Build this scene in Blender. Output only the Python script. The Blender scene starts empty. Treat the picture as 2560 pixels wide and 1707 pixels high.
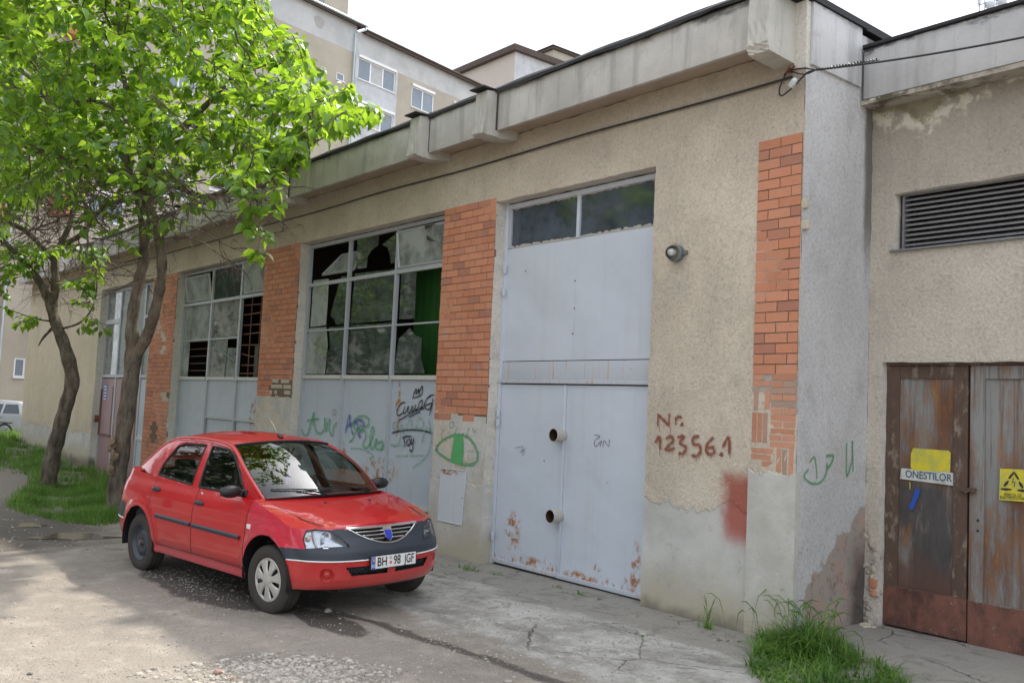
import bpy, bmesh, math, random
import numpy as np
from mathutils import Vector, Matrix
from math import radians as RAD, sin, cos, pi, exp
random.seed(7)
rng = np.random.default_rng(11)
scene = bpy.context.scene
COL = scene.collection

# ---------------------------------------------------------------- camera
CAM = (0.0, -7.4, 1.995)
YAW, PITCH, ROLL, FPX = 0.8837, 0.0717, 0.0462, 2315.1      # focal length in pixels of the 2560 wide photograph
def cam_axes():
    cy, sy, cp, sp = cos(YAW), sin(YAW), cos(PITCH), sin(PITCH)
    f = Vector((-sy*cp, cy*cp, sp)); r = Vector((cy, sy, 0)); u = r.cross(f)
    cr, sr = cos(ROLL), sin(ROLL)
    return cr*r+sr*u, -sr*r+cr*u, f
R_, U_, F_ = cam_axes()
cd = bpy.data.cameras.new('camera'); cam = bpy.data.objects.new('camera', cd); COL.objects.link(cam)
cd.sensor_width = 36.0; cd.lens = FPX/2560*36.0; cd.clip_start = 0.05; cd.clip_end = 2000
cam.matrix_world = Matrix(((R_.x, U_.x, -F_.x, CAM[0]), (R_.y, U_.y, -F_.y, CAM[1]), (R_.z, U_.z, -F_.z, CAM[2]), (0, 0, 0, 1)))
scene.camera = cam
scene.render.resolution_x = 1024; scene.render.resolution_y = 682

# ---------------------------------------------------------------- daylight
SUN_EL, SUN_AZ = RAD(54.5), RAD(-11)          # azimuth from +y, positive towards +x
sdir = Vector((sin(SUN_AZ)*cos(SUN_EL), cos(SUN_AZ)*cos(SUN_EL), sin(SUN_EL)))
W = bpy.data.worlds.new('World'); scene.world = W; W.use_nodes = True
nt = W.node_tree; nt.nodes.clear()
wo = nt.nodes.new('ShaderNodeOutputWorld'); bg = nt.nodes.new('ShaderNodeBackground')
sky = nt.nodes.new('ShaderNodeTexSky'); sky.sky_type = 'NISHITA'; sky.sun_disc = False
sky.sun_elevation = SUN_EL; sky.sun_rotation = SUN_AZ
sky.air_density = 1.0; sky.dust_density = 3.5; sky.ozone_density = 1.0; sky.altitude = 150
mx = nt.nodes.new('ShaderNodeMix'); mx.data_type = 'RGBA'; mx.inputs[0].default_value = 0.72
nt.links.new(sky.outputs[0], mx.inputs[6]); mx.inputs[7].default_value = (10.2, 10.6, 11.2, 1)   # thin white cloud over the blue
# bright haze round the sun behind the thin cloud
tc = nt.nodes.new('ShaderNodeTexCoord'); vd = nt.nodes.new('ShaderNodeVectorMath'); vd.operation = 'DOT_PRODUCT'; nt.links.new(tc.outputs['Generated'], vd.inputs[0]); vd.inputs[1].default_value = tuple(sdir)
pw = nt.nodes.new('ShaderNodeMath'); pw.operation = 'POWER'; pw.use_clamp = True; nt.links.new(vd.outputs['Value'], pw.inputs[0]); pw.inputs[1].default_value = 22
gm_ = nt.nodes.new('ShaderNodeMath'); gm_.operation = 'MULTIPLY'; nt.links.new(pw.outputs[0], gm_.inputs[0]); gm_.inputs[1].default_value = 55
ad = nt.nodes.new('ShaderNodeMix'); ad.data_type = 'RGBA'; ad.blend_type = 'ADD'; ad.inputs[0].default_value = 1; nt.links.new(mx.outputs[2], ad.inputs[6]); nt.links.new(gm_.outputs[0], ad.inputs[7])
nt.links.new(ad.outputs[2], bg.inputs[0]); bg.inputs[1].default_value = 0.1
nt.links.new(bg.outputs[0], wo.inputs[0])
sd = bpy.data.lights.new('sun', 'SUN'); sd.energy = 2.8; sd.angle = RAD(1.6); sd.color = (1.0, 0.93, 0.82)
sun = bpy.data.objects.new('sun', sd); COL.objects.link(sun)
sun.rotation_euler = sdir.to_track_quat('Z', 'Y').to_euler(); sun.location = (0, 0, 40)
scene.view_settings.view_transform = 'Standard'; scene.view_settings.look = 'None'
scene.view_settings.gamma = 1; scene.view_settings.exposure = 0.92

# ---------------------------------------------------------------- pixel helpers (source pixels of the photograph)
def pray(u, v):
    return R_*((u-1280)/FPX) + U_*(-(v-853.5)/FPX) + F_
def at(u, v, val, ax=1):
    d = pray(u, v); t = (val-CAM[ax])/d[ax]
    return Vector(CAM)+d*t
def atd(u, v, dep):
    return Vector(CAM)+pray(u, v)*dep
def Z2(x, y): return (x*.4785, 600+y*.4785)
def Z3(x, y): return (600+x*.3827, y*.3827)
def Z4(x, y): return (600+x*.4593, 480+y*.4593)
def Z5(x, y): return (1180+x*.7267, 400+y*.7267)
def Z6(x, y): return (1600+x*.40816, y*.40816)
def Z7(x, y): return (1560+x*.5464, 850+y*.5464)
def ZG(x, y): return (700+x*.35077, 880+y*.35077)        # graffiti
def ZE(x, y): return (1000+x*.1531, 940+y*.1531)         # painted eye
def ZW(x, y): return (380+x*.319, 620+y*.319)            # second window
def ZD(x, y): return (2200+x*.15306, 1100+y*.15306)      # rusty door
def ZR(x, y): return (1900+x*.2806, y*.2806)
def DS(x, y): return (x*1.0884, y*1.0884)

# ---------------------------------------------------------------- mesh builder
def basis(d):
    d = d.normalized(); a = Vector((0, 0, 1)) if abs(d.z) < .9 else Vector((1, 0, 0))
    u = d.cross(a).normalized(); return u, d.cross(u)
class MB:
    def __init__(s): s.v = []; s.f = []; s.m = []
    def add(s, vs, fs, mi=0):
        o = len(s.v); s.v += [tuple(p) for p in vs]; s.f += [tuple(i+o for i in f) for f in fs]; s.m += [mi]*len(fs)
    def box(s, x0, x1, y0, y1, z0, z1, mi=0, jit=0):
        vs = [(x, y, z) for x in (x0, x1) for y in (y0, y1) for z in (z0, z1)]
        if jit: vs = [tuple(c+random.uniform(-jit, jit) for c in p) for p in vs]
        s.add(vs, [(0, 1, 3, 2), (4, 6, 7, 5), (0, 4, 5, 1), (2, 3, 7, 6), (0, 2, 6, 4), (1, 5, 7, 3)], mi)
    def bevbox(s, x0, x1, y0, y1, z0, z1, b=.01, mi=0, M=None):
        bm = bmesh.new(); bmesh.ops.create_cube(bm, size=1)
        for v in bm.verts: v.co = Vector((x0+(v.co.x+.5)*(x1-x0), y0+(v.co.y+.5)*(y1-y0), z0+(v.co.z+.5)*(z1-z0)))
        bmesh.ops.bevel(bm, geom=bm.edges[:], offset=b, segments=2, profile=.6, affect='EDGES')
        s.bm(bm, mi, M)
    def bm(s, bm, mi=0, M=None):
        bm.verts.index_update()
        s.add([(M @ v.co) if M else v.co.copy() for v in bm.verts], [[v.index for v in f.verts] for f in bm.faces], mi); bm.free()
    def tube(s, pts, rad, n=8, mi=0, caps=True):
        pts = [Vector(p) for p in pts]
        if not hasattr(rad, '__len__'): rad = [rad]*len(pts)
        vs = []; fs = []; u0 = None
        for i, p in enumerate(pts):
            d = (pts[min(i+1, len(pts)-1)]-pts[max(i-1, 0)])
            if d.length < 1e-9: d = Vector((0, 0, 1))
            d.normalize()
            if u0 is None: u, w = basis(d)
            else:
                u = (u0-d*u0.dot(d))
                if u.length < 1e-6: u, w = basis(d)
                u.normalize(); w = d.cross(u)
            u0 = u
            for k in range(n):
                a = 2*pi*k/n; vs.append(p+(u*cos(a)+w*sin(a))*rad[i])
        for i in range(len(pts)-1):
            for k in range(n):
                a = i*n+k; b = i*n+(k+1) % n; fs.append((a, b, b+n, a+n))
        if caps: fs.append(tuple(reversed(range(n)))); fs.append(tuple((len(pts)-1)*n+k for k in range(n)))
        s.add(vs, fs, mi)
    def lathe(s, prof, n=32, mi=0, axis='y', M=None):
        # prof: (radius, offset along axis)
        vs = []; fs = []
        for r, h in prof:
            for k in range(n):
                a = 2*pi*k/n
                p = (r*cos(a), h, r*sin(a)) if axis == 'y' else (r*cos(a), r*sin(a), h)
                vs.append(M @ Vector(p) if M else p)
        for i in range(len(prof)-1):
            for k in range(n):
                a = i*n+k; b = i*n+(k+1) % n; fs.append((a, b, b+n, a+n))
        s.add(vs, fs, mi)
    def poly(s, pts, off, mi=0):
        # closed outline extruded by vector off
        n = len(pts); a = [Vector(p) for p in pts]; b = [p+Vector(off) for p in a]
        s.add(a+b, [tuple(range(n)), tuple(reversed(range(n, 2*n)))]+[(i, i+n, (i+1) % n+n, (i+1) % n) for i in range(n)], mi)
    def face(s, pts, mi=0): s.add(pts, [tuple(range(len(pts)))], mi)
    def grid(s, rows, mi=0, close=False):
        n = len(rows[0]); vs = [p for r in rows for p in r]; fs = []
        for i in range(len(rows)-1):
            for j in range(n-1): a = i*n+j; fs.append((a, a+1, a+n+1, a+n))
        s.add(vs, fs, mi)
    def build(s, name, mats, parent=None, smooth=False, world=True, angle=None, fix=False):
        me = bpy.data.meshes.new(name)
        if parent is not None and world:
            inv = WM[parent.name].inverted(); vs = [tuple(inv @ Vector(p)) for p in s.v]
        else: vs = s.v
        me.from_pydata(vs, [], s.f)
        if not isinstance(mats, (list, tuple)): mats = [mats]
        for m in mats: me.materials.append(m)
        if len(mats) > 1: me.polygons.foreach_set('material_index', s.m)
        if fix:
            bm = bmesh.new(); bm.from_mesh(me); bmesh.ops.remove_doubles(bm, verts=bm.verts, dist=1e-5)
            bmesh.ops.recalc_face_normals(bm, faces=bm.faces); bm.to_mesh(me); bm.free()
        if smooth:
            if angle: me.shade_flat(); me.polygons.foreach_set('use_smooth', [True]*len(me.polygons)); me.set_sharp_from_angle(angle=angle)
            else: me.polygons.foreach_set('use_smooth', [True]*len(me.polygons))
        me.update()
        o = bpy.data.objects.new(name, me); COL.objects.link(o)
        if parent is not None: o.parent = parent
        WM[o.name] = WM[parent.name].copy() if parent is not None else Matrix()
        return o
WM = {}
def tag(o, label=None, cat=None, group=None, kind=None):
    if label: o['label'] = label
    if cat: o['category'] = cat
    if group: o['group'] = group
    if kind: o['kind'] = kind
    return o
def thing(name, loc, label, cat, group=None, rotz=0, roty=0):
    o = bpy.data.objects.new(name, None); COL.objects.link(o); o.empty_display_size = .2
    o.location = loc; o.rotation_euler = (0, roty, rotz)
    WM[o.name] = Matrix.Translation(Vector(loc)) @ Matrix.Rotation(rotz, 4, 'Z') @ Matrix.Rotation(roty, 4, 'Y')
    return tag(o, label, cat, group)
def smoothline(pts, n=6):
    P = [Vector(p) for p in pts]; out = []
    if len(P) < 3: return P
    for i in range(len(P)-1):
        p0, p1, p2, p3 = P[max(i-1, 0)], P[i], P[i+1], P[min(i+2, len(P)-1)]
        for k in range(n):
            t = k/n; out.append(.5*((2*p1)+(-p0+p2)*t+(2*p0-5*p1+4*p2-p3)*t*t+(-p0+3*p1-3*p2+p3)*t**3))
    return out+[P[-1]]

# ---------------------------------------------------------------- materials
class N:
    def __init__(s, name):
        s.mat = bpy.data.materials.new(name); s.mat.use_nodes = True; s.t = s.mat.node_tree
        s.b = s.t.nodes['Principled BSDF']; s.o = s.t.nodes['Material Output']; s._p = None
    def node(s, ty, **kw):
        n = s.t.nodes.new(ty)
        for k, v in kw.items(): setattr(n, k, v)
        return n
    def link(s, a, b): s.t.links.new(a, b); return a
    def put(s, sock, v):
        if isinstance(v, bpy.types.NodeSocket): s.t.links.new(v, sock)
        elif v is not None:
            if hasattr(v, '__len__') and len(v) == 3 and sock.type == 'RGBA': v = (*v, 1)
            sock.default_value = v
    @property
    def pos(s):
        if s._p is None: s._p = s.node('ShaderNodeNewGeometry').outputs['Position']
        return s._p
    @property
    def obj(s): return s.node('ShaderNodeTexCoord').outputs['Object']
    def sep(s, v=None):
        n = s.node('ShaderNodeSeparateXYZ'); s.put(n.inputs[0], v or s.pos); return n.outputs
    def comb(s, x, y, z):
        n = s.node('ShaderNodeCombineXYZ')
        for i, v in enumerate((x, y, z)): s.put(n.inputs[i], v)
        return n.outputs[0]
    def scale(s, sc, v=None):
        n = s.node('ShaderNodeMapping'); s.put(n.inputs[0], v or s.pos); n.inputs['Scale'].default_value = sc; return n.outputs[0]
    def noise(s, sc, det=4, rough=.55, v=None, dist=0, out=0):
        n = s.node('ShaderNodeTexNoise'); s.put(n.inputs['Vector'], v or s.pos)
        n.inputs['Scale'].default_value = sc; n.inputs['Detail'].default_value = det; n.inputs['Roughness'].default_value = rough
        n.inputs['Distortion'].default_value = dist; return n.outputs[out]
    def vor(s, sc, v=None, feat='F1', out='Distance', rand=1):
        n = s.node('ShaderNodeTexVoronoi', feature=feat); s.put(n.inputs['Vector'], v or s.pos); n.inputs['Scale'].default_value = sc
        n.inputs['Randomness'].default_value = rand
        return n.outputs[out]
    def math(s, op, a, b=None, c=None, clamp=False):
        n = s.node('ShaderNodeMath', operation=op); n.use_clamp = clamp
        for i, v in enumerate((a, b, c)):
            if v is not None: s.put(n.inputs[i], v)
        return n.outputs[0]
    def ss(s, x, a, b):
        n = s.node('ShaderNodeMapRange', interpolation_type='SMOOTHSTEP'); s.put(n.inputs[0], x)
        lo, hi = (a, b) if a < b else (b, a)
        n.inputs[1].default_value = lo; n.inputs[2].default_value = hi
        n.inputs[3].default_value = 0 if a < b else 1; n.inputs[4].default_value = 1 if a < b else 0
        return n.outputs[0]
    def ramp(s, f, stops):
        n = s.node('ShaderNodeValToRGB'); s.put(n.inputs[0], f); e = n.color_ramp.elements
        while len(e) < len(stops): e.new(.5)
        for k, (p, c) in enumerate(stops):
            e[k].position = p; e[k].color = (*c, 1) if hasattr(c, '__len__') else (c, c, c, 1)
        return n.outputs[0]
    def mix(s, f, a, b, bl='MIX'):
        n = s.node('ShaderNodeMix', data_type='RGBA', blend_type=bl); n.clamp_factor = True
        s.put(n.inputs[0], f); s.put(n.inputs[6], a); s.put(n.inputs[7], b); return n.outputs[2]
    def bump(s, h, st=.5, d=.01):
        n = s.node('ShaderNodeBump'); s.put(n.inputs['Height'], h); s.put(n.inputs['Strength'], st); n.inputs['Distance'].default_value = d
        s.link(n.outputs[0], s.b.inputs['Normal']); return n.outputs[0]
    def fin(s, col=None, rough=None, metal=None, spec=None, coat=None, emis=None):
        for k, v in (('Base Color', col), ('Roughness', rough), ('Metallic', metal), ('Specular IOR Level', spec), ('Coat Weight', coat)):
            if v is not None: s.put(s.b.inputs[k], v)
        return s.mat
def plain(name, col, rough=.6, metal=0, spec=.5, var=.12, sc=8, bump=0):
    n = N(name); f = n.noise(sc, 5, .6)
    c = n.mix(f, tuple(x*(1-var) for x in col), tuple(min(1, x*(1+var)) for x in col))
    if bump: n.bump(n.noise(sc*8, 4), bump, .003)
    return n.fin(c, n.math('ADD', rough-.05, n.math('MULTIPLY', f, .1)), metal, spec)
def glassmat(name, tint=(.5, .6, .58), dirt=.25, dcol=(.28, .30, .28), refl=.5, rough=.03):
    n = N(name); t = n.node('ShaderNodeBsdfTransparent'); t.inputs[0].default_value = (*tint, 1)
    g = n.node('ShaderNodeBsdfGlossy'); g.inputs['Roughness'].default_value = rough; g.inputs[0].default_value = (.95, .97, 1, 1)
    fr = n.node('ShaderNodeFresnel'); fr.inputs[0].default_value = 1.55
    f = n.math('MULTIPLY', fr.outputs[0], refl*2, clamp=True)
    m1 = n.node('ShaderNodeMixShader'); n.link(f, m1.inputs[0]); n.link(t.outputs[0], m1.inputs[1]); n.link(g.outputs[0], m1.inputs[2])
    d = n.node('ShaderNodeBsdfDiffuse'); d.inputs[0].default_value = (*dcol, 1)
    dn = n.math('MULTIPLY', n.ss(n.noise(2.2, 6, .7), .3, .75), dirt*1.3, clamp=True)
    dn = n.math('ADD', dn, dirt*.5, clamp=True)
    m2 = n.node('ShaderNodeMixShader'); n.link(dn, m2.inputs[0]); n.link(m1.outputs[0], m2.inputs[1]); n.link(d.outputs[0], m2.inputs[2])
    n.link(m2.outputs[0], n.o.inputs[0]); n.t.nodes.remove(n.b); return n.mat
# ================================================================ ground
CARP = (-8.1572, -2.7352, .1179, .0607, .0019, .0198)      # car: x, y, heading, z, pitch
def sst(a, b, t): t = min(1, max(0, (t-a)/(b-a))); return t*t*(3-2*t)
def gz(x, y):
    z = float(np.interp(x, [-60, -41, -35.5, -30, -27, -21, -19, -13, -12], [.1, .1, .15, -.1, -.22, -.14, -.05, -.05, 0]))
    z += (.043+.02*(y+2.7))*sst(-14, -12, x)*(1-sst(-7, -5.2, x))*sst(-5.6, -4.2, y)*(1-sst(-1.6, -.6, y))
    z += .010*(sin(x*1.3+y*.7)*sin(y*1.9-x*.4))*(.15 if -20 < x < -6 and -5.5 < y < -.6 else 1)
    if x > -5.2 and y > -.1: z += .07*min(1, max(0, (y+.1)/.9))
    return z
def lin(a, b, n): return [a+(b-a)*i/n for i in range(n)]
xs = lin(-700, -80, 8)+lin(-80, -30, 50)+lin(-30, 0, 250)+lin(0, 20, 40)+lin(20, 700, 9)+[700]
ys = lin(-700, -30, 8)+lin(-30, -8, 44)+lin(-8, 1.6, 80)+lin(1.6, 30, 30)+lin(30, 700, 9)+[700]
mb = MB(); mb.grid([[(x, y, gz(x, y)+(.004*(rng.random()-.5) if -30 < x < 0 and -8 < y < 1.5 else 0)) for x in xs] for y in ys])

n = N('ground')
p = n.sep(); X, Y = p[0], p[1]
big = n.noise(.55, 5, .6); mid = n.noise(3.2, 6, .65); fine = n.noise(38, 5, .7); peb = n.vor(62); peb2 = n.vor(150)
road = n.mix(big, (.235, .205, .175), (.31, .275, .235))
road = n.mix(n.ss(mid, .45, .7), road, (.36, .32, .27))
road = n.mix(n.math('MULTIPLY', n.ss(peb, .22, .08), n.ss(mid, .3, .7)), road, (.50, .47, .42))
road = n.mix(n.math('MULTIPLY', n.ss(peb2, .2, .06), .6), road, (.16, .15, .14))
road = n.mix(n.math('MULTIPLY', n.ss(fine, .35, .7), .4), road, (.16, .145, .13))
road = n.mix(n.math('MULTIPLY', n.ss(n.noise(1.3, 8, .72, dist=.8), .5, .66), .45), road, (.17, .155, .135))
# broken concrete apron along the wall
edge = n.math('ADD', Y, n.math('MULTIPLY', n.math('SUBTRACT', n.noise(.9, 6, .6), .5), 1.5))
apr = n.math('MULTIPLY', n.ss(edge, -2.55, -2.3), n.ss(X, -13.2, -12.2))
conc = n.mix(n.ss(n.noise(1.7, 8, .68), .35, .65), (.29, .275, .25), (.51, .495, .46))
conc = n.mix(n.ss(n.noise(6, 7, .7), .5, .72), conc, (.56, .545, .515))
smooth_strip = n.ss(n.math('ADD', Y, n.math('MULTIPLY', n.noise(2, 3), .3)), -.75, -.6)
conc = n.mix(smooth_strip, conc, n.mix(mid, (.30, .28, .25), (.36, .34, .31)))
crk = n.vor(1.15, n.mix(.12, n.pos, n.noise(6, 6, .7, out=1)), 'DISTANCE_TO_EDGE')
crack = n.math('MULTIPLY', n.ss(crk, .008, .002), n.ss(n.noise(.8), .47, .58))
conc = n.mix(crack, conc, (.09, .08, .07))
conc = n.mix(n.math('MULTIPLY', n.ss(fine, .5, .75), .35), conc, (.2, .19, .17))
conc = n.mix(n.math('MULTIPLY', n.ss(n.noise(2.4, 9, .78, dist=1.2), .52, .60), .6), conc, (.19, .18, .16))
conc = n.mix(n.math('MULTIPLY', n.ss(n.vor(26), .16, .08), .5), conc, (.16, .15, .135))
col = n.mix(apr, road, conc)
# wet dirt: streak along the apron, patch under the car, mud by the puddles
a = at(985, 1583, 0, 2); b = at(1283, 1672, 0, 2); dl = (b-a).normalized(); nn = Vector((-dl.y, dl.x, 0)); cc = -(nn.x*a.x+nn.y*a.y)
dist = n.math('ADD', n.math('ADD', n.math('MULTIPLY', X, nn.x), n.math('MULTIPLY', Y, nn.y)), cc)
dist = n.math('ADD', dist, n.math('MULTIPLY', n.math('SUBTRACT', n.noise(1.6, 5, .6), .5), .38))
streak = n.math('MULTIPLY', n.ss(n.math('ABSOLUTE', dist), .085, .03), n.math('MULTIPLY', n.ss(X, -12, -9), n.ss(X, -4.6, -5.2)))
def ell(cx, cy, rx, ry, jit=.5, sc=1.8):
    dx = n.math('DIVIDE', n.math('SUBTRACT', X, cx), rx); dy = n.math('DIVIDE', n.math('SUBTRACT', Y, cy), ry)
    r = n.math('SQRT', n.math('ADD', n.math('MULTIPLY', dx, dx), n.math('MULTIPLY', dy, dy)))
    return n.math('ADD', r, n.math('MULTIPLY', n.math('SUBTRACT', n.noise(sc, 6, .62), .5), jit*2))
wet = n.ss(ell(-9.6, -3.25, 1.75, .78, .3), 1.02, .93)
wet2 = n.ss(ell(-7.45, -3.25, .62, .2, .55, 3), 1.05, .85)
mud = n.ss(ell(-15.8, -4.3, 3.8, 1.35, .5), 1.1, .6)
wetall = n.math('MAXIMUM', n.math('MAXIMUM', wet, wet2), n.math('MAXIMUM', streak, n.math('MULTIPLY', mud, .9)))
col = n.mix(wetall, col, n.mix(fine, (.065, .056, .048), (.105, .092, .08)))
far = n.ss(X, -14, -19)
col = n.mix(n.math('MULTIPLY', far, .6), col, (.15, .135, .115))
rg = n.math('SUBTRACT', .92, n.math('MULTIPLY', n.math('MAXIMUM', wet, streak), .38))
h = n.math('ADD', n.math('MULTIPLY', n.ss(peb, .3, .0), .5), n.math('ADD', n.math('MULTIPLY', fine, .7), n.math('MULTIPLY', mid, 1.6)))
h = n.math('ADD', h, n.math('MULTIPLY', n.math('MULTIPLY', apr, n.noise(5, 8, .7)), 2.0))
h = n.math('SUBTRACT', h, n.math('MULTIPLY', n.math('MULTIPLY', crack, apr), 1.5))
n.bump(h, .9, .024)
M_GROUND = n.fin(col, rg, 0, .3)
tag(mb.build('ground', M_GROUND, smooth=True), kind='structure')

# puddles on the left
wm = N('water'); wm.bump(wm.noise(9, 2), .04, .002)
M_WATER = wm.fin((.085, .075, .05), .12, 0, .3)
for k, (cx, cy, rx, ry) in enumerate([(190, 1337, 95, 8), (75, 1308, 34, 5), (700, 1432, 75, 9)]):
    pts = []
    for i in range(40):
        a_ = 2*pi*i/40; r_ = 1+.22*sin(3*a_+k)+.13*sin(5*a_+2*k)+.08*sin(9*a_)
        q = at(cx+rx*cos(a_)*r_, cy+ry*sin(a_)*r_, -.02, 2); pts.append((q.x, q.y))
    cx_ = sum(q[0] for q in pts)/40; cy_ = sum(q[1] for q in pts)/40
    zz = gz(cx_, cy_)+.008
    mb = MB(); mb.face([(q[0], q[1], zz) for q in pts]); tag(mb.build('puddle', M_WATER), kind='structure')

# ---- pebbles
def rock(mb, c, r, flat=.6):
    t = 1.618; base = [(-1, t, 0), (1, t, 0), (-1, -t, 0), (1, -t, 0), (0, -1, t), (0, 1, t), (0, -1, -t), (0, 1, -t), (t, 0, -1), (t, 0, 1), (-t, 0, -1), (-t, 0, 1)]
    fs = [(0, 11, 5), (0, 5, 1), (0, 1, 7), (0, 7, 10), (0, 10, 11), (1, 5, 9), (5, 11, 4), (11, 10, 2), (10, 7, 6), (7, 1, 8), (3, 9, 4), (3, 4, 2), (3, 2, 6), (3, 6, 8), (3, 8, 9), (4, 9, 5), (2, 4, 11), (6, 2, 10), (8, 6, 7), (9, 8, 1)]
    an = random.uniform(0, 6.3); sx, sy = random.uniform(.8, 1.3), random.uniform(.6, 1)
    vs = []
    for q in base:
        k = random.uniform(.8, 1.15)/1.9*r; x, y = q[0]*k*sx, q[1]*k*sy
        vs.append((c[0]+x*cos(an)-y*sin(an), c[1]+x*sin(an)+y*cos(an), c[2]+q[2]*k*flat))
    mb.add(vs, fs)
def rockmat(name, a, b):
    n = N(name); r = n.node('ShaderNodeNewGeometry').outputs['Random Per Island']
    return n.fin(n.mix(n.noise(60, 3), n.mix(r, a, b), (.3, .28, .25)), .85, 0, .3)
M_PEB = rockmat('pebble', (.16, .14, .12), (.56, .51, .44)); M_CHIP = rockmat('petal', (.35, .33, .28), (.62, .60, .54))
mb = MB()
for k in range(3200):
    u = random.gauss(700, 130); v = random.gauss(1694, 28)
    if v < 1632+abs(u-700)*.12: continue
    q = at(u, v, 0, 2); rock(mb, (q.x, q.y, gz(q.x, q.y)+.002), random.choice([.004, .006, .008, .011, .015, .021]) if random.random() < .93 else .032)
tag(mb.build('gravel', M_PEB), kind='stuff')
mb = MB()
for k in range(6500):
    q = at(random.uniform(-40, 1700), 1450+260*random.random()**.8, 0, 2)
    if q.y > -1.2: continue
    rock(mb, (q.x, q.y, gz(q.x, q.y)+.001), random.choice([.0025, .003, .004, .005, .007]) if random.random() < .97 else .014)
for k in range(1500):
    q = at(random.uniform(1000, 1900), random.gauss(1600, 40)+0, 0, 2)
    if q.y > -.3: continue
    rock(mb, (q.x, q.y, gz(q.x, q.y)+.001), random.choice([.003, .005, .008, .012]))
for k in range(500):
    x = random.uniform(-22, -12); y = random.gauss(-4.2, .7); rock(mb, (x, y, gz(x, y)), random.choice([.008, .012, .02]))
tag(mb.build('loose_grit', M_PEB), kind='stuff')
mb = MB()
for k in range(600):
    u, v = Z3(random.gauss(560, 240), 0)[0], 0
    q = Vector((random.gauss(-10.0, .75), random.gauss(-3.55, .24), 0))
    if ((q.x+9.6)/1.75)**2+((q.y+3.25)/.78)**2 > 1: continue
    rock(mb, (q.x, q.y, gz(q.x, q.y)+.003), random.uniform(.006, .013), .25)
tag(mb.build('fallen_petals', M_CHIP), kind='stuff')
def litter():
    mb = MB(); random.seed(77)
    for k in range(420):
        if k < 240: x, y = random.gauss(-12.5, 3.2), random.uniform(-5.2, -.4)
        else: x, y = random.uniform(-22, -5), -.08-abs(random.gauss(0, .22))
        if y > -.04 or x > -5: continue
        a = random.uniform(0, 6.3); l = random.uniform(.012, .035); w = l*random.uniform(.3, .55); z = gz(x, y)+.006; c, s = cos(a), sin(a); u = random.uniform(0, .012)
        mb.add([(x-c*l, y-s*l, z), (x-s*w, y+c*w, z+u), (x+c*l, y+s*l, z), (x+s*w, y-c*w, z+u*.6)], [(0, 1, 2, 3)])
    return mb
tag(litter().build('leaf_litter', rockmat('dead_leaf', (.10, .065, .03), (.26, .22, .10))), kind='stuff')
M_BRK = rockmat('brick_rubble', (.30, .11, .06), (.36, .15, .09)); M_DKS = rockmat('dark_stone', (.05, .05, .055), (.08, .08, .085))
for (u, v, r, m, lab) in [(545, 1681, .04, M_BRK, 'reddish brick fragment lying in the gravel at the bottom edge'),
                          (583, 1697, .03, M_BRK, 'smaller reddish brick fragment nearest the bottom edge of the photo'),
                          (74, 1684, .022, M_DKS, 'small dark stone on the sunlit ground at the bottom left'),
                          (820, 1537, .045, M_PEB, 'rounded pale stone on wet ground beside the front wheel of the red car'),
                          (1270, 1702, .03, M_PEB, 'pale stone at the bottom edge beside the dark wet streak'),
                          (1222, 1520, .012, M_BRK, 'tiny reddish chip on the concrete in front of the grey gate')]:
    q = at(u, v, .01, 2); mb = MB()
    rock(mb, (q.x, q.y, gz(q.x, q.y)+r*.3), r); o = mb.build('stone', m, smooth=False)
    tag(o, lab, 'stone')

# ---- grass
def blade(mb, x, y, z, h, w, lean, az, segs=4):
    dx, dy = cos(az), sin(az); px, py = -dy, dx; rows = []
    for i in range(segs+1):
        t = i/segs; ww = w*(1-t**1.6)*.5+.0006; off = lean*h*t*t; zz = z+h*(t-.35*lean*t*t*t)
        rows.append([(x+dx*off-px*ww, y+dy*off-py*ww, zz), (x+dx*off+px*ww, y+dy*off+py*ww, zz)])
    mb.grid(rows)
def grassmat(name, a, b, tr=.35):
    n = N(name); r = n.node('ShaderNodeNewGeometry').outputs['Random Per Island']
    c = n.mix(r, a, b); c = n.mix(n.ss(n.noise(2.5, 3), .4, .7), c, tuple(x*.75 for x in a))
    n.fin(c, .5, 0, .4)
    t = n.node('ShaderNodeBsdfTranslucent'); n.link(n.mix(.5, c, (.25, .5, .05)), t.inputs[0]); m = n.node('ShaderNodeMixShader'); m.inputs[0].default_value = tr
    n.link(n.b.outputs[0], m.inputs[1]); n.link(t.outputs[0], m.inputs[2]); n.link(m.outputs[0], n.o.inputs[0]); return n.mat
M_GRASS = grassmat('grass', (.065, .15, .02), (.17, .30, .05)); M_GRASS2 = grassmat('grass_bright', (.07, .17, .025), (.23, .36, .08))
def inpoly(x, y, P):
    c = False; j = len(P)-1
    for i in range(len(P)):
        if (P[i][1] > y) != (P[j][1] > y) and x < (P[j][0]-P[i][0])*(y-P[i][1])/(P[j][1]-P[i][1])+P[i][0]: c = not c
        j = i
    return c
def polyground(P, z): return [tuple(at(*DS(*q), z, 2))[:2] for q in P]
def fill(mb, P, n, hf, w=(.004, .009), lean=(.1, .9), edge=True, cl=.5):
    bx = [q[0] for q in P]; by = [q[1] for q in P]; k = 0; it = 0
    while k < n and it < n*40:
        it += 1
        cx, cy = random.uniform(min(bx), max(bx)), random.uniform(min(by), max(by))
        if not inpoly(cx, cy, P): continue
        s_ = .6+.5*sin(cx*2.1+cy*1.3)*sin(cy*2.7-cx)
        for j in range(6):
            x, y = cx+random.gauss(0, .05), cy+random.gauss(0, .05)
            blade(mb, x, y, gz(x, y)-.01, random.uniform(*hf)*s_, random.uniform(*w), random.uniform(*lean), random.uniform(0, 6.3)); k += 1
mb = MB()
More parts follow.
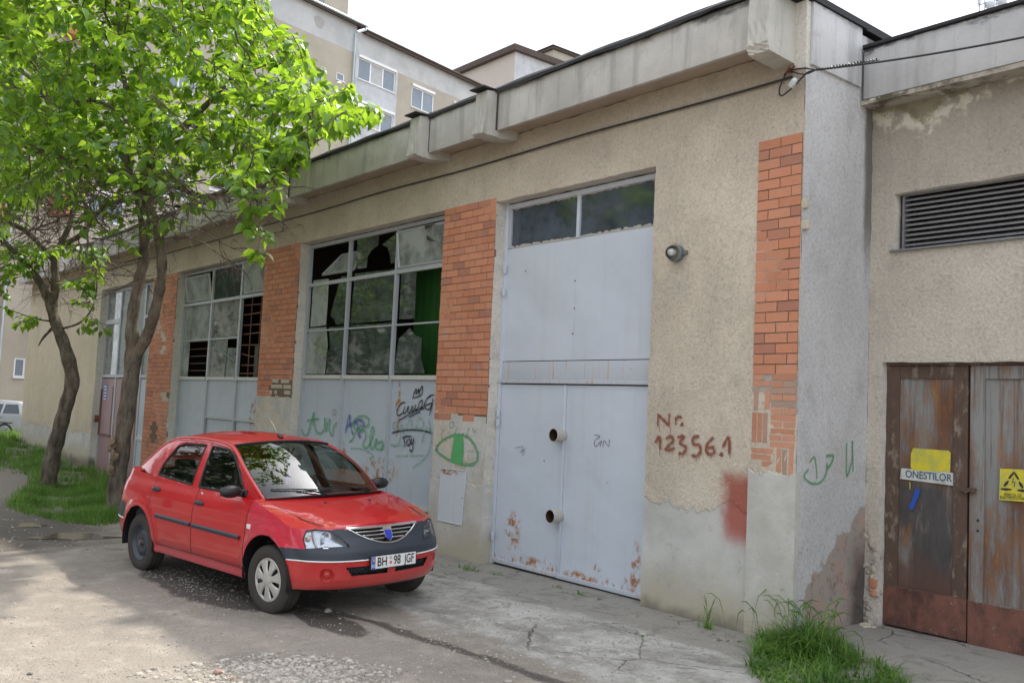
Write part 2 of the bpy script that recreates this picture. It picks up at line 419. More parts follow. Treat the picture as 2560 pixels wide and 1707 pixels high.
P1 = polyground([(18, 1165), (70, 1120), (200, 1100), (250, 1105), (290, 1130), (300, 1165), (292, 1200), (230, 1213), (150, 1205), (60, 1185)], -.08)
fill(mb, P1, 15000, (.10, .30), (.006, .012))
P2 = [(-36, -1.8), (-27.5, -.9), (-27.2, -.05), (-23.2, -.05), (-17.3, -.1), (-16.5, -.7), (-16.5, -2.2), (-22, -2.6), (-24.5, -2.0), (-28, -2.4), (-36, -4)]
fill(mb, P2, 9000, (.15, .38), (.008, .016))
fill(mb, [(-36, -4), (-28, -2.6), (-26, -.1), (-36, -.1)], 7000, (.2, .42), (.012, .02))
fill(mb, [(-48, -5), (-36, -4.5), (-36, 3), (-48, 3)], 6000, (.2, .42), (.015, .03))
o = mb.build('grass', M_GRASS); tag(o, kind='stuff')
# the overgrown tuft at the foot of the corner pillar
mb = MB()
P3 = [tuple(at(*Z7(*q), .02, 2))[:2] for q in [(600, 1420), (640, 1330), (760, 1290), (880, 1265), (940, 1310), (1010, 1420), (1180, 1500), (1330, 1600), (1250, 1720), (1000, 1720), (800, 1640), (640, 1560), (560, 1490), (600, 1440)]]
bx = [q[0] for q in P3]; by = [q[1] for q in P3]; k = 0
while k < 3800:
    cx, cy = random.uniform(min(bx), max(bx)), random.uniform(min(by), max(by))
    if not inpoly(cx, cy, P3): continue
    hgt = .09+.24*exp(-((cx+4.62)**2+(cy+.22)**2)/.10)+.10*random.random()*random.random()+.05*max(0, sin(cx*9+cy*7))
    if random.random() > .35+hgt*1.8: continue
    for j in range(8):
        x, y = cx+random.gauss(0, .025), cy+random.gauss(0, .025)
        blade(mb, x, y, gz(x, y)-.005, hgt*random.uniform(.55, 1.15), random.choice([.007, .010, .013, .017]), random.uniform(.3, 1.6), random.uniform(0, 6.3), 5); k += 1
for j in range(46):      # stalks with drooping seed heads
    cx, cy = -4.62+random.gauss(0, .26), -.25+random.gauss(0, .16); h_ = random.uniform(.3, .5); az = random.uniform(0, 6.3)
    pts = [(cx+cos(az)*.22*h_*t*t, cy+sin(az)*.22*h_*t*t, gz(cx, cy)+h_*t) for t in (0, .3, .6, .85)]
    pts += [(cx+cos(az)*h_*.34, cy+sin(az)*h_*.34, gz(cx, cy)+h_*.98), (cx+cos(az)*h_*.5, cy+sin(az)*h_*.5, gz(cx, cy)+h_*.95)]
    mb.tube(pts, [.0015, .0015, .0015, .004, .006, .001], 4)
o = mb.build('grass_tuft', M_GRASS2); tag(o, 'tall green grass tuft with seed heads at the foot of the corner pillar', 'grass', kind='stuff')
o['label'] = 'tall green grass tuft with seed heads at the foot of the corner pillar'
def weed(u, v, h, nb, lab, tall=False, sp=.05):
    q = at(u, v, 0.0, 2); q.y = min(q.y, -.03); mb = MB(); z = gz(q.x, q.y)
    for j in range(nb):
        x, y = q.x+random.gauss(0, sp), q.y-abs(random.gauss(0, .03))
        blade(mb, x, y, z-.005, h*random.uniform(.3, .7 if tall else 1), random.uniform(.003, .007), random.uniform(.2, 1.1), random.uniform(0, 6.3))
    if tall:
        for az, hh in ((.3, 1), (2.6, .95), (3.3, .7), (5.8, .75)):
            pts = [(q.x+cos(az)*.25*h*t*t*hh, q.y+sin(az)*.1*h*t*t, z+h*hh*t) for t in (0, .35, .7, .85, 1.05)]
            mb.tube(pts, [.002, .002, .002, .006, .001], 5)
            for s_ in (-1, 1): blade(mb, pts[1][0], pts[1][1], pts[1][2], .14, .006, 1.0, az+s_*1.2)
    tag(mb.build('weed', M_GRASS2), lab, 'weed')
weed(1180+.7267*20-20, 1424, .11, 60, 'low weeds in the corner left of the grey steel gate', sp=.12)
weed(1245, 1436, .06, 30, 'small weed under the hinge side of the grey gate', sp=.07)
weed(1399, 1470, .06, 24, 'small weed sprouting under the middle seam of the grey gate', sp=.03)
weed(1457, 1487, .08, 34, 'bushy weed under the right leaf of the grey gate', sp=.045)
weed(1508, 1497, .04, 14, 'tiniest weed at the right end of the gate threshold', sp=.03)
weed(1770, 1568, .30, 44, 'tall thin weed with two stalks against the stucco wall', True)
weed(1608, 1590, .04, 10, 'tiny weed growing from a crack in the concrete', sp=.02)
# ================================================================ wall materials
def stucco(name, A, B, dado=None, x_dado=None, grey=.3, bumpst=.9, low=True, top_dirt=True, extra=None):
    n = N(name); p = n.sep(); X, Y, Z = p[0], p[1], p[2]
    c = n.mix(n.ss(n.noise(.8, 6, .6), .3, .7), A, B); c = n.mix(n.math('MULTIPLY', n.ss(n.noise(1.9, 7, .7, n.scale((1, 1, .6)), dist=.8), .5, .68), .3), c, (.40, .375, .335))
    c = n.mix(n.math('MULTIPLY', n.ss(n.noise(1, 6, .65, n.scale((3.5, 3.5, .35))), .5, .75), grey), c, tuple(x*.62 for x in A))
    c = n.mix(n.math('MULTIPLY', n.ss(n.noise(2.6, 8, .7), .52, .72), .35), c, tuple(x*.6 for x in B))
    c = n.mix(n.math('MULTIPLY', n.ss(n.noise(9, 6, .75), .62, .75), .4), c, (.10, .085, .065))
    g = n.noise(34, 6, .66, n.mix(.035, n.pos, n.noise(3, 3, out=1)), dist=.5); g2 = n.noise(75, 3, .6)
    c = n.mix(1, c, n.ramp(g, [(.28, (.70, .685, .66)), (.42, (.91, .905, .90)), (.52, (1.0, 1.0, 1.0)), (.72, (1.15, 1.15, 1.14))]), 'MULTIPLY')
    if top_dirt:
        td = n.math('MULTIPLY', n.ss(n.math('ADD', Z, n.math('MULTIPLY', n.noise(.9, 5), 1.1)), 4.9, 6.1), .45)
        c = n.mix(td, c, (.24, .20, .155))
    hs = n.math('ADD', g, n.math('MULTIPLY', g2, .35))
    if dado:
        m = n.ss(n.math('ADD', Z, n.math('MULTIPLY', n.math('SUBTRACT', n.noise(2.4, 6, .6), .5), .75)), dado+.03, dado-.03)
        if x_dado: m = n.math('MULTIPLY', m, n.ss(X, *x_dado))
        dc = n.mix(n.ss(n.noise(1.3, 6, .6), .35, .65), (.40, .40, .375), (.52, .515, .485))
        dc = n.mix(n.ss(n.math('ADD', Z, n.math('MULTIPLY', n.noise(2.2, 5, .6), .6)), .95, .3), dc, (.42, .38, .285))
        dc = n.mix(n.math('MULTIPLY', n.ss(n.noise(5, 7, .7), .55, .7), .5), dc, (.27, .26, .235))
        c = n.mix(m, c, dc); hs = n.math('MULTIPLY', hs, n.math('SUBTRACT', 1, n.math('MULTIPLY', m, .82)))
    if low:
        c = n.mix(n.ss(n.math('ADD', Z, n.math('MULTIPLY', n.noise(3, 5), .35)), .34, .1), c, (.17, .155, .125))
    if extra: c = extra(n, c, X, Y, Z)
    n.bump(hs, bumpst*.75, .026)
    return n.fin(c, .93, 0, .15)
BEI_A, BEI_B = (.62, .55, .45), (.50, .44, .355)
def redpatch(n, c, X, Y, Z):
    m = n.math('MULTIPLY', n.ss(n.math('ADD', X, n.math('MULTIPLY', n.noise(6, 5), .16)), -5.68, -5.50), n.ss(X, -5.30, -5.34))
    zz = n.math('ADD', Z, n.math('MULTIPLY', n.noise(5, 5), .18))
    m = n.math('MULTIPLY', m, n.math('MULTIPLY', n.ss(zz, .80, 1.05), n.ss(zz, 1.66, 1.46)))
    return n.mix(n.math('MULTIPLY', m, .9), c, (.34, .085, .06))
M_STUC = stucco('stucco_beige', BEI_A, BEI_B, dado=1.12, x_dado=(-6.9, -6.8), extra=redpatch)
def leftex(n, c, X, Y, Z):
    return n.mix(n.math('MULTIPLY', n.ss(n.noise(1.1, 5), .4, .7), .3), c, (.50, .43, .27))
M_STUCL = stucco('stucco_left', (.60, .53, .41), (.52, .46, .35), dado=.75, extra=leftex, bumpst=1)
def eff(n, c, X, Y, Z):
    # damp stain and lime bloom below the soffit
    d = n.math('ADD', n.math('ADD', Z, n.math('MULTIPLY', n.noise(2.6, 6, .7), .8)), n.math('MULTIPLY', n.math('ABSOLUTE', n.math('ADD', X, 4.35)), -.55))
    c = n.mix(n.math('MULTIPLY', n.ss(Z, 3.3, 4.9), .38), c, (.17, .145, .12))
    c = n.mix(n.math('MULTIPLY', n.ss(d, 5.12, 5.22), n.ss(n.noise(9, 4), .42, .55)), c, (.60, .57, .47))
    c = n.mix(n.math('MULTIPLY', n.ss(d, 5.3, 5.42), .8), c, (.20, .17, .10))
    return c
M_STUCR = stucco('stucco_right', (.61, .56, .48), (.51, .46, .39), extra=eff, bumpst=1)
def retex(n, c, X, Y, Z):
    e = n.math('ADD', n.math('ADD', Z, n.math('MULTIPLY', Y, -.75)), n.math('MULTIPLY', n.math('SUBTRACT', n.noise(5, 5, .6), .5), .5))
    m = n.math('MULTIPLY', n.ss(e, .36, .3), n.ss(Y, .12, .2))
    bare = n.mix(n.ss(n.noise(3.5, 6, .65), .4, .65), (.33, .30, .265), (.40, .28, .235)); bare = n.mix(n.ss(n.noise(11, 6, .7), .5, .7), bare, (.20, .17, .15))
    c = n.mix(m, c, bare)
    c = n.mix(n.math('MULTIPLY', n.ss(n.math('ADD', Y, n.math('MULTIPLY', n.noise(3), .1)), 1.08, 1.16), n.math('MULTIPLY', n.ss(Z, 3.2, 4.2), .8)), c, (.09, .075, .06))
    return n.mix(n.math('MULTIPLY', n.math('MULTIPLY', n.ss(n.math('ADD', Y, n.math('MULTIPLY', n.noise(4, 5), .3)), 1.0, 1.25), n.ss(Z, 1.0, .5)), .8), c, (.055, .05, .05))
M_GREY = stucco('plaster_grey', (.55, .55, .555), (.46, .46, .465), extra=retex, top_dirt=False, bumpst=.4, low=False)
M_REV = stucco('plaster_reveal', (.64, .61, .55), (.55, .525, .47), bumpst=.3, grey=.15, top_dirt=False)
def conc(n_, A, B, dark=.4, zt=5.98):
    n = N(n_); Z = n.sep()[2]
    c = n.mix(n.ss(n.noise(1.1, 7, .62), .35, .65), A, B)
    c = n.mix(n.math('MULTIPLY', n.ss(n.noise(1, 6, .65, n.scale((5, 5, .45))), .48, .68), .55), c, tuple(x*.62 for x in A)); c = n.mix(n.math('MULTIPLY', n.ss(n.noise(3.5, 7, .7), .55, .7), .35), c, (.30, .27, .22))
    e = n.math('ADD', Z, n.math('MULTIPLY', n.math('SUBTRACT', n.noise(1.4, 7, .7, n.scale((1, 1, 2.5))), .5), .5))
    c = n.mix(n.math('MULTIPLY', n.ss(e, zt-.05, zt+.04), dark*1.4, clamp=True), c, (.07, .07, .075))
    c = n.mix(n.math('MULTIPLY', n.ss(n.noise(13, 5, .7), .66, .74), .6), c, (.14, .13, .12))
    n.bump(n.math('ADD', n.noise(30, 5, .6), n.noise(6, 4)), .35, .01)
    return n.fin(c, .88, 0, .2)
M_FASC = conc('fascia_concrete', (.40, .39, .365), (.52, .505, .475), .6)
M_FASR = conc('fascia_concrete_right', (.42, .42, .42), (.52, .52, .52), .85, 5.70)
M_FASS = conc('fascia_concrete_side', (.46, .46, .465), (.55, .55, .555), .5, 5.97)
M_SOFF = plain('soffit_plaster', (.40, .33, .265), .9, 0, .2, .25, 2, .3)
M_BRKT = conc('bracket_concrete', (.43, .42, .38), (.54, .525, .475), .4)
M_ROOF = plain('roofing_felt', (.035, .035, .037), .8, 0, .3, .3, 5, .4)
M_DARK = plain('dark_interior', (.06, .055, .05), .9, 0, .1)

# brick: every brick is its own small block, coloured per block
def brickmat(name, a, b, c_, dark=(.38, .175, .12)):
    n = N(name); r = n.node('ShaderNodeNewGeometry').outputs['Random Per Island']
    c = n.ramp(r, [(0, a), (.3, b), (.6, c_), (.85, b), (.95, dark), (1, dark)])
    c = n.mix(n.math('MULTIPLY', n.ss(n.noise(14, 5, .65), .5, .75), .35), c, (.34, .15, .09))
    c = n.mix(n.math('MULTIPLY', n.ss(n.noise(3.5, 6, .7), .55, .75), .55), c, (.44, .36, .30)); c = n.mix(n.math('MULTIPLY', n.ss(n.noise(1.6, 7, .72), .52, .72), .5), c, (.20, .115, .085)); c = n.mix(n.math('MULTIPLY', n.ss(n.noise(90, 4, .7), .6, .7), .3), c, (.2, .1, .07))
    n.bump(n.noise(60, 4), .3, .004)
    return n.fin(c, .8, 0, .25)
M_BRICK = brickmat('brick_red', (.50, .205, .115), (.56, .255, .155), (.46, .19, .11))
M_BRICK2 = brickmat('brick_worn', (.50, .22, .13), (.56, .29, .19), (.46, .21, .13), (.36, .26, .2))
M_MORT = plain('mortar', (.17, .125, .095), .95, 0, .1, .3, 20, .5)
def whitewash(name):
    n = N(name); p = n.sep()
    c = n.mix(n.ss(n.noise(2.2, 6, .65), .35, .7), (.44, .425, .385), (.55, .545, .51))
    c = n.mix(n.ss(n.math('ADD', p[2], n.math('MULTIPLY', n.noise(2.2, 5, .6), .6)), .95, .3), c, (.42, .385, .30))
    c = n.mix(n.math('MULTIPLY', n.ss(n.noise(7, 7, .7), .6, .72), .7), c, (.24, .21, .18))
    n.bump(n.noise(18, 6, .65), .5, .012); return n.fin(c, .92, 0, .15)
M_WASH = whitewash('whitewash')

def paintmetal(name, col, rust_z=.35, rust=.5, streak=.15, dent=.5, patch=()):
    n = N(name); p = n.sep(); X, Y, Z = p
    c = n.mix(n.noise(1.2, 4), tuple(x*.93 for x in col), tuple(min(1, x*1.06) for x in col))
    c = n.mix(n.math('MULTIPLY', n.ss(n.noise(1, 6, .6, n.scale((9, 9, .6))), .5, .8), streak*2), c, (.42, .40, .36))
    e = n.math('SUBTRACT', n.noise(3.2, 8, .72, n.scale((1.6, 1.6, 1))), n.math('MULTIPLY', Z, .33/max(rust_z, .05)*.55))
    rm = n.math('MULTIPLY', n.ss(e, .47, .55), n.ss(n.noise(7, 6, .75, n.scale((3, 3, .8))), .48, .6))
    rc = n.mix(n.noise(22, 5, .7), (.20, .07, .025), (.48, .22, .07))
    c = n.mix(n.math('MULTIPLY', rm, rust*2, clamp=True), c, rc)
    for (x0, z0, rx, rz) in patch:
        dx = n.math('DIVIDE', n.math('SUBTRACT', X, x0), rx); dz = n.math('DIVIDE', n.math('SUBTRACT', Z, z0), rz)
        d = n.math('ADD', n.math('MULTIPLY', dx, dx), n.math('MULTIPLY', dz, dz))
        m = n.math('MULTIPLY', n.ss(d, 1, .2), n.ss(n.noise(9, 7, .75), .45, .6)); c = n.mix(m, c, rc); rm = n.math('MAXIMUM', rm, m)
    sp = n.math('MULTIPLY', n.ss(n.noise(5.5, 7, .75), .69, .73), .8); c = n.mix(sp, c, (.25, .10, .05))
    n.bump(n.math('ADD', n.math('MULTIPLY', n.noise(1.1, 3, .5), dent*14), n.math('MULTIPLY', rm, .2)), .35, .012)
    return n.fin(c, n.math('ADD', .42, n.math('MULTIPLY', rm, .45)), 0, .4)
M_GATE = paintmetal('paint_grey_blue', (.51, .56, .625), .42, .55, .12, .9, [(-9.05, .45, .2, .3), (-8.75, .08, .5, .14), (-6.95, .25, .09, .45), (-7.8, .08, .35, .09)])
M_GATEU = paintmetal('paint_grey_blue_clean', (.52, .57, .635), .02, .0, .12, 1.0)
def beamrust(name):
    n = N(name); p = n.sep()
    c = (.46, .49, .54); s_ = n.noise(1, 5, .7, n.scale((22, 22, .5)))
    c = n.mix(n.math('MULTIPLY', n.ss(s_, .56, .66), .75), c, (.50, .30, .14)); c = n.mix(n.ss(n.noise(30, 3), .68, .75), c, (.2, .08, .03))
    return n.fin(c, .55, 0, .4)
M_BEAM = beamrust('paint_rust_streaks')
M_PANEL = paintmetal('paint_panel', (.42, .475, .53), .30, .35, .42, .9, [(-12.3, .95, .6, .25), (-11.9, 1.9, .10, .5), (-13.5, .9, .2, .5), (-17.0, 1.6, .3, .4)])
M_FRAME = paintmetal('paint_frame', (.40, .43, .46), .1, .3, .4, 0)
M_SILL = paintmetal('paint_sill', (.52, .53, .49), .1, .6, .4, 0)
M_RUSTD = plain('rust', (.16, .06, .03), .85, 0, .2, .4, 30, .4)
M_PURP = paintmetal('paint_mauve', (.29, .185, .195), .2, .2, .1, .5)
M_GLASS = glassmat('window_glass', (.30, .38, .36), .40, (.115, .145, .135), .15)
M_GLASSD = glassmat('window_glass_dusty', (.5, .58, .56), .75, (.33, .36, .35), .30, .08)
M_GLASST = glassmat('window_glass_dark', (.20, .26, .32), .55, (.085, .105, .135), .10, .08)
M_CURT = plain('green_curtain', (.018, .075, .014), .8, 0, .2, .3, 6)
M_WHITE = plain('white_board', (.50, .50, .47), .8, 0, .2, .2, 4)

# ================================================================ garage building
XG0, XG1 = -9.46, -6.70            # gate opening
W1a, W1b = -15.05, -10.64          # first window
W2a, W2b = -21.15, -16.50
W3a, W3b = -27.10, -22.80
XL, XR, ZT, ZROOF = -35.5, -4.87, 4.74, 5.52
G = thing('garage_building', (-20, 0, 0), 'long single storey garage with beige stucco, brick pillars and broken windows', 'garage')
holes = [(XG0, XG1, -1, 4.68), (W1a, W1b, -1, ZT), (W2a, W2b, -1, ZT), (W3a, W3b, -1, ZT)]
def gridline(a, b, step, keys):
    ks = sorted(set([a, b]+[k for k in keys if a < k < b])); out = []
    for i in range(len(ks)-1):
        m = max(1, round((ks[i+1]-ks[i])/step)); out += [ks[i]+(ks[i+1]-ks[i])*j/m for j in range(m)]
    return out+[b]
def wallgrid(x0, x1, z0, z1, holes, y=0., step=.09, jit=.006, rev=.2):
    mb = MB(); GX = gridline(x0, x1, step, [h[0] for h in holes]+[h[1] for h in holes]); GZ = gridline(z0, z1, step, [h[3] for h in holes]+[h[2] for h in holes])
    idx = {}; vs = []; fs = []
    def vid(i, j):
        if (i, j) not in idx:
            x, z = GX[i], GZ[j]; w = .007*sin(x*1.7+z*2.3)*sin(z*1.1-x*.6)
            idx[(i, j)] = len(vs); vs.append((x+random.uniform(-jit, jit), y+w+random.uniform(-.001, .001), z+random.uniform(-jit, jit)))
        return idx[(i, j)]
    solid = lambda i, j: 0 <= i < len(GX)-1 and 0 <= j < len(GZ)-1 and not any(h[0]-1e-6 < (GX[i]+GX[i+1])/2 < h[1]+1e-6 and h[2]-1e-6 < (GZ[j]+GZ[j+1])/2 < h[3]+1e-6 for h in holes)
    for i in range(len(GX)-1):
        for j in range(len(GZ)-1):
            if not solid(i, j): continue
            fs.append((vid(i, j), vid(i+1, j), vid(i+1, j+1), vid(i, j+1)))
    mb.add(vs, fs, 0); fs2 = []
    # reveals
    back = {}
    def bid(k):
        if k not in back: back[k] = len(vs2); vs2.append(vs[k]); vs2.append((vs[k][0], y+rev, vs[k][2]))
        return back[k]
    vs2 = []
    for i in range(len(GX)-1):
        for j in range(len(GZ)-1):
            if not solid(i, j): continue
            for (di, dj, a, b) in ((1, 0, (i+1, j), (i+1, j+1)), (-1, 0, (i, j+1), (i, j)), (0, 1, (i+1, j+1), (i, j+1)), (0, -1, (i, j), (i+1, j))):
                ii, jj = i+di, j+dj
                if 0 <= ii < len(GX)-1 and 0 <= jj < len(GZ)-1 and not solid(ii, jj):
                    A, B = bid(vid(*a)), bid(vid(*b)); fs2.append((A, A+1, B+1, B))
    mb.add(vs2, fs2, 1); return mb
wallgrid(-22.80, XR, -.6, ZROOF, holes[:3]).build('front_wall', [M_STUC, M_REV], G)
wallgrid(XL, -22.802, -.8, ZROOF, holes[3:]).build('front_wall', [M_STUCL, M_REV], G)
mb = MB(); mb.grid([[(XR, y, z) for z in gridline(-.3, 5.9, .3, [])] for y in (0.0, .3, .6, .9, 1.2, 1.3)]); mb.build('side_wall', M_GREY, G)
mb = MB()
mb.face([(XL, 0, -1), (XL, 12, -1), (XL, 12, 5.5), (XL, 0, 5.5)]); mb.face([(XL, 12, -1), (XR, 12, -1), (XR, 12, 5.5), (XL, 12, 5.5)]); mb.face([(XR, 1.35, -1), (XR, 12, -1), (XR, 12, 5.5), (XR, 1.35, 5.5)])
mb.build('rear_wall', M_STUC, G)
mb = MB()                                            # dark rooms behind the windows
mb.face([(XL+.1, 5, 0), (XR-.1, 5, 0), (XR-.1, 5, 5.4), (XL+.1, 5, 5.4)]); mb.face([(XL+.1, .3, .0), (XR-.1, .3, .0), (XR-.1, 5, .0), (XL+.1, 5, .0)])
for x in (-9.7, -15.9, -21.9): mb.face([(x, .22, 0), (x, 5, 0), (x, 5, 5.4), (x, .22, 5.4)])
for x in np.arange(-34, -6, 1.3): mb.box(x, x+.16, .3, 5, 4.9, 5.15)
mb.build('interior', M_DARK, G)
mb = MB(); mb.box(XL-.3, XR+.02, -.33, 12.2, 5.96, 6.04); mb.build('roof', M_ROOF, G)
mb = MB(); mb.box(XL-.3, XR-.13, -.355, 0.02, 5.53, 5.58); mb.build('soffit', M_SOFF, G)
# fascia slabs between the brackets, with a slightly uneven felt edge
brk = [-33.2, -31.5, -27.6, -26.1, -21.4, -19.9, -15.03, -10.71, -9.20, -5.10]
fe = [XL-.35]+brk
for i in range(len(fe)-1):
    mb = MB(); x0, x1 = fe[i]+(.115 if i else 0), fe[i+1]-.115
    y0 = -.37+(.012 if i % 2 else 0); mb.bevbox(x0, x1, y0, -.30, 5.47+(.01 if i % 2 else 0), 5.97, .012); mb.build('fascia', M_FASC, G, smooth=True, angle=RAD(30))
mb = MB(); xx = [XL-.4+.16*i for i in range(int((XR-XL+.35)/.16))]
rows = [[(x, -.40+.008*sin(x*7), 5.955+.010*sin(x*3.1)+.012*random.random()*(1 if random.random() < .3 else .2)) for x in xx], [(x, -.405+.008*sin(x*7), 6.0) for x in xx], [(x, -.36, 6.05+.006*sin(x*5)) for x in xx], [(x, -.2, 6.055) for x in xx]]
mb.grid(rows); mb.build('roof_edge', M_ROOF, G)
def bracket(x, last=False):
    mb = MB(); w0, w1 = .105, .115; zb, zt = (5.40, 5.93) if not last else (5.38, 6.2)
    fb, ft = -.575, -.53
    prof = [(fb, zb+.02), (fb+.03, zb), (-.3, zb-.01), (-.001, zb+.03), (-.001, zt+.1), (ft, zt+.03)]
    if last: prof = [(-.46, 5.46), (-.42, 5.38), (0.0, 5.36), (0, 5.95), (-.42, 5.95)]
    rows = []
    a = [(x-w1, y, z) for y, z in prof]; b = [(x+w1, y, z) for y, z in prof]
    bm = bmesh.new(); va = [bm.verts.new(p) for p in a]; vb = [bm.verts.new(p) for p in b]; k = len(prof)
    bm.faces.new(va); bm.faces.new(vb[::-1])
    for i in range(k): bm.faces.new((va[i], vb[i], vb[(i+1) % k], va[(i+1) % k]))
    bmesh.ops.recalc_face_normals(bm, faces=bm.faces)
    bmesh.ops.subdivide_edges(bm, edges=bm.edges[:], cuts=5, use_grid_fill=True)
    for v in bm.verts:
        if v.co.y < -.35 and v.co.z < 5.7: v.co += Vector((random.uniform(-.006, .006), random.uniform(-.004, .01), random.uniform(-.004, .008)))
    mb.bm(bm); mb.build('bracket', M_BRKT, G)
    if not last:
        mb = MB(); mb.box(x-.15, x+.14, -.62, -.405, 5.985, 6.0, jit=.008); mb.build('bracket_cap', M_ROOF, G)
for x in brk: bracket(x, x == brk[-1])
M_JNT = plain('joint_dark', (.07, .065, .06), .95, 0, .1, .3, 20)
for x in brk[:-1]:
    mb = MB(); mb.box(x+.1155, x+.132, -.376, -.36, 5.485, 5.955, jit=.003); mb.build('joint', M_JNT, G)
# return parapet band on the side wall
mb = MB(); mb.bevbox(XR-.1, XR+.03, .06, .93, 5.34, 5.95, .01); mb.build('side_parapet', M_FASS, G, smooth=True, angle=RAD(30))
mb = MB(); mb.box(XR-.12, XR+.05, -.01, .99, 5.952, 5.985); mb.build('roof_edge', M_ROOF, G)
mb = MB(); mb.box(XR-.12, XR+.005, -.012, .055, 5.3, 5.948); mb.build('corner_strip', M_REV, G)

# ---- brick pillars
def bricks(x0, x1, z0, z1, L=.25, H=.0985, skip=None, j=.010, y=-.006, mb=None):
    mb = mb or MB(); r = 0; z = z1
    while z-H > z0-.02:
        off = [0, -.5*L][r % 2]+random.uniform(-.006, .006); x = x0+off
        while x < x1-.01:
            a, b = max(x, x0), min(x+L, x1)
            if b-a > .03 and not (skip and skip((a+b)/2, z-H/2)):
                e = random.uniform(0, .004)
                mb.box(a+j/2+random.uniform(-.002, .002), b-j/2, y-e, .03, z-H+j*.9, z-random.uniform(0, .002), jit=.0016)
            x += L
        z -= H; r += 1
    return mb
def mortar(x0, x1, z0, z1, m=None, y=-.002):
    mb = MB(); mb.box(x0, x1, y, .02, z0, z1); return mb
def pillar(x0, x1, z0, z1, L=.25, skip=None):
    o = bricks(x0, x1, z0, z1, L, skip=skip).build('brick_pillar', M_BRICK, G)
    mortar(x0+.004, x1-.004, z0, z1-.005).build('mortar', M_MORT, o); return o
pillar(W1b, XG0, 1.78, 4.74, .262, lambda x, z: z < 1.87 and x > W1b+.12 and random.random() < .7)
pillar(-16.50, W1a, 1.98, 4.76, .26, lambda x, z: (z < 2.3 and x > -15.95))
pillar(-22.80, -21.15, .2, 4.74, .262, lambda x, z: (abs(z-3.2) < .3 and -22.0 < x < -21.5 and random.random() < .6) or (1.75 < z < 1.98 and x > -21.7) or (abs(z-1.05) < .22 and abs(x+22.0) < .22))
o = pillar(-5.37, XR-.012, 2.42, 4.68, .25, lambda x, z: (abs(z-4.02) < .05 and x > -5.0) or (abs(z-3.82) < .03 and x > -5.0))
bricks(-5.16, XR-.012, 1.75, 2.42, .27, .062, skip=lambda x, z: False).build('brick_patch', M_BRICK2, G)
mb = MB()                                            # bricks stood on end beside them
for (x, z0, z1) in [(-5.36, 1.78, 2.06), (-5.30, 1.78, 2.06), (-5.24, 1.78, 2.06), (-5.35, 2.08, 2.30), (-5.22, 2.10, 2.28), (-5.08, 1.52, 1.74), (-5.02, 1.50, 1.73), (-4.95, 1.5, 1.74)]: mb.box(x+.002, x+.052, -.008, .03, z0, z1, jit=.002)
for (x0, x1, z) in [(-5.36, -5.17, 2.31), (-5.36, -5.25, 2.37), (-5.36, -5.12, 1.68), (-5.36, -5.14, 1.62), (-5.24, -5.12, 1.56)]: mb.box(x0, x1, -.007, .03, z, z+.05, jit=.002)
mb.build('brick_patch', M_BRICK2, G)
mortar(-5.37, XR-.002, 1.5, 2.43, y=-.0025).build('mortar', plain('mortar_grey', (.36, .33, .30), .95, 0, .1, .3, 20, .8), G)
# plastered feet of the pillars
def foot(x0, x1, z1, y=-.012, step=.025, name='pillar_base', sd=.2):
    mb = MB(); n_ = int((x1-x0)/step)+1; rows = []
    for i in range(n_+1):
        x = x0+(x1-x0)*i/n_; t = z1+.014*sin(x*23)+.01*sin(x*51)+random.uniform(-.006, .006); rows.append([(x, y+random.uniform(-.001, .001), -.8), (x, y, .4), (x, y, .9), (x, y, t-.02), (x, .015, t)])
    mb.grid(rows)
    for xx, s_ in ((x0, 1), (x1, -1)):
        mb.face([(xx, y, -.8), (xx, y, z1), (xx, sd, z1), (xx, sd, -.8)][::s_])
    return mb.build(name, M_WASH, G)
foot(-5.385, XR+.004, 1.52, -.014, sd=.05)
foot(W1b-.01, XG0+.004, 1.0)
bricks(W1b+.02, XG0-.05, 1.02, 1.80, .262, .0985, j=.004, y=-.004).build('painted_bricks', M_WASH, G)
foot(-16.51, W1a+.004, 1.45)
bricks(-16.45, W1a-.02, 1.5, 2.0, .26, .0985, j=.003, y=-.003).build('painted_bricks', M_WASH, G)
mortar(W1b+.01, XG0-.01, 1.0, 1.865, y=-.0032).build('mortar', M_WASH, G)
M_RUBL = plain('broken_plaster', (.46, .42, .33), .95, 0, .1, .25, 14, .8)
mb = MB()
for (x, z, w) in [(-15.86, 2.255, .24), (-15.5, 2.25, .32), (-15.9, 2.155, .45), (-15.4, 2.15, .3), (-15.95, 2.05, .1), (-15.75, 2.05, .1), (-15.35, 2.05, .24), (-15.7, 1.96, .12), (-15.3, 1.94, .15)]: mb.bevbox(x, x+w, -.01, .05, z, z+.07, .012); mb.build('broken_brick', M_RUBL, G); mb = MB()
for (x, z) in [(-21.9, 3.35), (-21.75, 3.15), (-21.95, 3.05), (-21.6, 1.9), (-21.55, 1.8), (-22.05, 1.1), (-22.0, 1.0), (-4.99, 4.0), (-4.97, 3.8)]: mb.bevbox(x, x+.16, 0, .05, z-.04, z+.05, .015); mb.build('broken_plaster', M_RUBL, G); mb = MB()
mortar(-16.48, W1a, 1.9, 2.32, y=-.001).build('mortar', M_RUBL, G)
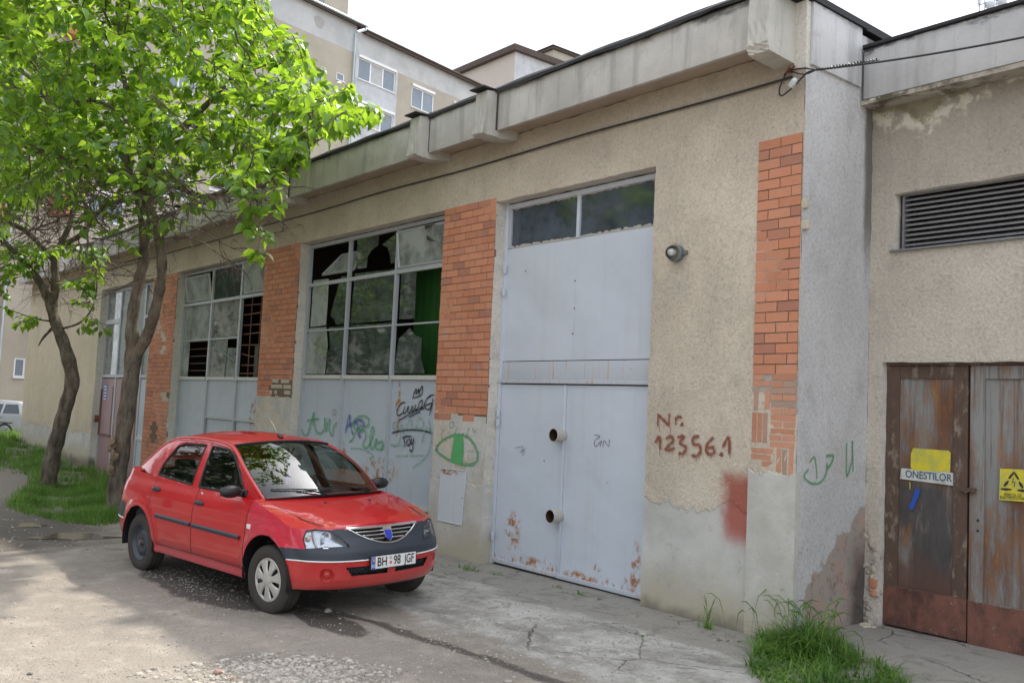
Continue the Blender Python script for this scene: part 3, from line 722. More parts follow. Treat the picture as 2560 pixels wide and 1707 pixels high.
# meter cabinet in the pillar left of the gate
M_CAB = paintmetal('cabinet_paint', (.55, .58, .62), .3, .2, .3, .3, [(-10.2, 1.1, .35, .05)])
p0, p1, p2, p3 = [at(*ZG(*q), -.02) for q in [(1152, 832), (1328, 845), (1292, 1232), (1128, 1195)]]
mb = MB(); mb.poly([p0, p1, p2, p3], (0, .04, 0)); c_ = mb.build('meter_cabinet', M_CAB, G)
mb = MB(); cs = [p0, p1, p2, p3]
for i in range(4): mb.tube([cs[i]+Vector((0, -.004, 0)), cs[(i+1) % 4]+Vector((0, -.004, 0))], .008, 4)
mb.build('frame', M_CAB, c_)
mb = MB(); q = at(*ZG(1300, 1040), -.03); mb.tube([q, q+Vector((0, -.006, 0))], .008, 8); mb.build('lock', M_RUSTD, c_)

M_PUTTY = plain('putty', (.40, .37, .33), .9)
# ---- big gate
Yd = .2
M_RAILB = beamrust('paint_bottom_rail')
T = thing('gate', (-8.1, Yd, 0), None, None); T.parent = G; T.location = (-8.1+20, Yd, 0)
def gbox(name, x0, x1, z0, z1, y0, y1, m, par=T, b=.004):
    mb = MB(); mb.bevbox(x0, x1, y0, y1, z0, z1, b, ); return mb.build(name, m, par, smooth=True, angle=RAD(30))
zt_ = .035
def leaf(x0, x1, z0, z1, m, bow=.006, name='leaf'):
    mb = MB(); nx, nz = 14, 24
    mb.grid([[(x0+(x1-x0)*i/nx, Yd-.02-bow*sin(pi*i/nx)*sin(2.3*pi*j/nz+i*.2)*.5, z0+(z1-z0)*j/nz) for j in range(nz+1)] for i in range(nx+1)])
    return mb.build(name, m, T, smooth=True)
leaf(-9.40, -8.185, zt_, 2.30, M_GATE); leaf(-8.165, -6.70, zt_-.02, 2.30, M_GATE)
leaf(-9.41, -8.08, 2.60, 4.07, M_GATEU, .012, 'upper_panel'); leaf(-8.079, -6.70, 2.60, 4.07, M_GATEU, .012, 'upper_panel')
gbox('crossbeam', -9.46, -6.70, 2.37, 2.59, Yd-.03, Yd+.03, M_BEAM)
gbox('crossbeam', -9.46, -6.70, 2.315, 2.368, Yd-.055, Yd+.03, M_BEAM)
gbox('jamb', -9.46, -9.405, 0, 4.68, Yd-.045, Yd+.03, M_GATEU); gbox('seam_strip', -8.195, -8.15, .02, 2.30, Yd-.04, Yd-.022, M_GATE)
gbox('bottom_rail', -9.40, -8.2, .025, .075, Yd-.045, Yd, M_RAILB); gbox('bottom_rail', -8.19, -6.70, .02, .07, Yd-.045, Yd, M_RAILB)
mb = MB(); mb.box(-9.40, -6.70, Yd-.02, Yd+.02, -.1, .02); mb.build('gap', M_DARK, T)
gbox('top_rail', -9.404, -6.70, 4.60, 4.66, Yd-.04, Yd+.03, M_GATEU); gbox('glazing_bar', -8.10, -8.05, 4.075, 4.6, Yd-.035, Yd+.02, M_GATEU)
gbox('glazing_bar', -9.404, -9.35, 4.075, 4.6, Yd-.03, Yd+.02, M_FRAME)
for x0, x1 in ((-9.35, -8.10), (-8.05, -6.70)):
    mb = MB(); mb.grid([[(x0+(x1-x0)*i/6, Yd-.005+.003*sin(i*1.7+j), 4.075+.525*j/4) for j in range(5)] for i in range(7)]); mb.build('pane', M_GLASST, T, smooth=True)
mb = MB()
for x0, x1 in ((-9.35, -8.10), (-8.05, -6.70)):
    for top_ in (0, 1):
        mb = MB()
        for k in range(26):
            x = x0+(x1-x0)*k/26
            if top_: mb.box(x, x+(x1-x0)/26, Yd-.018, Yd-.006, 4.6-random.uniform(.002, .018), 4.6)
            else: mb.box(x, x+(x1-x0)/26, Yd-.018, Yd-.006, 4.075, 4.085+random.uniform(.005, .03))
        mb.build('putty', M_PUTTY, T)
for zz, lg in ((1.70, 0), (.745, 0)):
    q = Vector((-8.20, Yd-.02, zz)); mb = MB()
    Mx = Matrix.Translation(q) @ Matrix.Rotation(RAD(0), 4, 'Z')
    mb.lathe([(.080, -.004), (.080, -.15), (.074, -.152)], 28, 0, 'y', Mx)
    h_ = mb.build('lock_tube', plain('tube_paint', (.44, .42, .38), .5, 0, .4, .3, 20), T, smooth=True, angle=RAD(40))
    mb = MB(); mb.lathe([(.0735, -.151), (.0725, -.008), (0, -.008)], 24, 0, 'y', Mx); mb.box(q.x-.03, q.x+.03, q.y-.05, q.y-.015, q.z-.05, q.z+.03); mb.build('tube_inside', plain('dark_rust', (.05, .028, .018), .9, 0, .2, .4, 30), h_)
for zz in (3.8, 3.5, 1.92, 1.80, .35): gbox('hinge', -9.425, -9.385, zz-.05, zz+.05, Yd-.075, Yd-.046, M_GATEU)
mb = MB()
for (u, v) in [(183, 382), (353, 415), (351, 510), (345, 597), (247, 1034), (338, 722)]:
    q = at(*Z5(u, v), Yd-.03); mb.tube([q, q+Vector((0, .02, 0))], .008, 6)
mb.build('bolt', M_RUSTD, T)

# ---- steel windows.  columns: x of mullions; rows: z of bars
def window(x0, x1, cols, zs, bottoms, names):
    T = thing('window', ((x0+x1)/2, Yd, 0), None, None); T.parent = G; T.location = ((x0+x1)/2+20, Yd, 0)
    return T
def bar(mb, x0, x1, z0, z1, d=.03, y=Yd): mb.box(x0, x1, y-d, y+.02, z0, z1)
def pane(T, pts, m, y=Yd, dy=0):
    mb = MB(); mb.face([(p[0], y+dy, p[1]) for p in pts]); return mb.build('pane', m, T)
# W1
T1 = window(W1a, W1b, None, None, None, None)
xc = [-15.0, -13.62, -12.08, -10.6]; zsill, zmid, ztr = 2.38, 3.18, 4.0
m1, m2 = at(*Z4(575, 860), Yd).x, at(*Z4(835, 850), Yd).x
xc = [W1a+.0, m1, m2, W1b]
mb = MB()
for x in (xc[0]+.03, xc[1], xc[2], xc[3]-.03):
    bar(mb, x-.028, x+.028, 0, 4.70, .035)
    mb.box(x-.010, x+.010, Yd-.047, Yd-.035, 0, 4.70)
bar(mb, xc[0], xc[3], 4.66, 4.72, .033)
for i in range(3):
    a, b = xc[i]+(.058 if i == 0 else .03), xc[i+1]-(.058 if i == 2 else .03)
    bar(mb, a, b, ztr-.03, ztr+.03, .034); bar(mb, a, b, zmid-.012, zmid+.012, .022)
mb.build('frame', M_FRAME, T1)
for i in range(3):
    a, b = xc[i]+(.058 if i == 0 else .03), xc[i+1]-(.058 if i == 2 else .03)
    mb = MB(); bar(mb, a, b, zsill-.035, zsill+.03, .05); mb.build('sill', M_SILL, T1)
    mb = MB(); mb.grid([[(a+(b-a)*k/8, Yd+.0-.008*sin(pi*k/8)*sin(j*.8), (.52 if i == 2 else .62)+(zsill-.04-(.52 if i == 2 else .62))*j/10) for j in range(11)] for k in range(9)])
    mb.build('panel', M_PANEL, T1, smooth=True)
    mb = MB(); bar(mb, a, b, (.48 if i == 2 else .58), (.52 if i == 2 else .62), .05); mb.build('rail', M_SILL, T1)
    mb = MB(); mb.grid([[(a, Yd, 0), (a, Yd, .48 if i == 2 else .58)], [(b, Yd, 0), (b, Yd, .48 if i == 2 else .58)]]); mb.build('lower_panel', paintmetal('paint_dull', (.27, .31, .35), .3, .3, .4, .4) if i == 0 else bpy.data.materials['paint_dull'], T1)
def P4(*pts, y=Yd): return [(at(*Z4(*p), y).x, at(*Z4(*p), y).z) for p in pts]
A0, A1, B0, B1, C0, C1 = xc[0]+.058, xc[1]-.028, xc[1]+.028, xc[2]-.028, xc[2]+.028, xc[3]-.058
z4, z3, z2, z1 = 4.66, ztr, zmid, zsill+.03
# lower row, broken
pane(T1, P4((375, 742), (470, 735), (478, 830), (462, 990), (355, 990)), M_GLASSD)
pane(T1, P4((482, 738), (568, 728), (548, 988), (466, 990), (478, 860), (490, 850)), M_GLASS, dy=.003)
pane(T1, P4((600, 722), (742, 718), (722, 988), (580, 988)), M_GLASS)
pane(T1, P4((738, 718), (832, 708), (808, 988), (718, 988)), M_GLASS, dy=.004)
pane(T1, P4((862, 800), (925, 740), (955, 780), (990, 796), (985, 900), (1005, 985), (838, 988)), M_GLASS)
# second row
pane(T1, P4((400, 482), (484, 472), (478, 600), (468, 725), (382, 735)), M_GLASSD)
pane(T1, P4((552, 460), (592, 455), (575, 715), (524, 722), (516, 700), (492, 672), (510, 600), (530, 530)), M_GLASS)
pane(T1, P4((626, 445), (850, 418), (832, 698), (600, 716)), M_GLASS)
pane(T1, P4((880, 410), (962, 395), (950, 690), (866, 692)), M_GLASS)
# top row
pane(T1, P4((640, 250), (756, 228), (752, 290), (715, 318), (695, 352), (690, 412), (632, 420)), M_GLASS)
pane(T1, P4((866, 212), (855, 385), (820, 390), (815, 340), (800, 300), (772, 286), (820, 250)), M_GLASS)
mb = MB(); cv = P4((952, 400), (1100, 380), (1075, 990), (1005, 990), (990, 800), (958, 780)); nn_ = 24    # pleated curtain
rows = []
xa_, xb_ = cv[0][0]-.48, W1b-.2
for k in range(nn_+1):
    x = xa_+(xb_-xa_)*k/nn_; y = .55+.03*sin(k*1.9); rows.append([(x, y, 2.3), (x, y, 3.1), (x, y, 4.1)])
mb.grid(rows); mb.build('curtain', M_CURT, T1, smooth=True)
def casement(T, pts, hinge_z, tilt, m, fm):
    # tilted top-hung light: frame bars and a pane in its own plane
    q = [Vector((x, Yd-.02-(tilt*(z-hinge_z)), z)) for x, z in pts]; mb = MB()
    for i in range(4): mb.tube([q[i], q[(i+1) % 4]], .022, 4)
    f = mb.build('casement', fm, T); mb = MB(); mb.face(q); mb.build('pane', m, T)
casement(T1, P4((432, 448), (602, 420), (600, 310), (495, 335)), 4.0, -.45, M_GLASSD, M_FRAME)
casement(T1, [(C0+.04, 4.06), (C1+.02, 4.06), (C1+.02, 4.60), (C0+.04, 4.60)], 4.06, .12, M_GLASSD, M_FRAME)
mb = MB(); q = P4((1042, 190), (1075, 185), (1108, 178), (1050, 215)); mb.face([(p[0], Yd-.13, p[1]) for p in q]); q = P4((1045, 238), (1072, 262), (1108, 278), (1060, 270), (1046, 265)); mb.face([(p[0], Yd-.10, p[1]) for p in q]); mb.build('pane_hole', M_DARK, T1)
# W2
T2 = window(W2a, W2b, None, None, None, None)
n1, n2 = at(*ZW(465, 620), Yd).x, at(*ZW(695, 600), Yd).x
xc = [W2a, n1, n2, W2b]; mb = MB()
for x in (xc[0]+.03, xc[1], xc[2], xc[3]-.03): bar(mb, x-.04, x+.04, 0, 4.70, .035)
bar(mb, xc[0], xc[3], 4.66, 4.72, .033)
tr = [4.02, 4.06, 4.1]
for i in range(3):
    a, b = xc[i]+(.07 if i == 0 else .04), xc[i+1]-(.07 if i == 2 else .04)
    bar(mb, a, b, 3.95, 4.01, .04)
    if i < 2: bar(mb, a, b, 3.15, 3.18, .02)
mb.build('frame', M_FRAME, T2)
zs2 = 2.33
for i in range(3):
    a, b = xc[i]+(.07 if i == 0 else .04), xc[i+1]-(.07 if i == 2 else .04)
    mb = MB(); bar(mb, a, b, zs2-.03, zs2+.03, .05); mb.build('sill', M_SILL, T2)
    zb = 1.52 if i else 0
    mb = MB(); mb.grid([[(a+(b-a)*k/6, Yd-.008*sin(pi*k/6)*sin(j*.9+i), zb+(zs2-.03-zb)*j/8) for j in range(9)] for k in range(7)]); mb.build('panel', M_PANEL, T2, smooth=True)
    if i:
        mb = MB(); bar(mb, a, b, 1.49, 1.515, .03); mb.build('rail', M_SILL, T2)
        mb = MB(); mb.grid([[(a+.04, Yd+.01, 0), (a+.04, Yd+.01, 1.48)], [(b-.1*(i-1), Yd+.01, 0), (b-.1*(i-1), Yd+.01, 1.48)]]); mb.build('lower_panel', M_PANEL, T2)
a, b = xc[0]+.07, xc[1]-.04
pane(T2, [(a, 3.18), (b, 3.18), (b, 3.95), (a, 3.95)], M_GLASSD)
pane(T2, [(a, 2.36), (a+.42, 2.36), (a+.42, 3.15), (a, 3.15)], M_GLASSD)
a, b = xc[1]+.04, xc[2]-.04
M_GLR = glassmat('window_glass_sky', (.5, .6, .58), .45, (.36, .38, .36), .8, .02)
pane(T2, [(a, 3.18), (b, 3.18), (b, 3.95), (a, 3.95)], M_GLR); pane(T2, [(a, 4.01), (b, 4.01), (b, 4.66), (a, 4.66)], M_GLASS)
pane(T2, [(a, 2.36), (b, 2.36), (b, 2.95), (a+(b-a)*.62, 2.97), (a+(b-a)*.62, 3.15), (a, 3.15)], M_GLR)
mb = MB(); mb.tube([(a+.15, Yd-.01, 3.1), (a+(b-a)*.6, Yd-.01, 2.82), (b-.1, Yd-.01, 2.68)], .018, 4); mb.tube([(a+(b-a)*.62, Yd-.01, 2.97), (a+(b-a)*.6, Yd-.01, 2.36)], .012, 4); mb.build('tape', plain('tape_green', (.10, .18, .17), .5), T2)
a, b = xc[2]+.04, xc[3]-.07
casement(T2, [(xc[0]+.22, 4.05), (xc[1]-.06, 4.05), (xc[1]-.06, 4.58), (xc[0]+.22, 4.58)], 4.05, .15, M_GLASSD, M_FRAME)
casement(T2, [(a+.1, 4.05), (b, 4.05), (b, 4.62), (a+.1, 4.62)], 4.05, .05, M_GLASSD, M_FRAME)
mb = MB()                                           # bent security grille
for k in range(8):
    z = 2.42+.2*k; mb.tube([(x, Yd+.06+random.uniform(-.01, .01), z+.02*sin(k*3+x)+(.07*-sin(pi*(x-a)/(b-a)) if k == 2 else 0)) for x in (a-.05, a+(b-a)*.35, a+(b-a)*.7, b+.1)], .013, 5)
for k in range(3): mb.tube([(a+(b-a)*(.27+.33*k), Yd+.045, z) for z in (2.35, 3.0, 3.95)], .011, 5)
M_RBAR = plain('rusty_bar', (.17, .08, .055), .8)
mb.build('grille', M_RBAR, T2); mb = MB()
a, b = xc[0]+.07, xc[1]-.04
for k in range(5): mb.tube([(a, Yd+.05, 2.5+.16*k), (b, Yd+.05, 2.5+.16*k)], .009, 5)
mb.build('grille', M_RBAR, T2)
mb = MB(); mb.face([(xc[1]+.04, 1.2, 2.3), (xc[1]+1.3, 1.2, 2.3), (xc[1]+1.3, 1.2, 3.1), (xc[1]+.04, 1.2, 3.1)]); mb.build('inner_board', M_WHITE, T2)
# W3: door and window bay
T3 = window(W3a, W3b, None, None, None, None)
e0, e1, e2 = at(*Z2(628, 500), Yd).x, at(*Z2(755, 500), Yd).x, W3b
mb = MB()
for x in (W3a+.05, e0, e1, (e1+W3b)/2): bar(mb, x-.05, x+.05, -.3, 4.70, .035)
bar(mb, W3a, W3b, 4.64, 4.72, .033); bar(mb, W3a+.1, e0-.05, 3.78, 3.9, .04); bar(mb, e1+.05, W3b, 3.82, 3.9, .04)
bar(mb, W3a+.1, W3b, 2.32, 2.40, .05)
mb.build('frame', M_FRAME, T3)
for (a, b, z0, z1, m) in [(W3a+.1, e0-.05, 3.9, 4.64, M_GLR), (W3a+.1, e0-.05, 2.40, 3.78, M_GLR), (e0+.05, e1-.05, 2.4, 4.64, M_GLASSD), (e1+.05, W3b, 3.9, 4.64, M_GLASSD), (e1+.05, W3b, 2.4, 3.82, M_GLASSD)]: pane(T3, [(a, z0), (b, z0), (b, z1), (a, z1)], m)
for (a, b, m, nm) in [(W3a+.1, e0-.05, M_PURP, 'door'), (e0+.05, e1-.05, M_PURP, 'door'), (e1+.05, (e1+W3b)/2-.05, M_PANEL, 'panel'), ((e1+W3b)/2+.05, W3b, M_PANEL, 'panel')]:
    mb = MB(); mb.bevbox(a, b, Yd-.02, Yd+.02, -.35, 2.3, .01)
    if nm == 'door': mb.bevbox(a+.12, b-.12, Yd-.035, Yd-.021, .75, 2.1, .01)
    mb.build(nm, m, T3)
mb = MB(); bar(mb, e1+.05, W3b, .78, .86, .05); mb.build('rail', M_SILL, T3)
mb = MB(); bar(mb, W3a+.12, e0-.05, .75, .80, .06); mb.box(W3a+.13, W3a+.2, Yd-.06, Yd-.02, .8, 2.0); mb.build('door_rail', plain('mauve_dark', (.16, .07, .07), .6), T3)
q = at(248, 1046, Yd); mb = MB(); mb.lathe([(.10, 0), (.10, -.14), (.085, -.14), (.085, 0)], 20, 0, 'y', Matrix.Translation(q)); mb.build('lock_tube', M_RUSTD, T3, smooth=True)
q = at(263, 980, Yd-.04); mb = MB(); mb.box(q.x-.17, q.x+.17, q.y, q.y+.004, q.z-.22, q.z+.22); s_ = mb.build('door_notice', plain('notice_blue', (.13, .18, .42), .5), T3)
mb = MB()
for k in range(5): mb.box(q.x-.12+.02*(k % 2), q.x+.12, q.y-.003, q.y-.001, q.z+.14-.085*k, q.z+.17-.085*k)
mb.build('notice_lines', plain('white', (.7, .7, .7), .5), s_)

# ---- graffiti and brushed numbers
def ribbon(mb, pts, w, n=6, dy=0.0, drip=0):
    P = smoothline(pts, n); m = len(P); L = []
    for i, p in enumerate(P):
        d = P[min(i+1, m-1)]-P[max(i-1, 0)]; d.y = 0
        if d.length < 1e-6: d = Vector((1, 0, 0))
        d.normalize(); nrm = Vector((-d.z, 0, d.x)); ww = w/2*(1+.22*sin(i*1.3+p.x*40)+random.uniform(-.08, .08)); yy = Vector((0, -(dy+i*2e-5), 0)); e = 1 if 0 < i < m-1 else .6
        L.append([p+nrm*ww*e+yy, p-nrm*ww*e+yy])
    mb.grid(L)
def spray(name, col, op=.95, soft=.5, edge=.75):
    n = N(name); c = n.mix(n.noise(10, 4), tuple(x*.85 for x in col), tuple(min(1, x*1.15) for x in col)); n.fin(c, .7, 0, .3)
    ux = n.sep(n.node('ShaderNodeUVMap').outputs[0])[0]; e = n.math('SUBTRACT', 1, n.math('ABSOLUTE', n.math('SUBTRACT', n.math('MULTIPLY', ux, 2), 1)))
    al = n.math('SUBTRACT', op, n.math('MULTIPLY', n.ss(n.noise(20, 6, .7), .4, .7), soft), clamp=True)
    n.put(n.b.inputs['Alpha'], n.math('MULTIPLY', al, n.ss(n.math('ADD', e, n.math('MULTIPLY', n.math('SUBTRACT', n.noise(70, 4, .7), .5), .5)), 0, edge))); return n.mat
def strokeuv(o):
    uv = o.data.uv_layers.new(name='UVMap'); vi = np.zeros(len(o.data.loops), np.int32); o.data.loops.foreach_get('vertex_index', vi)
    d = np.zeros((len(vi), 2), np.float32); d[:, 0] = vi % 2; uv.data.foreach_set('uv', d.ravel()); return o
M_BLK = spray('marker_black', (.02, .02, .025), 1, .1, .3); M_GRN = spray('spray_green', (.13, .36, .17), .85, .45); M_GRN2 = spray('spray_green_faint', (.17, .36, .26), .55, .4)
M_GRNS = plain('spray_green_solid', (.10, .36, .13), .7, 0, .3, .2, 12); M_BLU = spray('spray_blue', (.07, .11, .36), .75, .5); M_BRN = spray('brush_brown', (.24, .075, .05), 1, .35, .35)
def draw(name, strokes, w, m, conv, y, par, dy=.0):
    mb = MB(); k = 0
    w *= 1.45 if m in (M_GRN, M_GRN2, M_BLU) else 1.1
    for s_ in strokes: ribbon(mb, [at(*conv(*p), y) for p in s_], w, dy=dy+k*.0004); k += 1
    return strokeuv(mb.build(name, m, par))
yp = Yd-.016
draw('graffiti', [[(945, 335), (955, 290), (972, 262), (968, 300), (990, 262), (988, 300), (1012, 240), (1010, 300), (955, 325)],
     [(895, 360), (868, 362), (840, 400), (832, 440), (850, 450), (880, 425)], [(890, 385), (880, 425), (885, 440), (900, 420), (915, 385), (910, 425), (925, 425), (945, 380)],
     [(945, 380), (940, 420), (960, 400), (965, 375), (965, 410), (985, 395), (990, 370), (1000, 350), (1015, 345), (1012, 380), (1000, 400), (1025, 385)], [(1098, 305), (1075, 308), (1045, 335), (1030, 380), (1050, 410), (1072, 395), (1085, 360), (1090, 330)], [(1025, 385), (1060, 370), (1088, 360)], [(1085, 365), (1075, 410), (1065, 450)],
     [(840, 490), (900, 455), (960, 420), (1030, 400)], [(918, 465), (960, 440), (1000, 425)]], .020, M_BLK, ZG, yp, T1)
draw('graffiti', [[(795, 575), (860, 560), (930, 553), (1010, 558), (1080, 575)], [(870, 612), (900, 600), (935, 600)], [(880, 605), (888, 640), (890, 670)], [(912, 620), (903, 650), (915, 665), (930, 640), (918, 615)], [(938, 615), (935, 650), (950, 640), (952, 610)], [(950, 640), (945, 690), (932, 708), (925, 690)]], .024, M_BLK, ZG, yp, T1)
draw('graffiti', [[(155, 545), (170, 590), (195, 580), (225, 480), (240, 430), (238, 500), (260, 570), (290, 580)], [(190, 490), (230, 480), (275, 475)], [(290, 580), (315, 540), (318, 470), (325, 560), (340, 500), (355, 480), (350, 560), (370, 600)], [(405, 500), (380, 540), (375, 600)]], .040, M_GRN, ZG, yp, T1, .001)
draw('graffiti', [[(490, 640), (515, 620), (540, 560), (580, 520), (620, 530), (630, 480), (600, 455), (550, 465), (520, 510), (545, 555), (600, 560), (610, 600), (590, 660), (620, 680), (660, 600), (668, 540), (650, 545), (640, 620), (650, 690), (680, 660), (690, 620), (675, 640), (690, 690), (715, 690)], [(690, 650), (730, 640), (720, 700), (740, 660)]], .040, M_GRN, ZG, yp, T1, .001)
draw('graffiti', [[(465, 580), (480, 500), (495, 450), (500, 520), (520, 590)], [(470, 530), (540, 500), (560, 560)], [(520, 500), (560, 480), (600, 520), (560, 580), (575, 610)]], .05, M_BLU, ZG, yp, T1, .0005)
draw('graffiti', [[(855, 500), (810, 505), (810, 550), (850, 545), (865, 520), (850, 640), (820, 665), (790, 655)], [(875, 590), (900, 520), (930, 475), (945, 560)], [(965, 560), (980, 480), (1010, 475), (1020, 520), (990, 550), (970, 530)], [(1060, 480), (1072, 560), (1040, 540), (1010, 640)], [(1075, 560), (1078, 640), (1040, 740), (980, 800), (945, 825)]], .035, M_GRN2, ZG, yp, T1, .002)
for st_ in ([(500, 685), (580, 690), (665, 735), (640, 755)], [(820, 742), (920, 738), (1020, 735)], [(790, 670), (900, 668)]): draw('graffiti', [st_], .03, M_GRN2, ZG, yp, T1, .0015)
draw('graffiti', [[(365, 415), (390, 410), (385, 430), (370, 445), (400, 450)], [(395, 405), (400, 430), (392, 450)]], .008, plain('pencil', (.16, .17, .2), .6), ZG, yp, T1)
for (x_, y_, l_) in [(162, 395, 26), (211, 395, 44), (163, 498, 30), (252, 516, 34), (268, 518, 20), (330, 530, 26), (342, 524, 18), (398, 522, 16), (484, 524, 14)]:
    draw('paint_drip', [[(x_, y_), (x_+.5, y_+l_*.5), (x_, y_+l_)]], .007, M_BRN, Z7, -.0135, G)
# painted eye on the pillar
o = draw('painted_eye', [[(590, 1240), (600, 1160), (700, 1050), (880, 965), (1080, 980), (1200, 1100), (1265, 1250), (1260, 1370), (1180, 1440), (1020, 1440), (850, 1390), (690, 1300), (600, 1220), (610, 1180)]], .045, M_GRN, ZE, -.009, G, .001)
draw('painted_eye', [[(680, 1040), (685, 950), (710, 860)], [(900, 960), (915, 890), (940, 830)], [(1085, 970), (1110, 900), (1130, 850)], [(850, 740), (880, 770), (870, 830), (820, 840), (815, 770), (850, 745)], [(1190, 850), (1200, 910), (1250, 900)]], .02, M_GRN2, ZE, -.009, G, .002)
mb = MB(); mb.face([at(*ZE(*p), -.0125) for p in [(885, 965), (1020, 965), (1042, 1100), (1040, 1250), (1010, 1450), (820, 1390), (850, 1200)]][::-1]); mb.build('painted_eye', M_GRNS, G)
M_GRNSD = spray('spray_green_side', (.12, .33, .16), .9, .35)
# house number brushed on the stucco
draw('painted_number', [[(155, 395), (155, 335)], [(155, 340), (180, 365), (205, 390)], [(207, 335), (206, 395)], [(237, 388), (235, 352)], [(236, 362), (250, 350), (265, 355)], [(260, 382), (265, 388), (268, 383), (261, 383)],
     [(143, 470), (162, 440), (165, 498)], [(192, 450), (215, 440), (225, 460), (205, 480), (190, 500), (215, 500), (232, 492)], [(245, 445), (275, 440), (255, 470), (285, 490), (270, 518), (250, 515)], [(345, 440), (318, 445), (318, 475), (345, 480), (350, 510), (330, 530), (310, 525)],
     [(410, 445), (385, 470), (375, 500), (390, 522), (412, 515), (408, 490), (385, 495)], [(440, 518), (445, 526), (449, 519), (441, 519)], [(452, 490), (480, 445), (483, 525)]], .033, M_BRN, Z7, -.012, G)
draw('graffiti', [[(845, 590), (830, 630), (860, 655), (900, 650), (930, 610), (935, 560), (920, 530), (955, 530), (940, 570)], [(850, 560), (870, 535), (880, 600), (882, 630), (905, 560)]], .03, M_GRN2, lambda x, y: Z7(x, y), 0, G) if False else None
mb = MB()
for s_, w_ in [([(845, 590), (825, 625), (860, 655), (900, 650), (925, 610), (930, 560)], .03), ([(850, 560), (872, 535), (882, 600), (884, 635)], .025), ([(925, 530), (958, 530), (945, 570), (925, 590)], .04), ([(1020, 470), (1018, 540), (1020, 620), (1030, 600), (1045, 540), (1045, 460), (1048, 600)], .03)]:
    P = smoothline([at(*Z7(*p), XR+.006, 0) for p in s_], 6)
    rows = []; mb = MB()
    for i, q in enumerate(P):
        d = (P[min(i+1, len(P)-1)]-P[max(i-1, 0)]).normalized(); nr = Vector((0, -d.z, d.y)); rows.append([q+nr*w_/2+Vector((i*2e-5, 0, 0)), q-nr*w_/2+Vector((i*2e-5, 0, 0))])
    mb.grid(rows); strokeuv(mb.build('graffiti', M_GRNSD, G))
for st_ in ([(148, 990), (175, 985), (170, 1000), (185, 990)], [(165, 1005), (180, 1000), (172, 1018)]): draw('scrawl', [st_], .006, bpy.data.materials['pencil'], Z5, Yd-.026, T)
for st_ in ([(420, 945), (440, 950), (422, 965), (425, 985), (445, 965), (440, 985)], [(450, 985), (455, 965), (470, 985), (472, 960)]): draw('scrawl', [st_], .008, bpy.data.materials['pencil'], Z5, Yd-.026, T)

# ---- cable along the wall, service cable, wall lamp
M_CBL = plain('cable_black', (.02, .02, .022), .5)
z0c = 5.24
pts = []
for k in range(120):
    x = -34.5+(29.5)*k/119; pts.append((x, -.025, z0c+.01*sin(x*1.4)))
mb = MB(); mb.tube(pts, .011, 6); o = mb.build('wall_cable', M_CBL); tag(o, 'thin black cable running along the stucco just below the eaves', 'cable')
q0 = Vector((-5.02, -.08, 5.22)); q1 = at(*ZR(2900, 220), -.25); s0 = at(*ZR(500, 625), -.1)
def sag(a, b, s_, n=24): return [a.lerp(b, t/n)-Vector((0, 0, s_*4*(t/n)*(1-t/n))) for t in range(n+1)]
mb = MB(); pts = sag(s0, q1, .03); mb.tube(pts, .009, 6)
tw = [p+Vector((0, .012*cos(i*2.2), .012*sin(i*2.2))) for i, p in enumerate([s0.lerp(q1, t/60*.28) for t in range(61)])]; mb.tube(tw, .006, 5)
c0 = at(*ZR(300, 620), -.06); mb.tube(smoothline([s0, at(*ZR(420, 650), -.09), at(*ZR(345, 725), -.09), at(*ZR(270, 800), -.08), at(*ZR(190, 855), -.07), at(*ZR(172, 800), -.05), at(*ZR(215, 690), -.03), at(*ZR(262, 600), -.03)], 6), .008, 6)
mb.tube(smoothline([s0, at(*ZR(400, 612), -.08), c0, at(*ZR(255, 650), -.04)], 6), .007, 5)
mb.tube(smoothline([s0, at(*ZR(420, 660), -.09), at(*ZR(350, 660), -.06), at(*ZR(290, 640), -.03)], 6), .006, 5)
o = mb.build('service_cable', M_CBL); tag(o, 'twisted black service cable strung from the wall corner to the upper right', 'cable')
mb = MB(); a_, b_ = at(*ZR(325, 700), -.095), at(*ZR(275, 775), -.085); ln = (b_-a_); mb.tube([a_, a_+ln*.1, a_+ln*.9, b_], [.028, .034, .038, .036], 14)
o = mb.build('cable_clamp', plain('zinc', (.55, .62, .62), .25, .6), smooth=True, angle=RAD(50)); tag(o, 'shiny zinc sleeve clamped on the cable loop under the roof corner', 'cable clamp')
mb = MB(); q = at(*ZR(290, 645), 0.0); mb.tube([q+Vector((0, .02, 0)), q+Vector((0, -.07, 0)), q+Vector((.03, -.09, .02))], .012, 8); mb.tube([q+Vector((-.06, -.05, -.02)), q+Vector((.06, -.05, .03))], .008, 6)
tag(mb.build('wall_hook', M_RUSTD), 'rusty steel hook holding the service cable at the wall corner', 'hook')
L = at(1697, 635, 0.0)
LT = thing('wall_lamp', L, 'round bulkhead wall lamp with clear glass dome beside the gate', 'lamp')
MG = plain('lamp_metal', (.16, .19, .19), .5, .3, .5, .2, 30); Mx = Matrix.Translation(L) @ Matrix.Rotation(RAD(0), 4, 'Z')
mb = MB(); mb.lathe([(.0, .0), (.085, .0), (.09, -.02), (.085, -.05), (.092, -.055), (.092, -.075), (.078, -.08)], 28, 0, 'y', Mx); mb.box(L.x+.05, L.x+.13, -.05, -.0, L.z-.02, L.z+.02); mb.build('base', MG, LT, smooth=True, angle=RAD(40))
gm = N('lamp_glass'); gm.b.inputs['Transmission Weight'].default_value = 1; gm.fin((.9, .93, .92), .05); gm.b.inputs['IOR'].default_value = 1.3
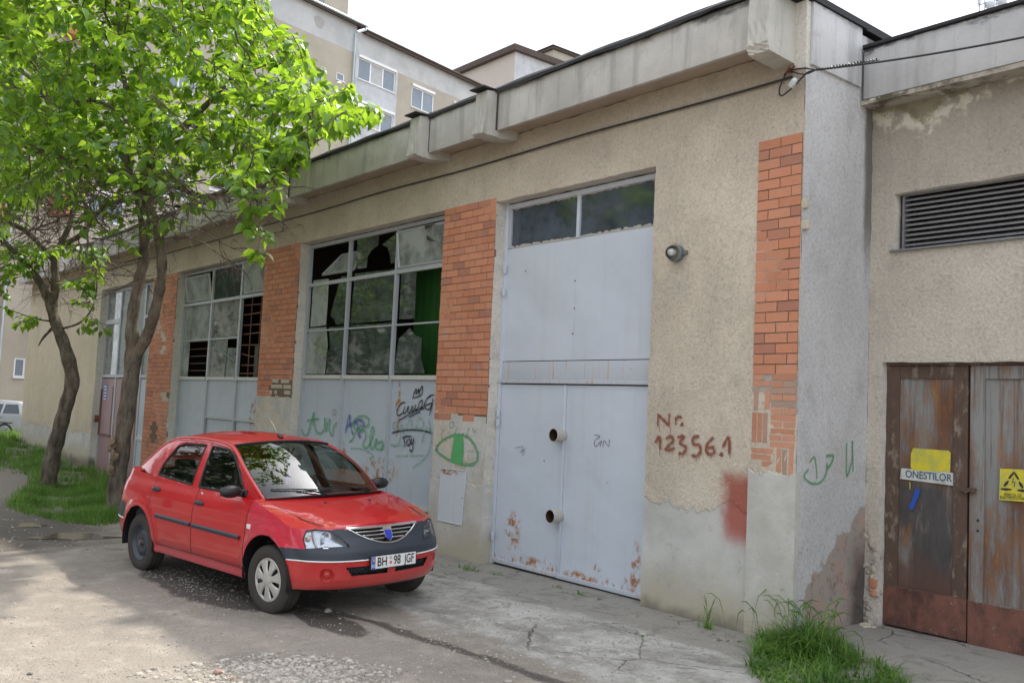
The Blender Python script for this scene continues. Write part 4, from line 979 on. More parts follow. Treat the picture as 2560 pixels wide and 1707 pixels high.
mb = MB(); mb.lathe([(.076, -.075), (.076, -.10), (.07, -.13), (.052, -.155), (.028, -.168), (0.0, -.172)], 28, 0, 'y', Mx); mb.build('glass_dome', gm.mat, LT, smooth=True)
mb = MB(); mb.lathe([(.02, -.075), (.022, -.09), (.032, -.11), (.028, -.135), (.0, -.145)], 16, 0, 'y', Mx); mb.build('bulb', plain('bulb', (.7, .7, .68), .3), LT, smooth=True)
mb = MB()
for dx_, dz_ in ((.075, 0), (-.075, 0), (0, .075), (0, -.075)): mb.tube([L+Vector((dx_, -.07, dz_)), L+Vector((dx_*1.02, -.11, dz_*1.02))], .005, 5)
mb.build('clip', MG, LT)

# ================================================================ right-hand substation
SB = thing('substation_building', (-1, 1.2, 0), 'recessed stucco substation wing with louvre vent and rusty double door on the right', 'building')
YR = 1.2; RX = 9.0
vx0, vx1, vz0, vz1 = -4.62, -2.2, 3.72, 4.28
dx0, dx1, dz1 = -4.72, -3.08, 2.61
wallgrid(XR, RX, -.3, 5.3, [(vx0, vx1, vz0, vz1), (dx0, dx1, -.3, dz1)], y=YR, step=.09, rev=.15).build('front_wall', [M_STUCR, M_REV], SB)
mb = MB(); mb.box(XR+.02, RX, .95, 8, 5.735, 5.768); mb.build('roof', M_ROOF, SB)
mb = MB(); mb.bevbox(XR+.035, RX, .95, 1.1, 5.22, 5.73, .01); mb.build('fascia', M_FASR, SB, smooth=True, angle=RAD(30))
mb = MB(); mb.box(XR+.04, RX, .92, .949, 5.735, 5.765, jit=.003); mb.build('roof_edge', M_ROOF, SB)
def soffR(name):
    n = N(name); p = n.sep(); c = n.mix(n.noise(2, 5), (.34, .30, .25), (.42, .38, .32))
    c = n.mix(n.ss(n.noise(1.4, 6, .7), .42, .55), c, (.10, .085, .06)); c = n.mix(n.math('MULTIPLY', n.ss(n.noise(4.2, 5, .6, dist=1.5), .55, .62), n.ss(p[0], -3.6, -4.3)), c, (.6, .57, .48)); return n.fin(c, .9)
mb = MB(); mb.box(XR+.01, RX, .96, 1.22, 5.17, 5.215); mb.build('soffit', soffR('soffit_damp'), SB)
mb = MB(); mb.face([(XR, 8, -.3), (RX, 8, -.3), (RX, 8, 5.7), (XR, 8, 5.7)]); mb.face([(RX, 1.2, -.3), (RX, 8, -.3), (RX, 8, 5.7), (RX, 1.2, 5.7)]); mb.build('rear_wall', M_STUCR, SB)
# louvre
V = thing('louvre_vent', ((vx0+vx1)/2, YR, 4), None, None); V.parent = SB; V.location = ((vx0+vx1)/2+1, 0, 4)
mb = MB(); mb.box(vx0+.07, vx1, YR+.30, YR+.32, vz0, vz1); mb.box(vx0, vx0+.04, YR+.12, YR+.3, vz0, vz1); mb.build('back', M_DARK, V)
M_LOUV = plain('louvre_metal', (.20, .20, .205), .5, .3, .4, .3, 12)
for k in range(11):
    z = vz0+.055+k*.05; mb = MB()
    rows = [[(vx0+.05, YR+.10, z-.012), (vx0+.05, YR+.102, z+.002), (vx0+.05, YR+.19, z+.042), (vx0+.05, YR+.20, z+.040)]]
    rows.append([(vx1, q[1], q[2]) for q in rows[0]]); mb.grid(rows); mb.poly([(vx0+.05, YR+.098, z-.014), (vx0+.05, YR+.098, z+.004), (vx0+.05, YR+.108, z+.008), (vx0+.05, YR+.108, z-.014)], (vx1-vx0-.05, 0, 0))
    mb.build('slat', M_LOUV, V)
mb = MB(); mb.bevbox(vx0-.03, vx1+.02, YR-.035, YR+.12, vz0-.025, vz0-.002, .004); mb.build('sill', M_LOUV, V)
mb = MB(); mb.box(vx0+.04, vx0+.06, YR+.08, YR+.2, vz0, vz1); mb.build('frame', M_LOUV, V)
# rusty double door
def rusty(name, seed=0., x0=-4.7, w=.8):
    n = N(name); p = n.sep(); X, Y, Z = p
    v = n.scale((4.2, 4.2, 1.05)); off = n.comb(seed, seed*.7, seed*.3); vv = n.node('ShaderNodeVectorMath', operation='ADD'); n.link(v, vv.inputs[0]); n.link(off, vv.inputs[1]); v = vv.outputs[0]
    paint = n.mix(n.noise(1.5, 6, .65, v), (.17, .175, .17), (.33, .335, .325))
    dark = n.mix(n.noise(4, 5, .6, v), (.03, .032, .036), (.11, .095, .085))
    rust = n.ramp(n.noise(3, 8, .78, v), [(.3, (.055, .024, .015)), (.45, (.11, .048, .026)), (.58, (.20, .09, .04)), (.72, (.36, .20, .085))])
    c = n.mix(n.ss(n.noise(.75, 9, .74, v), .38 if seed == 0 else .41, .60 if seed == 0 else .62), paint, rust)
    st = n.node('ShaderNodeVectorMath', operation='ADD'); n.link(n.scale((26, 26, .9)), st.inputs[0]); n.link(off, st.inputs[1])
    c = n.mix(n.math('MULTIPLY', n.ss(n.noise(1, 6, .7, st.outputs[0]), .48, .66), .75), c, rust)
    c = n.mix(n.math('MULTIPLY', n.ss(n.noise(.8, 6, .7, st.outputs[0]), .52, .7), .55), c, (.06, .045, .04))
    if seed == 0:
        m = n.math('MULTIPLY', n.ss(n.math('ADD', Z, n.math('MULTIPLY', n.noise(3), .4)), 1.85, 1.6), n.ss(n.noise(1.6, 6, .6, v), .3, .5)); c = n.mix(m, c, dark)
        m2 = n.ss(n.math('ADD', Z, n.math('MULTIPLY', n.noise(3, 5), .5)), 1.1, .8); c = n.mix(n.math('MULTIPLY', m2, .6), c, (.13, .055, .035))
    prim = n.mix(n.ss(n.noise(3.5, 7, .7, n.scale((1.2, 1.2, .8))), .35, .65), (.075, .038, .03), (.20, .085, .06)); prim = n.mix(n.ss(n.noise(14, 6, .7), .6, .7), prim, (.27, .24, .22))
    c = n.mix(n.ss(n.math('ADD', Z, n.math('MULTIPLY', n.noise(7, 4), .03)), .475, .455), c, prim)
    n.bump(n.noise(30, 5, .65), .4, .004); return n.fin(c, n.math('ADD', .5, n.math('MULTIPLY', n.noise(3), .4)), 0, .4)
M_RD1 = rusty('rusty_paint_left', 0); M_RD2 = rusty('rusty_paint_right', 7.3)
def rframe(name, f):
    n = N(name); c = n.mix(n.noise(9, 6, .7, n.scale((1.5, 1.5, .6))), (.05, .036, .03), (.15, .09, .065)); c = n.mix(n.math('MULTIPLY', n.ss(n.noise(9, 7, .75, n.scale((1, 1, .5))), .52, .66), .8), c, (.27, .22, .17)); return n.fin(c, .7, 0, .35)
M_RF = rframe('rusty_frame', 0)
yd2 = 1.30
for (x0, x1, m) in ((-4.715, -3.925, M_RD1), (-3.905, -3.09, M_RD2)):
    D = thing('rusty_door', ((x0+x1)/2, yd2, 0), None, None); D.parent = SB; D.location = ((x0+x1)/2+1, yd2-1.2, 0); WM[D.name] = Matrix.Translation(((x0+x1)/2, yd2, 0))
    zb_ = .085 if x0 < -4.5 else .065
    mb = MB(); mb.grid([[(x0+.01+(x1-x0-.02)*i/10, yd2+.012-.006*sin(i*.9+j*.5), zb_+(2.57-zb_)*j/16) for j in range(17)] for i in range(11)]); mb.build('sheet', m, D, smooth=True)
    mb = MB(); mb.bevbox(x0, x0+.13, yd2-.012, yd2+.03, zb_, 2.58, .004); mb.bevbox(x1-.13, x1, yd2-.012, yd2+.03, zb_, 2.58, .004)
    mb.bevbox(x0+.131, x1-.131, yd2-.01, yd2+.03, 2.46, 2.579, .004); mb.build('stile', m if x0 > -4 else M_RF, D)
    mb = MB(); mb.bevbox(x0-.004, x1+.004, yd2-.016, yd2-.002, zb_-.002, .46, .003); mb.build('kick_plate', m, D)
mb = MB(); mb.box(dx0+.0, dx1, yd2+.045, yd2+.06, 0, 2.61); mb.box(dx0, dx1, yd2-.02, yd2+.04, 2.583, 2.61); mb.build('door_frame', M_RF, SB)
mb = MB(); q = at(*ZD(1430, 820), yd2-.02); mb.bevbox(q.x-.07, q.x+.08, q.y-.025, q.y, q.z-.012, q.z+.028, .004); mb.tube([q+Vector((-.03, -.03, 0)), q+Vector((0, -.045, -.02)), q+Vector((.03, -.03, 0))], .007, 6); mb.build('hasp', M_RF, SB)
mb = MB()
for p in [(1598, 1310), (1595, 1480)]: q = at(*ZD(*p), yd2-.0135); mb.tube([q, q+Vector((0, -.001, 0))], .014, 10)
mb.build('keyhole', M_DARK, SB)
def quad(name, conv, pts, y, m, par, th=0):
    mb = MB(); P = [at(*conv(*p), y) for p in pts]
    if th: mb.poly(P, (0, th, 0))
    else: mb.face(P[::-1])
    return mb.build(name, m, par)
M_YEL = N('yellow_paint'); M_YEL = M_YEL.fin(M_YEL.mix(M_YEL.ss(M_YEL.noise(7, 5, .6), .4, .6), (.62, .52, .03), (.45, .42, .08)), .5)
M_WHT = N('stencil_white'); M_WHT = M_WHT.fin(M_WHT.mix(M_WHT.ss(M_WHT.noise(12, 5, .7), .45, .7), (.55, .56, .53), (.38, .38, .34)), .6)
M_INK = plain('stencil_ink', (.04, .10, .14), .6); M_BK = plain('sign_black', (.02, .022, .02), .6, 0, .5, .3, 40); M_BLUP = plain('blue_paint', (.02, .08, .40), .5)
ys_ = yd2-.006
quad('yellow_patch', ZD, [(540, 128), (1120, 170), (1158, 210), (1150, 380), (1145, 525), (540, 490), (500, 440), (505, 220)], ys_, M_YEL, SB)
quad('street_name_panel', ZD, [(350, 455), (1226, 535), (1222, 745), (325, 628)], ys_+.001, M_WHT, SB)
quad('paint_smear', ZD, [(580, 790), (655, 800), (640, 890), (545, 1120), (510, 1140), (465, 1100), (520, 980)], ys_, M_BLUP, SB)
quad('paint_smear', ZD, [(480, 680), (500, 690), (496, 800), (484, 800)], ys_, M_YEL, SB)
def text(s_, size, m, name, par, M4, ext=.0005, sx=1, stencil=False):
    cu = bpy.data.curves.new(name, 'FONT'); cu.body = s_; cu.size = size; cu.extrude = ext; cu.align_x = 'CENTER'; cu.align_y = 'CENTER'; cu.offset = 0.0 if not stencil else size*.012
    to = bpy.data.objects.new(name+'_src', cu); COL.objects.link(to)
    dg = bpy.context.evaluated_depsgraph_get(); me = bpy.data.meshes.new_from_object(to.evaluated_get(dg)); bpy.data.objects.remove(to); bpy.data.curves.remove(cu)
    mb = MB(); mb.add([M4 @ Vector((v.co.x*sx, v.co.y, v.co.z)) for v in me.vertices], [tuple(p.vertices) for p in me.polygons]); bpy.data.meshes.remove(me)
    return mb.build(name, m, par)
def textframe(conv, c, l, r, y):
    C0_, L0, R0 = at(*conv(*c), y), at(*conv(*l), y), at(*conv(*r), y); xd = (R0-L0).normalized(); zd = xd.cross(Vector((0, -1, 0))); zd = Vector((0, -1, 0)).cross(xd)
    return Matrix(((xd.x, zd.x, 0, C0_.x), (xd.y, zd.y, -1, C0_.y), (xd.z, zd.z, 0, C0_.z), (0, 0, 0, 1))), (R0-L0).length
Mt, ln_ = textframe(ZD, (785, 588), (435, 550), (1140, 620), ys_-.0015)
text('ONESTILOR', .098, M_INK, 'street_name', SB, Mt, sx=.86, stencil=True)
SG = thing('warning_sign', at(*ZD(2180, 740), yd2-.012), 'yellow high voltage warning sign with black triangle on the rusty right door', 'sign')
quad('plate', ZD, [(1960, 462), (2420, 482), (2410, 1008), (1945, 975)], yd2-.013, M_YEL, SG, .003)
mb = MB(); ysg = yd2-.0155
def bline(a, b, w): ribbon(mb, [at(*ZD(*a), ysg), at(*ZD(*((a[0]+b[0])/2, (a[1]+b[1])/2)), ysg), at(*ZD(*b), ysg)], w, n=1)
bline((2105, 625), (2190, 520), .022); bline((2190, 520), (2262, 640), .022); bline((2025, 750), (2100, 660), .022); bline((2270, 675), (2335, 780), .022); bline((1970, 795), (2150, 805), .020); bline((2240, 815), (2400, 830), .020)
bline((2180, 615), (2165, 680), .008); bline((2150, 690), (2210, 680), .008); bline((2205, 690), (2190, 765), .008)
mb.build('symbol', M_BK, SG)
for (c_, s_, sz) in [((2170, 893), 'PERICOL DE', .034), ((2170, 945), 'ELECTROCUTARE', .034)]:
    Mt, ln_ = textframe(ZD, c_, (c_[0]-100, c_[1]-5), (c_[0]+100, c_[1]+7), yd2-.0155); text(s_, sz, M_BK, 'lettering', SG, Mt, sx=.8)
# crumbling plaster edge and exposed brick at the door foot
mb = MB(); q = Vector((-4.745, 1.19, 0))
for k in range(26): rock(mb, (-4.785+random.uniform(-.06, .055), 1.212+random.uniform(0, .01), .08+k*.034), random.uniform(.03, .055), random.uniform(.6, 1.3))
mb.build('crumbled_plaster', plain('crumbled', (.40, .36, .30), .95, 0, .1, .3, 20, 1), SB)
mb = MB(); mb.bevbox(-4.80, -4.735, 1.165, 1.22, .42, .50, .01); mb.bevbox(-4.79, -4.74, 1.17, 1.22, .34, .41, .01); mb.build('exposed_brick', M_BRICK, SB)
mb = MB()
for k in range(10): rock(mb, (XR+.02+random.uniform(0, .15), 1.12+random.uniform(-.08, .06), .06), random.uniform(.02, .05), .6)
mb.build('rubble', M_RUBL, SB)
mb = MB(); mb.box(XR-.3, RX, .9, 8, -.3, .06); tag(mb.build('threshold', plain('threshold', (.33, .31, .28), .9, 0, .2, .2, 5, .6)), kind='structure')
# ================================================================ apartment block behind
BO = Vector((-49.9, 21.6, 0)); BA = RAD(12.6); BD = Vector((-sin(BA), cos(BA), 0)); BN = Vector((cos(BA), sin(BA), 0))
BM = Matrix(((BD.x, BN.x, 0, BO.x), (BD.y, BN.y, 0, BO.y), (BD.z, BN.z, 1, 0), (0, 0, 0, 1)))    # local: s along, o outwards, z up
A = thing('apartment_block', BO, 'tall grey apartment block with pvc windows and zinc gutter behind the leafy trees', 'apartment block')
class FB(MB):
    def fbuild(s, *a, **k): s.v = [tuple(BM @ Vector(p)) for p in s.v]; return s.build(*a, **k)
M_ABR = N('render_tan'); M_ABR = M_ABR.fin(M_ABR.mix(M_ABR.ss(M_ABR.noise(.35, 6, .65), .35, .7), (.42, .385, .325), (.35, .32, .27)), .92, 0, .1)
M_AGR = N('render_grey'); M_AGR = M_AGR.fin(M_AGR.mix(M_AGR.ss(M_AGR.noise(.5, 7, .7), .35, .65), (.50, .51, .515), (.40, .41, .415)), .92, 0, .1)
M_AGL = N('render_light'); M_AGL = M_AGL.fin(M_AGL.mix(M_AGL.ss(M_AGL.noise(.7, 6, .7), .4, .7), (.52, .535, .56), (.40, .42, .45)), .9, 0, .15)
M_APV = plain('pvc_white', (.72, .73, .74), .4, 0, .4, .06); M_AGLS = N('block_glass'); M_AGLS = M_AGLS.fin(M_AGLS.mix(M_AGLS.noise(.9, 3), (.10, .13, .17), (.22, .27, .33)), .06, 0, .8)
M_BLIND = plain('net_curtain', (.42, .43, .44), .9, 0, .2, .2, 3)
M_EAVE = plain('eave_board', (.085, .065, .058), .8, 0, .2, .3, 3); M_ZINC = plain('zinc_gutter', (.42, .50, .53), .4, .3, .5, .2, 3); M_TERR = plain('terracotta_render', (.42, .17, .10), .85, 0, .2, .2, 2)
def facade(s0, s1, z0, z1, name, m, o=0.0, holes=()):
    mb = FB(); ks = sorted({s0, s1} | {h[0] for h in holes if s0 < h[0] < s1} | {h[1] for h in holes if s0 < h[1] < s1}); kz = sorted({z0, z1} | {h[2] for h in holes if z0 < h[2] < z1} | {h[3] for h in holes if z0 < h[3] < z1})
    for i in range(len(ks)-1):
        for j in range(len(kz)-1):
            a, b, c, d = ks[i], ks[i+1], kz[j], kz[j+1]; mx_, mz_ = (a+b)/2, (c+d)/2
            if any(h[0] < mx_ < h[1] and h[2] < mz_ < h[3] for h in holes): continue
            mb.face([(a, o, c), (b, o, c), (b, o, d), (a, o, d)])
    return mb.fbuild(name, m, A)
wins = []
SP = 2.78
for k in range(9):
    zb = 21.76-SP*k
    if zb > 1: wins.append((-1.65, 1.55, zb, zb+1.33, 3)); wins.append((3.1, 5.2, zb-.4, zb+.98, 2)); wins.append((7.2, 9.2, zb-.4, zb+.98, 2))
for k in range(8):
    zb = 20.15-SP*k
    if zb > 1:
        wins += [(-5.2, -4.35, zb, zb+1.3, 1), (-3.3, -2.68, zb+1.0, zb+1.5, 1), (-8.2, -6.4, zb-1.5+.1, zb-.15, 2), (-11.4, -9.7, zb+.9, zb+2.2, 2), (-14.6, -12.6, zb+.0, zb+1.3, 2), (-17.8, -16.0, zb+.9, zb+2.2, 2)]
wins = [w for w in wins if w[3] < 24.0]
wins.append((-20.5, -20.02, 2.35, 3.2, 1))
holes = [w[:4] for w in wins]
tan, gry = (-25, -1.9, 0, 23.2), (1.75, 14, 0, 23.2)
facade(-25, -1.9, -1, 23.22, 'lower_wall', M_ABR, 0, holes); facade(-25, -1.9, 23.22, 24.95, 'upper_wall', M_AGR, .003, holes)
facade(-1.9, 1.75, -1, 23.2, 'bay_wall', M_AGL, .02, holes); facade(-1.9, 14, 23.2, 24.65, 'upper_wall', M_AGR, .004); facade(1.75, 14, -1, 23.2, 'lower_wall', M_ABR, 0, holes)
mb = FB(); mb.face([(-25, 0, -1), (-25, -12, -1), (-25, -12, 25), (-25, 0, 25)]); mb.face([(14, 0, -1), (14, -12, -1), (14, -12, 24.6), (14, 0, 24.6)]); mb.face([(-25, -12, -1), (14, -12, -1), (14, -12, 24.6), (-25, -12, 24.6)]); mb.fbuild('rear_wall', M_ABR, A)
for (s0, s1, z0, z1, npan) in wins:
    mb = FB(); t_ = .07
    for a, b, c, d in ((s0, s1, z0, z0+t_), (s0, s1, z1-t_, z1), (s0, s0+t_, z0+t_, z1-t_), (s1-t_, s1, z0+t_, z1-t_)): mb.box(a, b, -.09, -.03, c, d)
    for i in range(1, npan): x = s0+(s1-s0)*i/npan; mb.box(x-.05, x+.05, -.09, -.03, z0+t_, z1-t_)
    for q in ((s0, z0, s0, z1), (s1, z0, s1, z1)): mb.face([(q[0], 0, q[1]), (q[0], -.12, q[1]), (q[2], -.12, q[3]), (q[2], 0, q[3])])
    mb.face([(s0, 0, z1), (s1, 0, z1), (s1, -.12, z1), (s0, -.12, z1)])
    if npan > 1: mb.box(s0-.03, s1+.03, .022, .12, z1+.0, z1+.16)
    mb.box(s0-.03, s1+.03, .022, .10, z0-.05, z0-.005)
    f = mb.fbuild('window', M_APV, A)
    for i in range(npan):
        a, b = s0+(s1-s0)*i/npan+.05, s0+(s1-s0)*(i+1)/npan-.05; mb = FB(); mb.face([(a, -.06, z0+t_), (b, -.06, z0+t_), (b, -.06, z1-t_), (a, -.06, z1-t_)]); mb.fbuild('pane', M_AGLS if random.random() < .7 else M_BLIND, f)
mb = FB(); mb.box(-25.3, -1.45, -12, .30, 24.95, 25.06); mb.box(-1.44, 14.2, -12, .30, 24.65, 24.76); mb.fbuild('roof', M_EAVE, A)
mb = FB(); mb.box(-25.3, -1.45, .30, .33, 24.85, 25.08); mb.box(-1.44, 14.2, .30, .33, 24.56, 24.78); mb.fbuild('eave_board', M_EAVE, A)
mb = FB(); mb.tube([(-25.3, .40, 25.08), (-1.40, .40, 25.03)], .075, 8); mb.fbuild('gutter', M_ZINC, A)
mb = FB(); mb.tube([(-1.44, .40, 24.78), (14.2, .40, 24.74)], .06, 8); mb.fbuild('gutter', M_EAVE, A)
mb = FB(); mb.tube([(-1.5, .40, 25.0), (-1.6, .38, 24.7), (-2.1, .12, 24.35), (-2.13, .12, 0)], .055, 8); mb.fbuild('downpipe', M_ZINC, A)
mb = FB(); mb.tube([(-21.2, .12, 25), (-21.2, .12, 0)], .06, 8); mb.fbuild('downpipe', M_ZINC, A)
mb = FB(); mb.box(-10, -2.5, -6, -.25, 25.05, 27.6); mb.box(-10.2, -2.35, -6.2, -.05, 27.6, 27.8); mb.fbuild('stair_tower', M_ABR, A)
mb = FB(); mb.box(-5.6, -4.4, -.26, -.2, 25.5, 26.8); mb.fbuild('tower_window', M_AGLS, A)
mb = FB()
for k in range(7): z = 3.4+SP*k; mb.bevbox(-25, -21.9, 0.02, 1.1, z, z+1.0, .03); mb.fbuild('balcony', M_TERR, A); mb = FB()
for k in range(6): mb = FB(); z = 4.2+SP*k; mb.bevbox(-19.6, -18.6, .02, .6, z, z+.95, .03); mb.fbuild('balcony', M_TERR, A)
mb = FB(); mb.face([(-3.95-1.1*.0+.38*cos(t)*(1+.2*sin(3*t))-.9, .006, 24.1+.42*sin(t)*(1+.15*cos(2*t))) for t in np.linspace(0, 2*pi, 20)[:-1]]); mb.fbuild('patched_render', plain('render_patch', (.36, .35, .345), .95, 0, .1, .15, 3), A)
# second block, further back
def ray_t(u, v, dep): return atd(u, v, dep)
D0 = 92; k0 = ray_t(1289, 115, D0)
B = thing('apartment_block', (k0.x, k0.y, 0), 'distant pale apartment block corner showing above the garage roof', 'apartment block')
M_PINK = plain('render_pinkish', (.47, .42, .38), .9, 0, .1, .1, .6)
def blockbox(x0, x1, y0, y1, z0, z1, parent, ms, me, eave):
    mb = MB(); mb.face([(x0, y0, z0), (x1, y0, z0), (x1, y0, z1), (x0, y0, z1)]); mb.build('south_wall', ms, parent)
    mb = MB(); mb.face([(x1, y0, z0), (x1, y1, z0), (x1, y1, z1), (x1, y0, z1)]); mb.build('east_wall', me, parent)
    mb = MB(); mb.box(x0-.5, x1+.5, y0-.5, y1+.5, z1, z1+eave); mb.build('roof', M_EAVE, parent)
blockbox(k0.x-30, k0.x, k0.y, k0.y+26, 0, k0.z-.6, B, M_PINK, M_AGL, .6)
k1 = ray_t(1384, 105, 118); Cb = thing('roof_turret', (k1.x, k1.y, 0), 'small roof turret with a pointed cap above the garage roof edge', 'turret')
mb = MB(); mb.box(k1.x-6, k1.x, k1.y, k1.y+6, 0, k1.z-1); mb.build('wall', M_ABR, Cb)
mb = MB(); mb.box(k1.x-6.3, k1.x+.3, k1.y-.3, k1.y+6.3, k1.z-1, k1.z-.6)
mb.add([(k1.x-6.5, k1.y-.5, k1.z-.6), (k1.x+.5, k1.y-.5, k1.z-.6), (k1.x+.5, k1.y+6.5, k1.z-.6), (k1.x-6.5, k1.y+6.5, k1.z-.6), (k1.x-3, k1.y+3, k1.z+.6)], [(0, 1, 4), (1, 2, 4), (2, 3, 4), (3, 0, 4)]); mb.build('roof', M_EAVE, Cb)
# aerials beyond the right-hand roof
M_ANT = plain('aerial_metal', (.20, .22, .36), .5, .3); M_ANTW = plain('aerial_panel', (.50, .54, .60), .5)
def base(u, dep): q = atd(u, 300, dep); return q
q = atd(2042, 62, 60); m_ = thing('radio_mast', (q.x, q.y, 0), 'thin radio mast with small cross arms seen above the right hand roof', 'mast')
top = atd(2042, -80, 60).z
mb = MB(); mb.tube([(q.x, q.y, 0), (q.x, q.y, top)], .035, 6); mb.tube([(q.x+.12, q.y, q.z+.0), (q.x+.12, q.y, q.z+.9)], .02, 5); mb.build('pole', M_ANT, m_)
mb = MB()
for dz, w in ((.15, .35), (.3, .22), (.45, .14)): mb.tube([(q.x-w, q.y, q.z+dz), (q.x+w*.6, q.y, q.z+dz)], .03, 5)
mb.bevbox(q.x-.08, q.x+.10, q.y-.1, q.y+.1, q.z+.2, q.z+.55, .02); mb.build('cross_arm', M_ANT, m_)
q = atd(2470, 25, 55); m_ = thing('antenna_tower', (q.x, q.y, 0), 'cluster of mobile phone antennas at the top right corner', 'antenna')
for du, w in ((2448, .09), (2462, .035), (2492, .05), (2500, .10)):
    p_ = atd(du, 25, 55); mb = MB(); mb.tube([(p_.x, p_.y, 0), (p_.x, p_.y, q.z+3)], .035, 6); mb.build('pole', M_ANT, m_)
    if w > .08: mb = MB(); mb.bevbox(p_.x-w, p_.x+w, p_.y-.1, p_.y+.05, q.z+.3, q.z+2.4, .03); mb.build('panel_antenna', M_ANTW, m_)
mb = MB(); a_, b_, c_ = atd(2446, 16, 55), atd(2470, 5, 55), atd(2500, 0, 55); mb.tube(smoothline([a_, b_, c_], 6), .035, 6); mb.build('brace', M_ANT, m_)
for (u, v, r) in [(2478, 14, .28), (2508, 6, .25)]: c_ = atd(u, v, 55); mb = MB(); mb.lathe([(.0, 0), (r, .0), (r*1.02, -.15), (r*.7, -.3), (0, -.35)], 16, 0, 'y', Matrix.Translation(c_)); mb.build('dish', M_ANTW, m_, smooth=True)

# ---- silver estate car at the left edge
CS = objplain2 = plain('silver_paint', (.45, .48, .51), .3, .3, .5, .05, 3)
wc = atd(40, 1078, 36.5); hd = Vector((-R_.x, -R_.y, 0)).normalized(); ang = math.atan2(hd.y, hd.x)
EC = thing('estate_car', (wc.x, wc.y, -.08), 'silver estate car mostly hidden behind the left corner of the garage', 'car', None, ang)
def eb(mb, name, m, par=EC, sm=False): return mb.build(name, m, par, smooth=sm, world=False)
prof = [(-.75, .30), (-.80, .55), (-.78, .85), (-.66, 1.05), (-.50, 1.36), (-.25, 1.43), (.9, 1.46), (1.7, 1.40), (2.5, .98), (3.2, .88), (3.45, .70), (3.5, .35), (3.3, .22), (-.6, .22)]
def eyw(z): return float(I_(z, [.2, .45, .7, .95, 1.2, 1.45], [.80, .86, .87, .83, .72, .62]))
I_ = np.interp
mb = MB(); n_ = 24; rows = []
bm = bmesh.new()
for sg in (-1, 1):
    vs = [bm.verts.new((x, sg*eyw(z), z)) for x, z in prof]
    if sg < 0: L_ = vs
    else:
        for i in range(len(vs)): bm.faces.new((L_[i], L_[(i+1) % len(vs)], vs[(i+1) % len(vs)], vs[i]))
mb.bm(bm); 
# side skins as strips in height
zs_ = [.22, .3, .4, .5, .6, .7, .8, .9, .95, 1.05, 1.15, 1.25, 1.35, 1.43]
def xr_(z):
    xs2 = []
    for i in range(len(prof)):
        (x0, z0), (x1, z1) = prof[i], prof[(i+1) % len(prof)]
        if (z0-z)*(z1-z) <= 0 and abs(z1-z0) > 1e-6: xs2.append(x0+(x1-x0)*(z-z0)/(z1-z0))
    return min(xs2), max(xs2)
for sg in (-1, 1):
    rows = []
    for z in zs_: a, b = xr_(z+1e-4); rows.append([(a+(b-a)*k/30, sg*eyw(z), z) for k in range(31)])
    mb.grid(rows)
eb(mb, 'body', CS, EC, True)
EGL = plain('dark_glass', (.03, .04, .045), .08, 0, .7); EBK = plain('black_trim', (.02, .02, .022), .6)
for sg in (-1, 1):
    for (xa, xb, xc_, xd) in ((-.52, .15, .12, -.36), (.22, 1.0, .98, .2), (1.08, 2.25, 1.65, 1.06)):
        mb = MB(); mb.face([(xa, sg*(eyw(.97)+.006), .97), (xb, sg*(eyw(.97)+.006), .97), (xc_, sg*(eyw(1.33)+.006), 1.33), (xd, sg*(eyw(1.33)+.006), 1.33)]); eb(mb, 'window', EGL)
    mb = MB(); mb.box(-.3, 2.6, sg*.88-.006, sg*.88+.006, .60, .64); eb(mb, 'moulding', EBK)
    mb = MB(); mb.bevbox(.12, .30, sg*.865-.02, sg*.865+.02, .84, .87, .008); eb(mb, 'handle', CS)
    for x in (0, 2.6):
        M4 = Matrix.Translation((x, sg*.78, .30)) @ (Matrix.Rotation(pi if sg > 0 else 0, 4, 'Z'))
        w_ = thing('wheel', (0, 0, 0), None, None); w_.parent = EC
        mb = MB(); mb.lathe([(.20, -.09), (.29, -.10), (.31, -.07), (.31, .1), (.2, .1)], 32, 0, 'y', M4); eb(mb, 'tyre', EBK, w_, True)
        mb = MB(); mb.lathe([(.21, -.092), (.19, -.10), (.17, -.085)], 32, 0, 'y', M4)
        for k in range(5):
            a_ = 2*pi*k/5; c_, s_ = cos(a_), sin(a_); mb.grid([[tuple(M4 @ Vector((r*c_-h*s_, -.095, r*s_+h*c_))) for h in (-w2, w2)] for r, w2 in ((.02, .03), (.1, .03), (.19, .05))])
        eb(mb, 'rim', CS, w_, False)
    mb = MB(); mb.grid([[((-.02 if x_ else 0)+(.36)*cos(a_), sg*(.875), .30+.36*sin(a_)) for a_ in np.linspace(0, pi, 16)] for x_ in (0, 1)]); 
    mb = MB(); mb.face([(.355*cos(a_), sg*.877, .31+.355*sin(a_)) for a_ in np.linspace(0, 2*pi, 30)[:-1]]) if False else None
mb = MB(); mb.bevbox(-.84, -.72, -.6, .6, .25, .55, .03); eb(mb, 'bumper', CS)
for sg in (-1, 1): mb = MB(); mb.bevbox(-.70, -.58, sg*.74-.05, sg*.74+.05, .85, 1.25, .02); eb(mb, 'tail_light', plain('tail_lamp', (.35, .02, .02), .3))

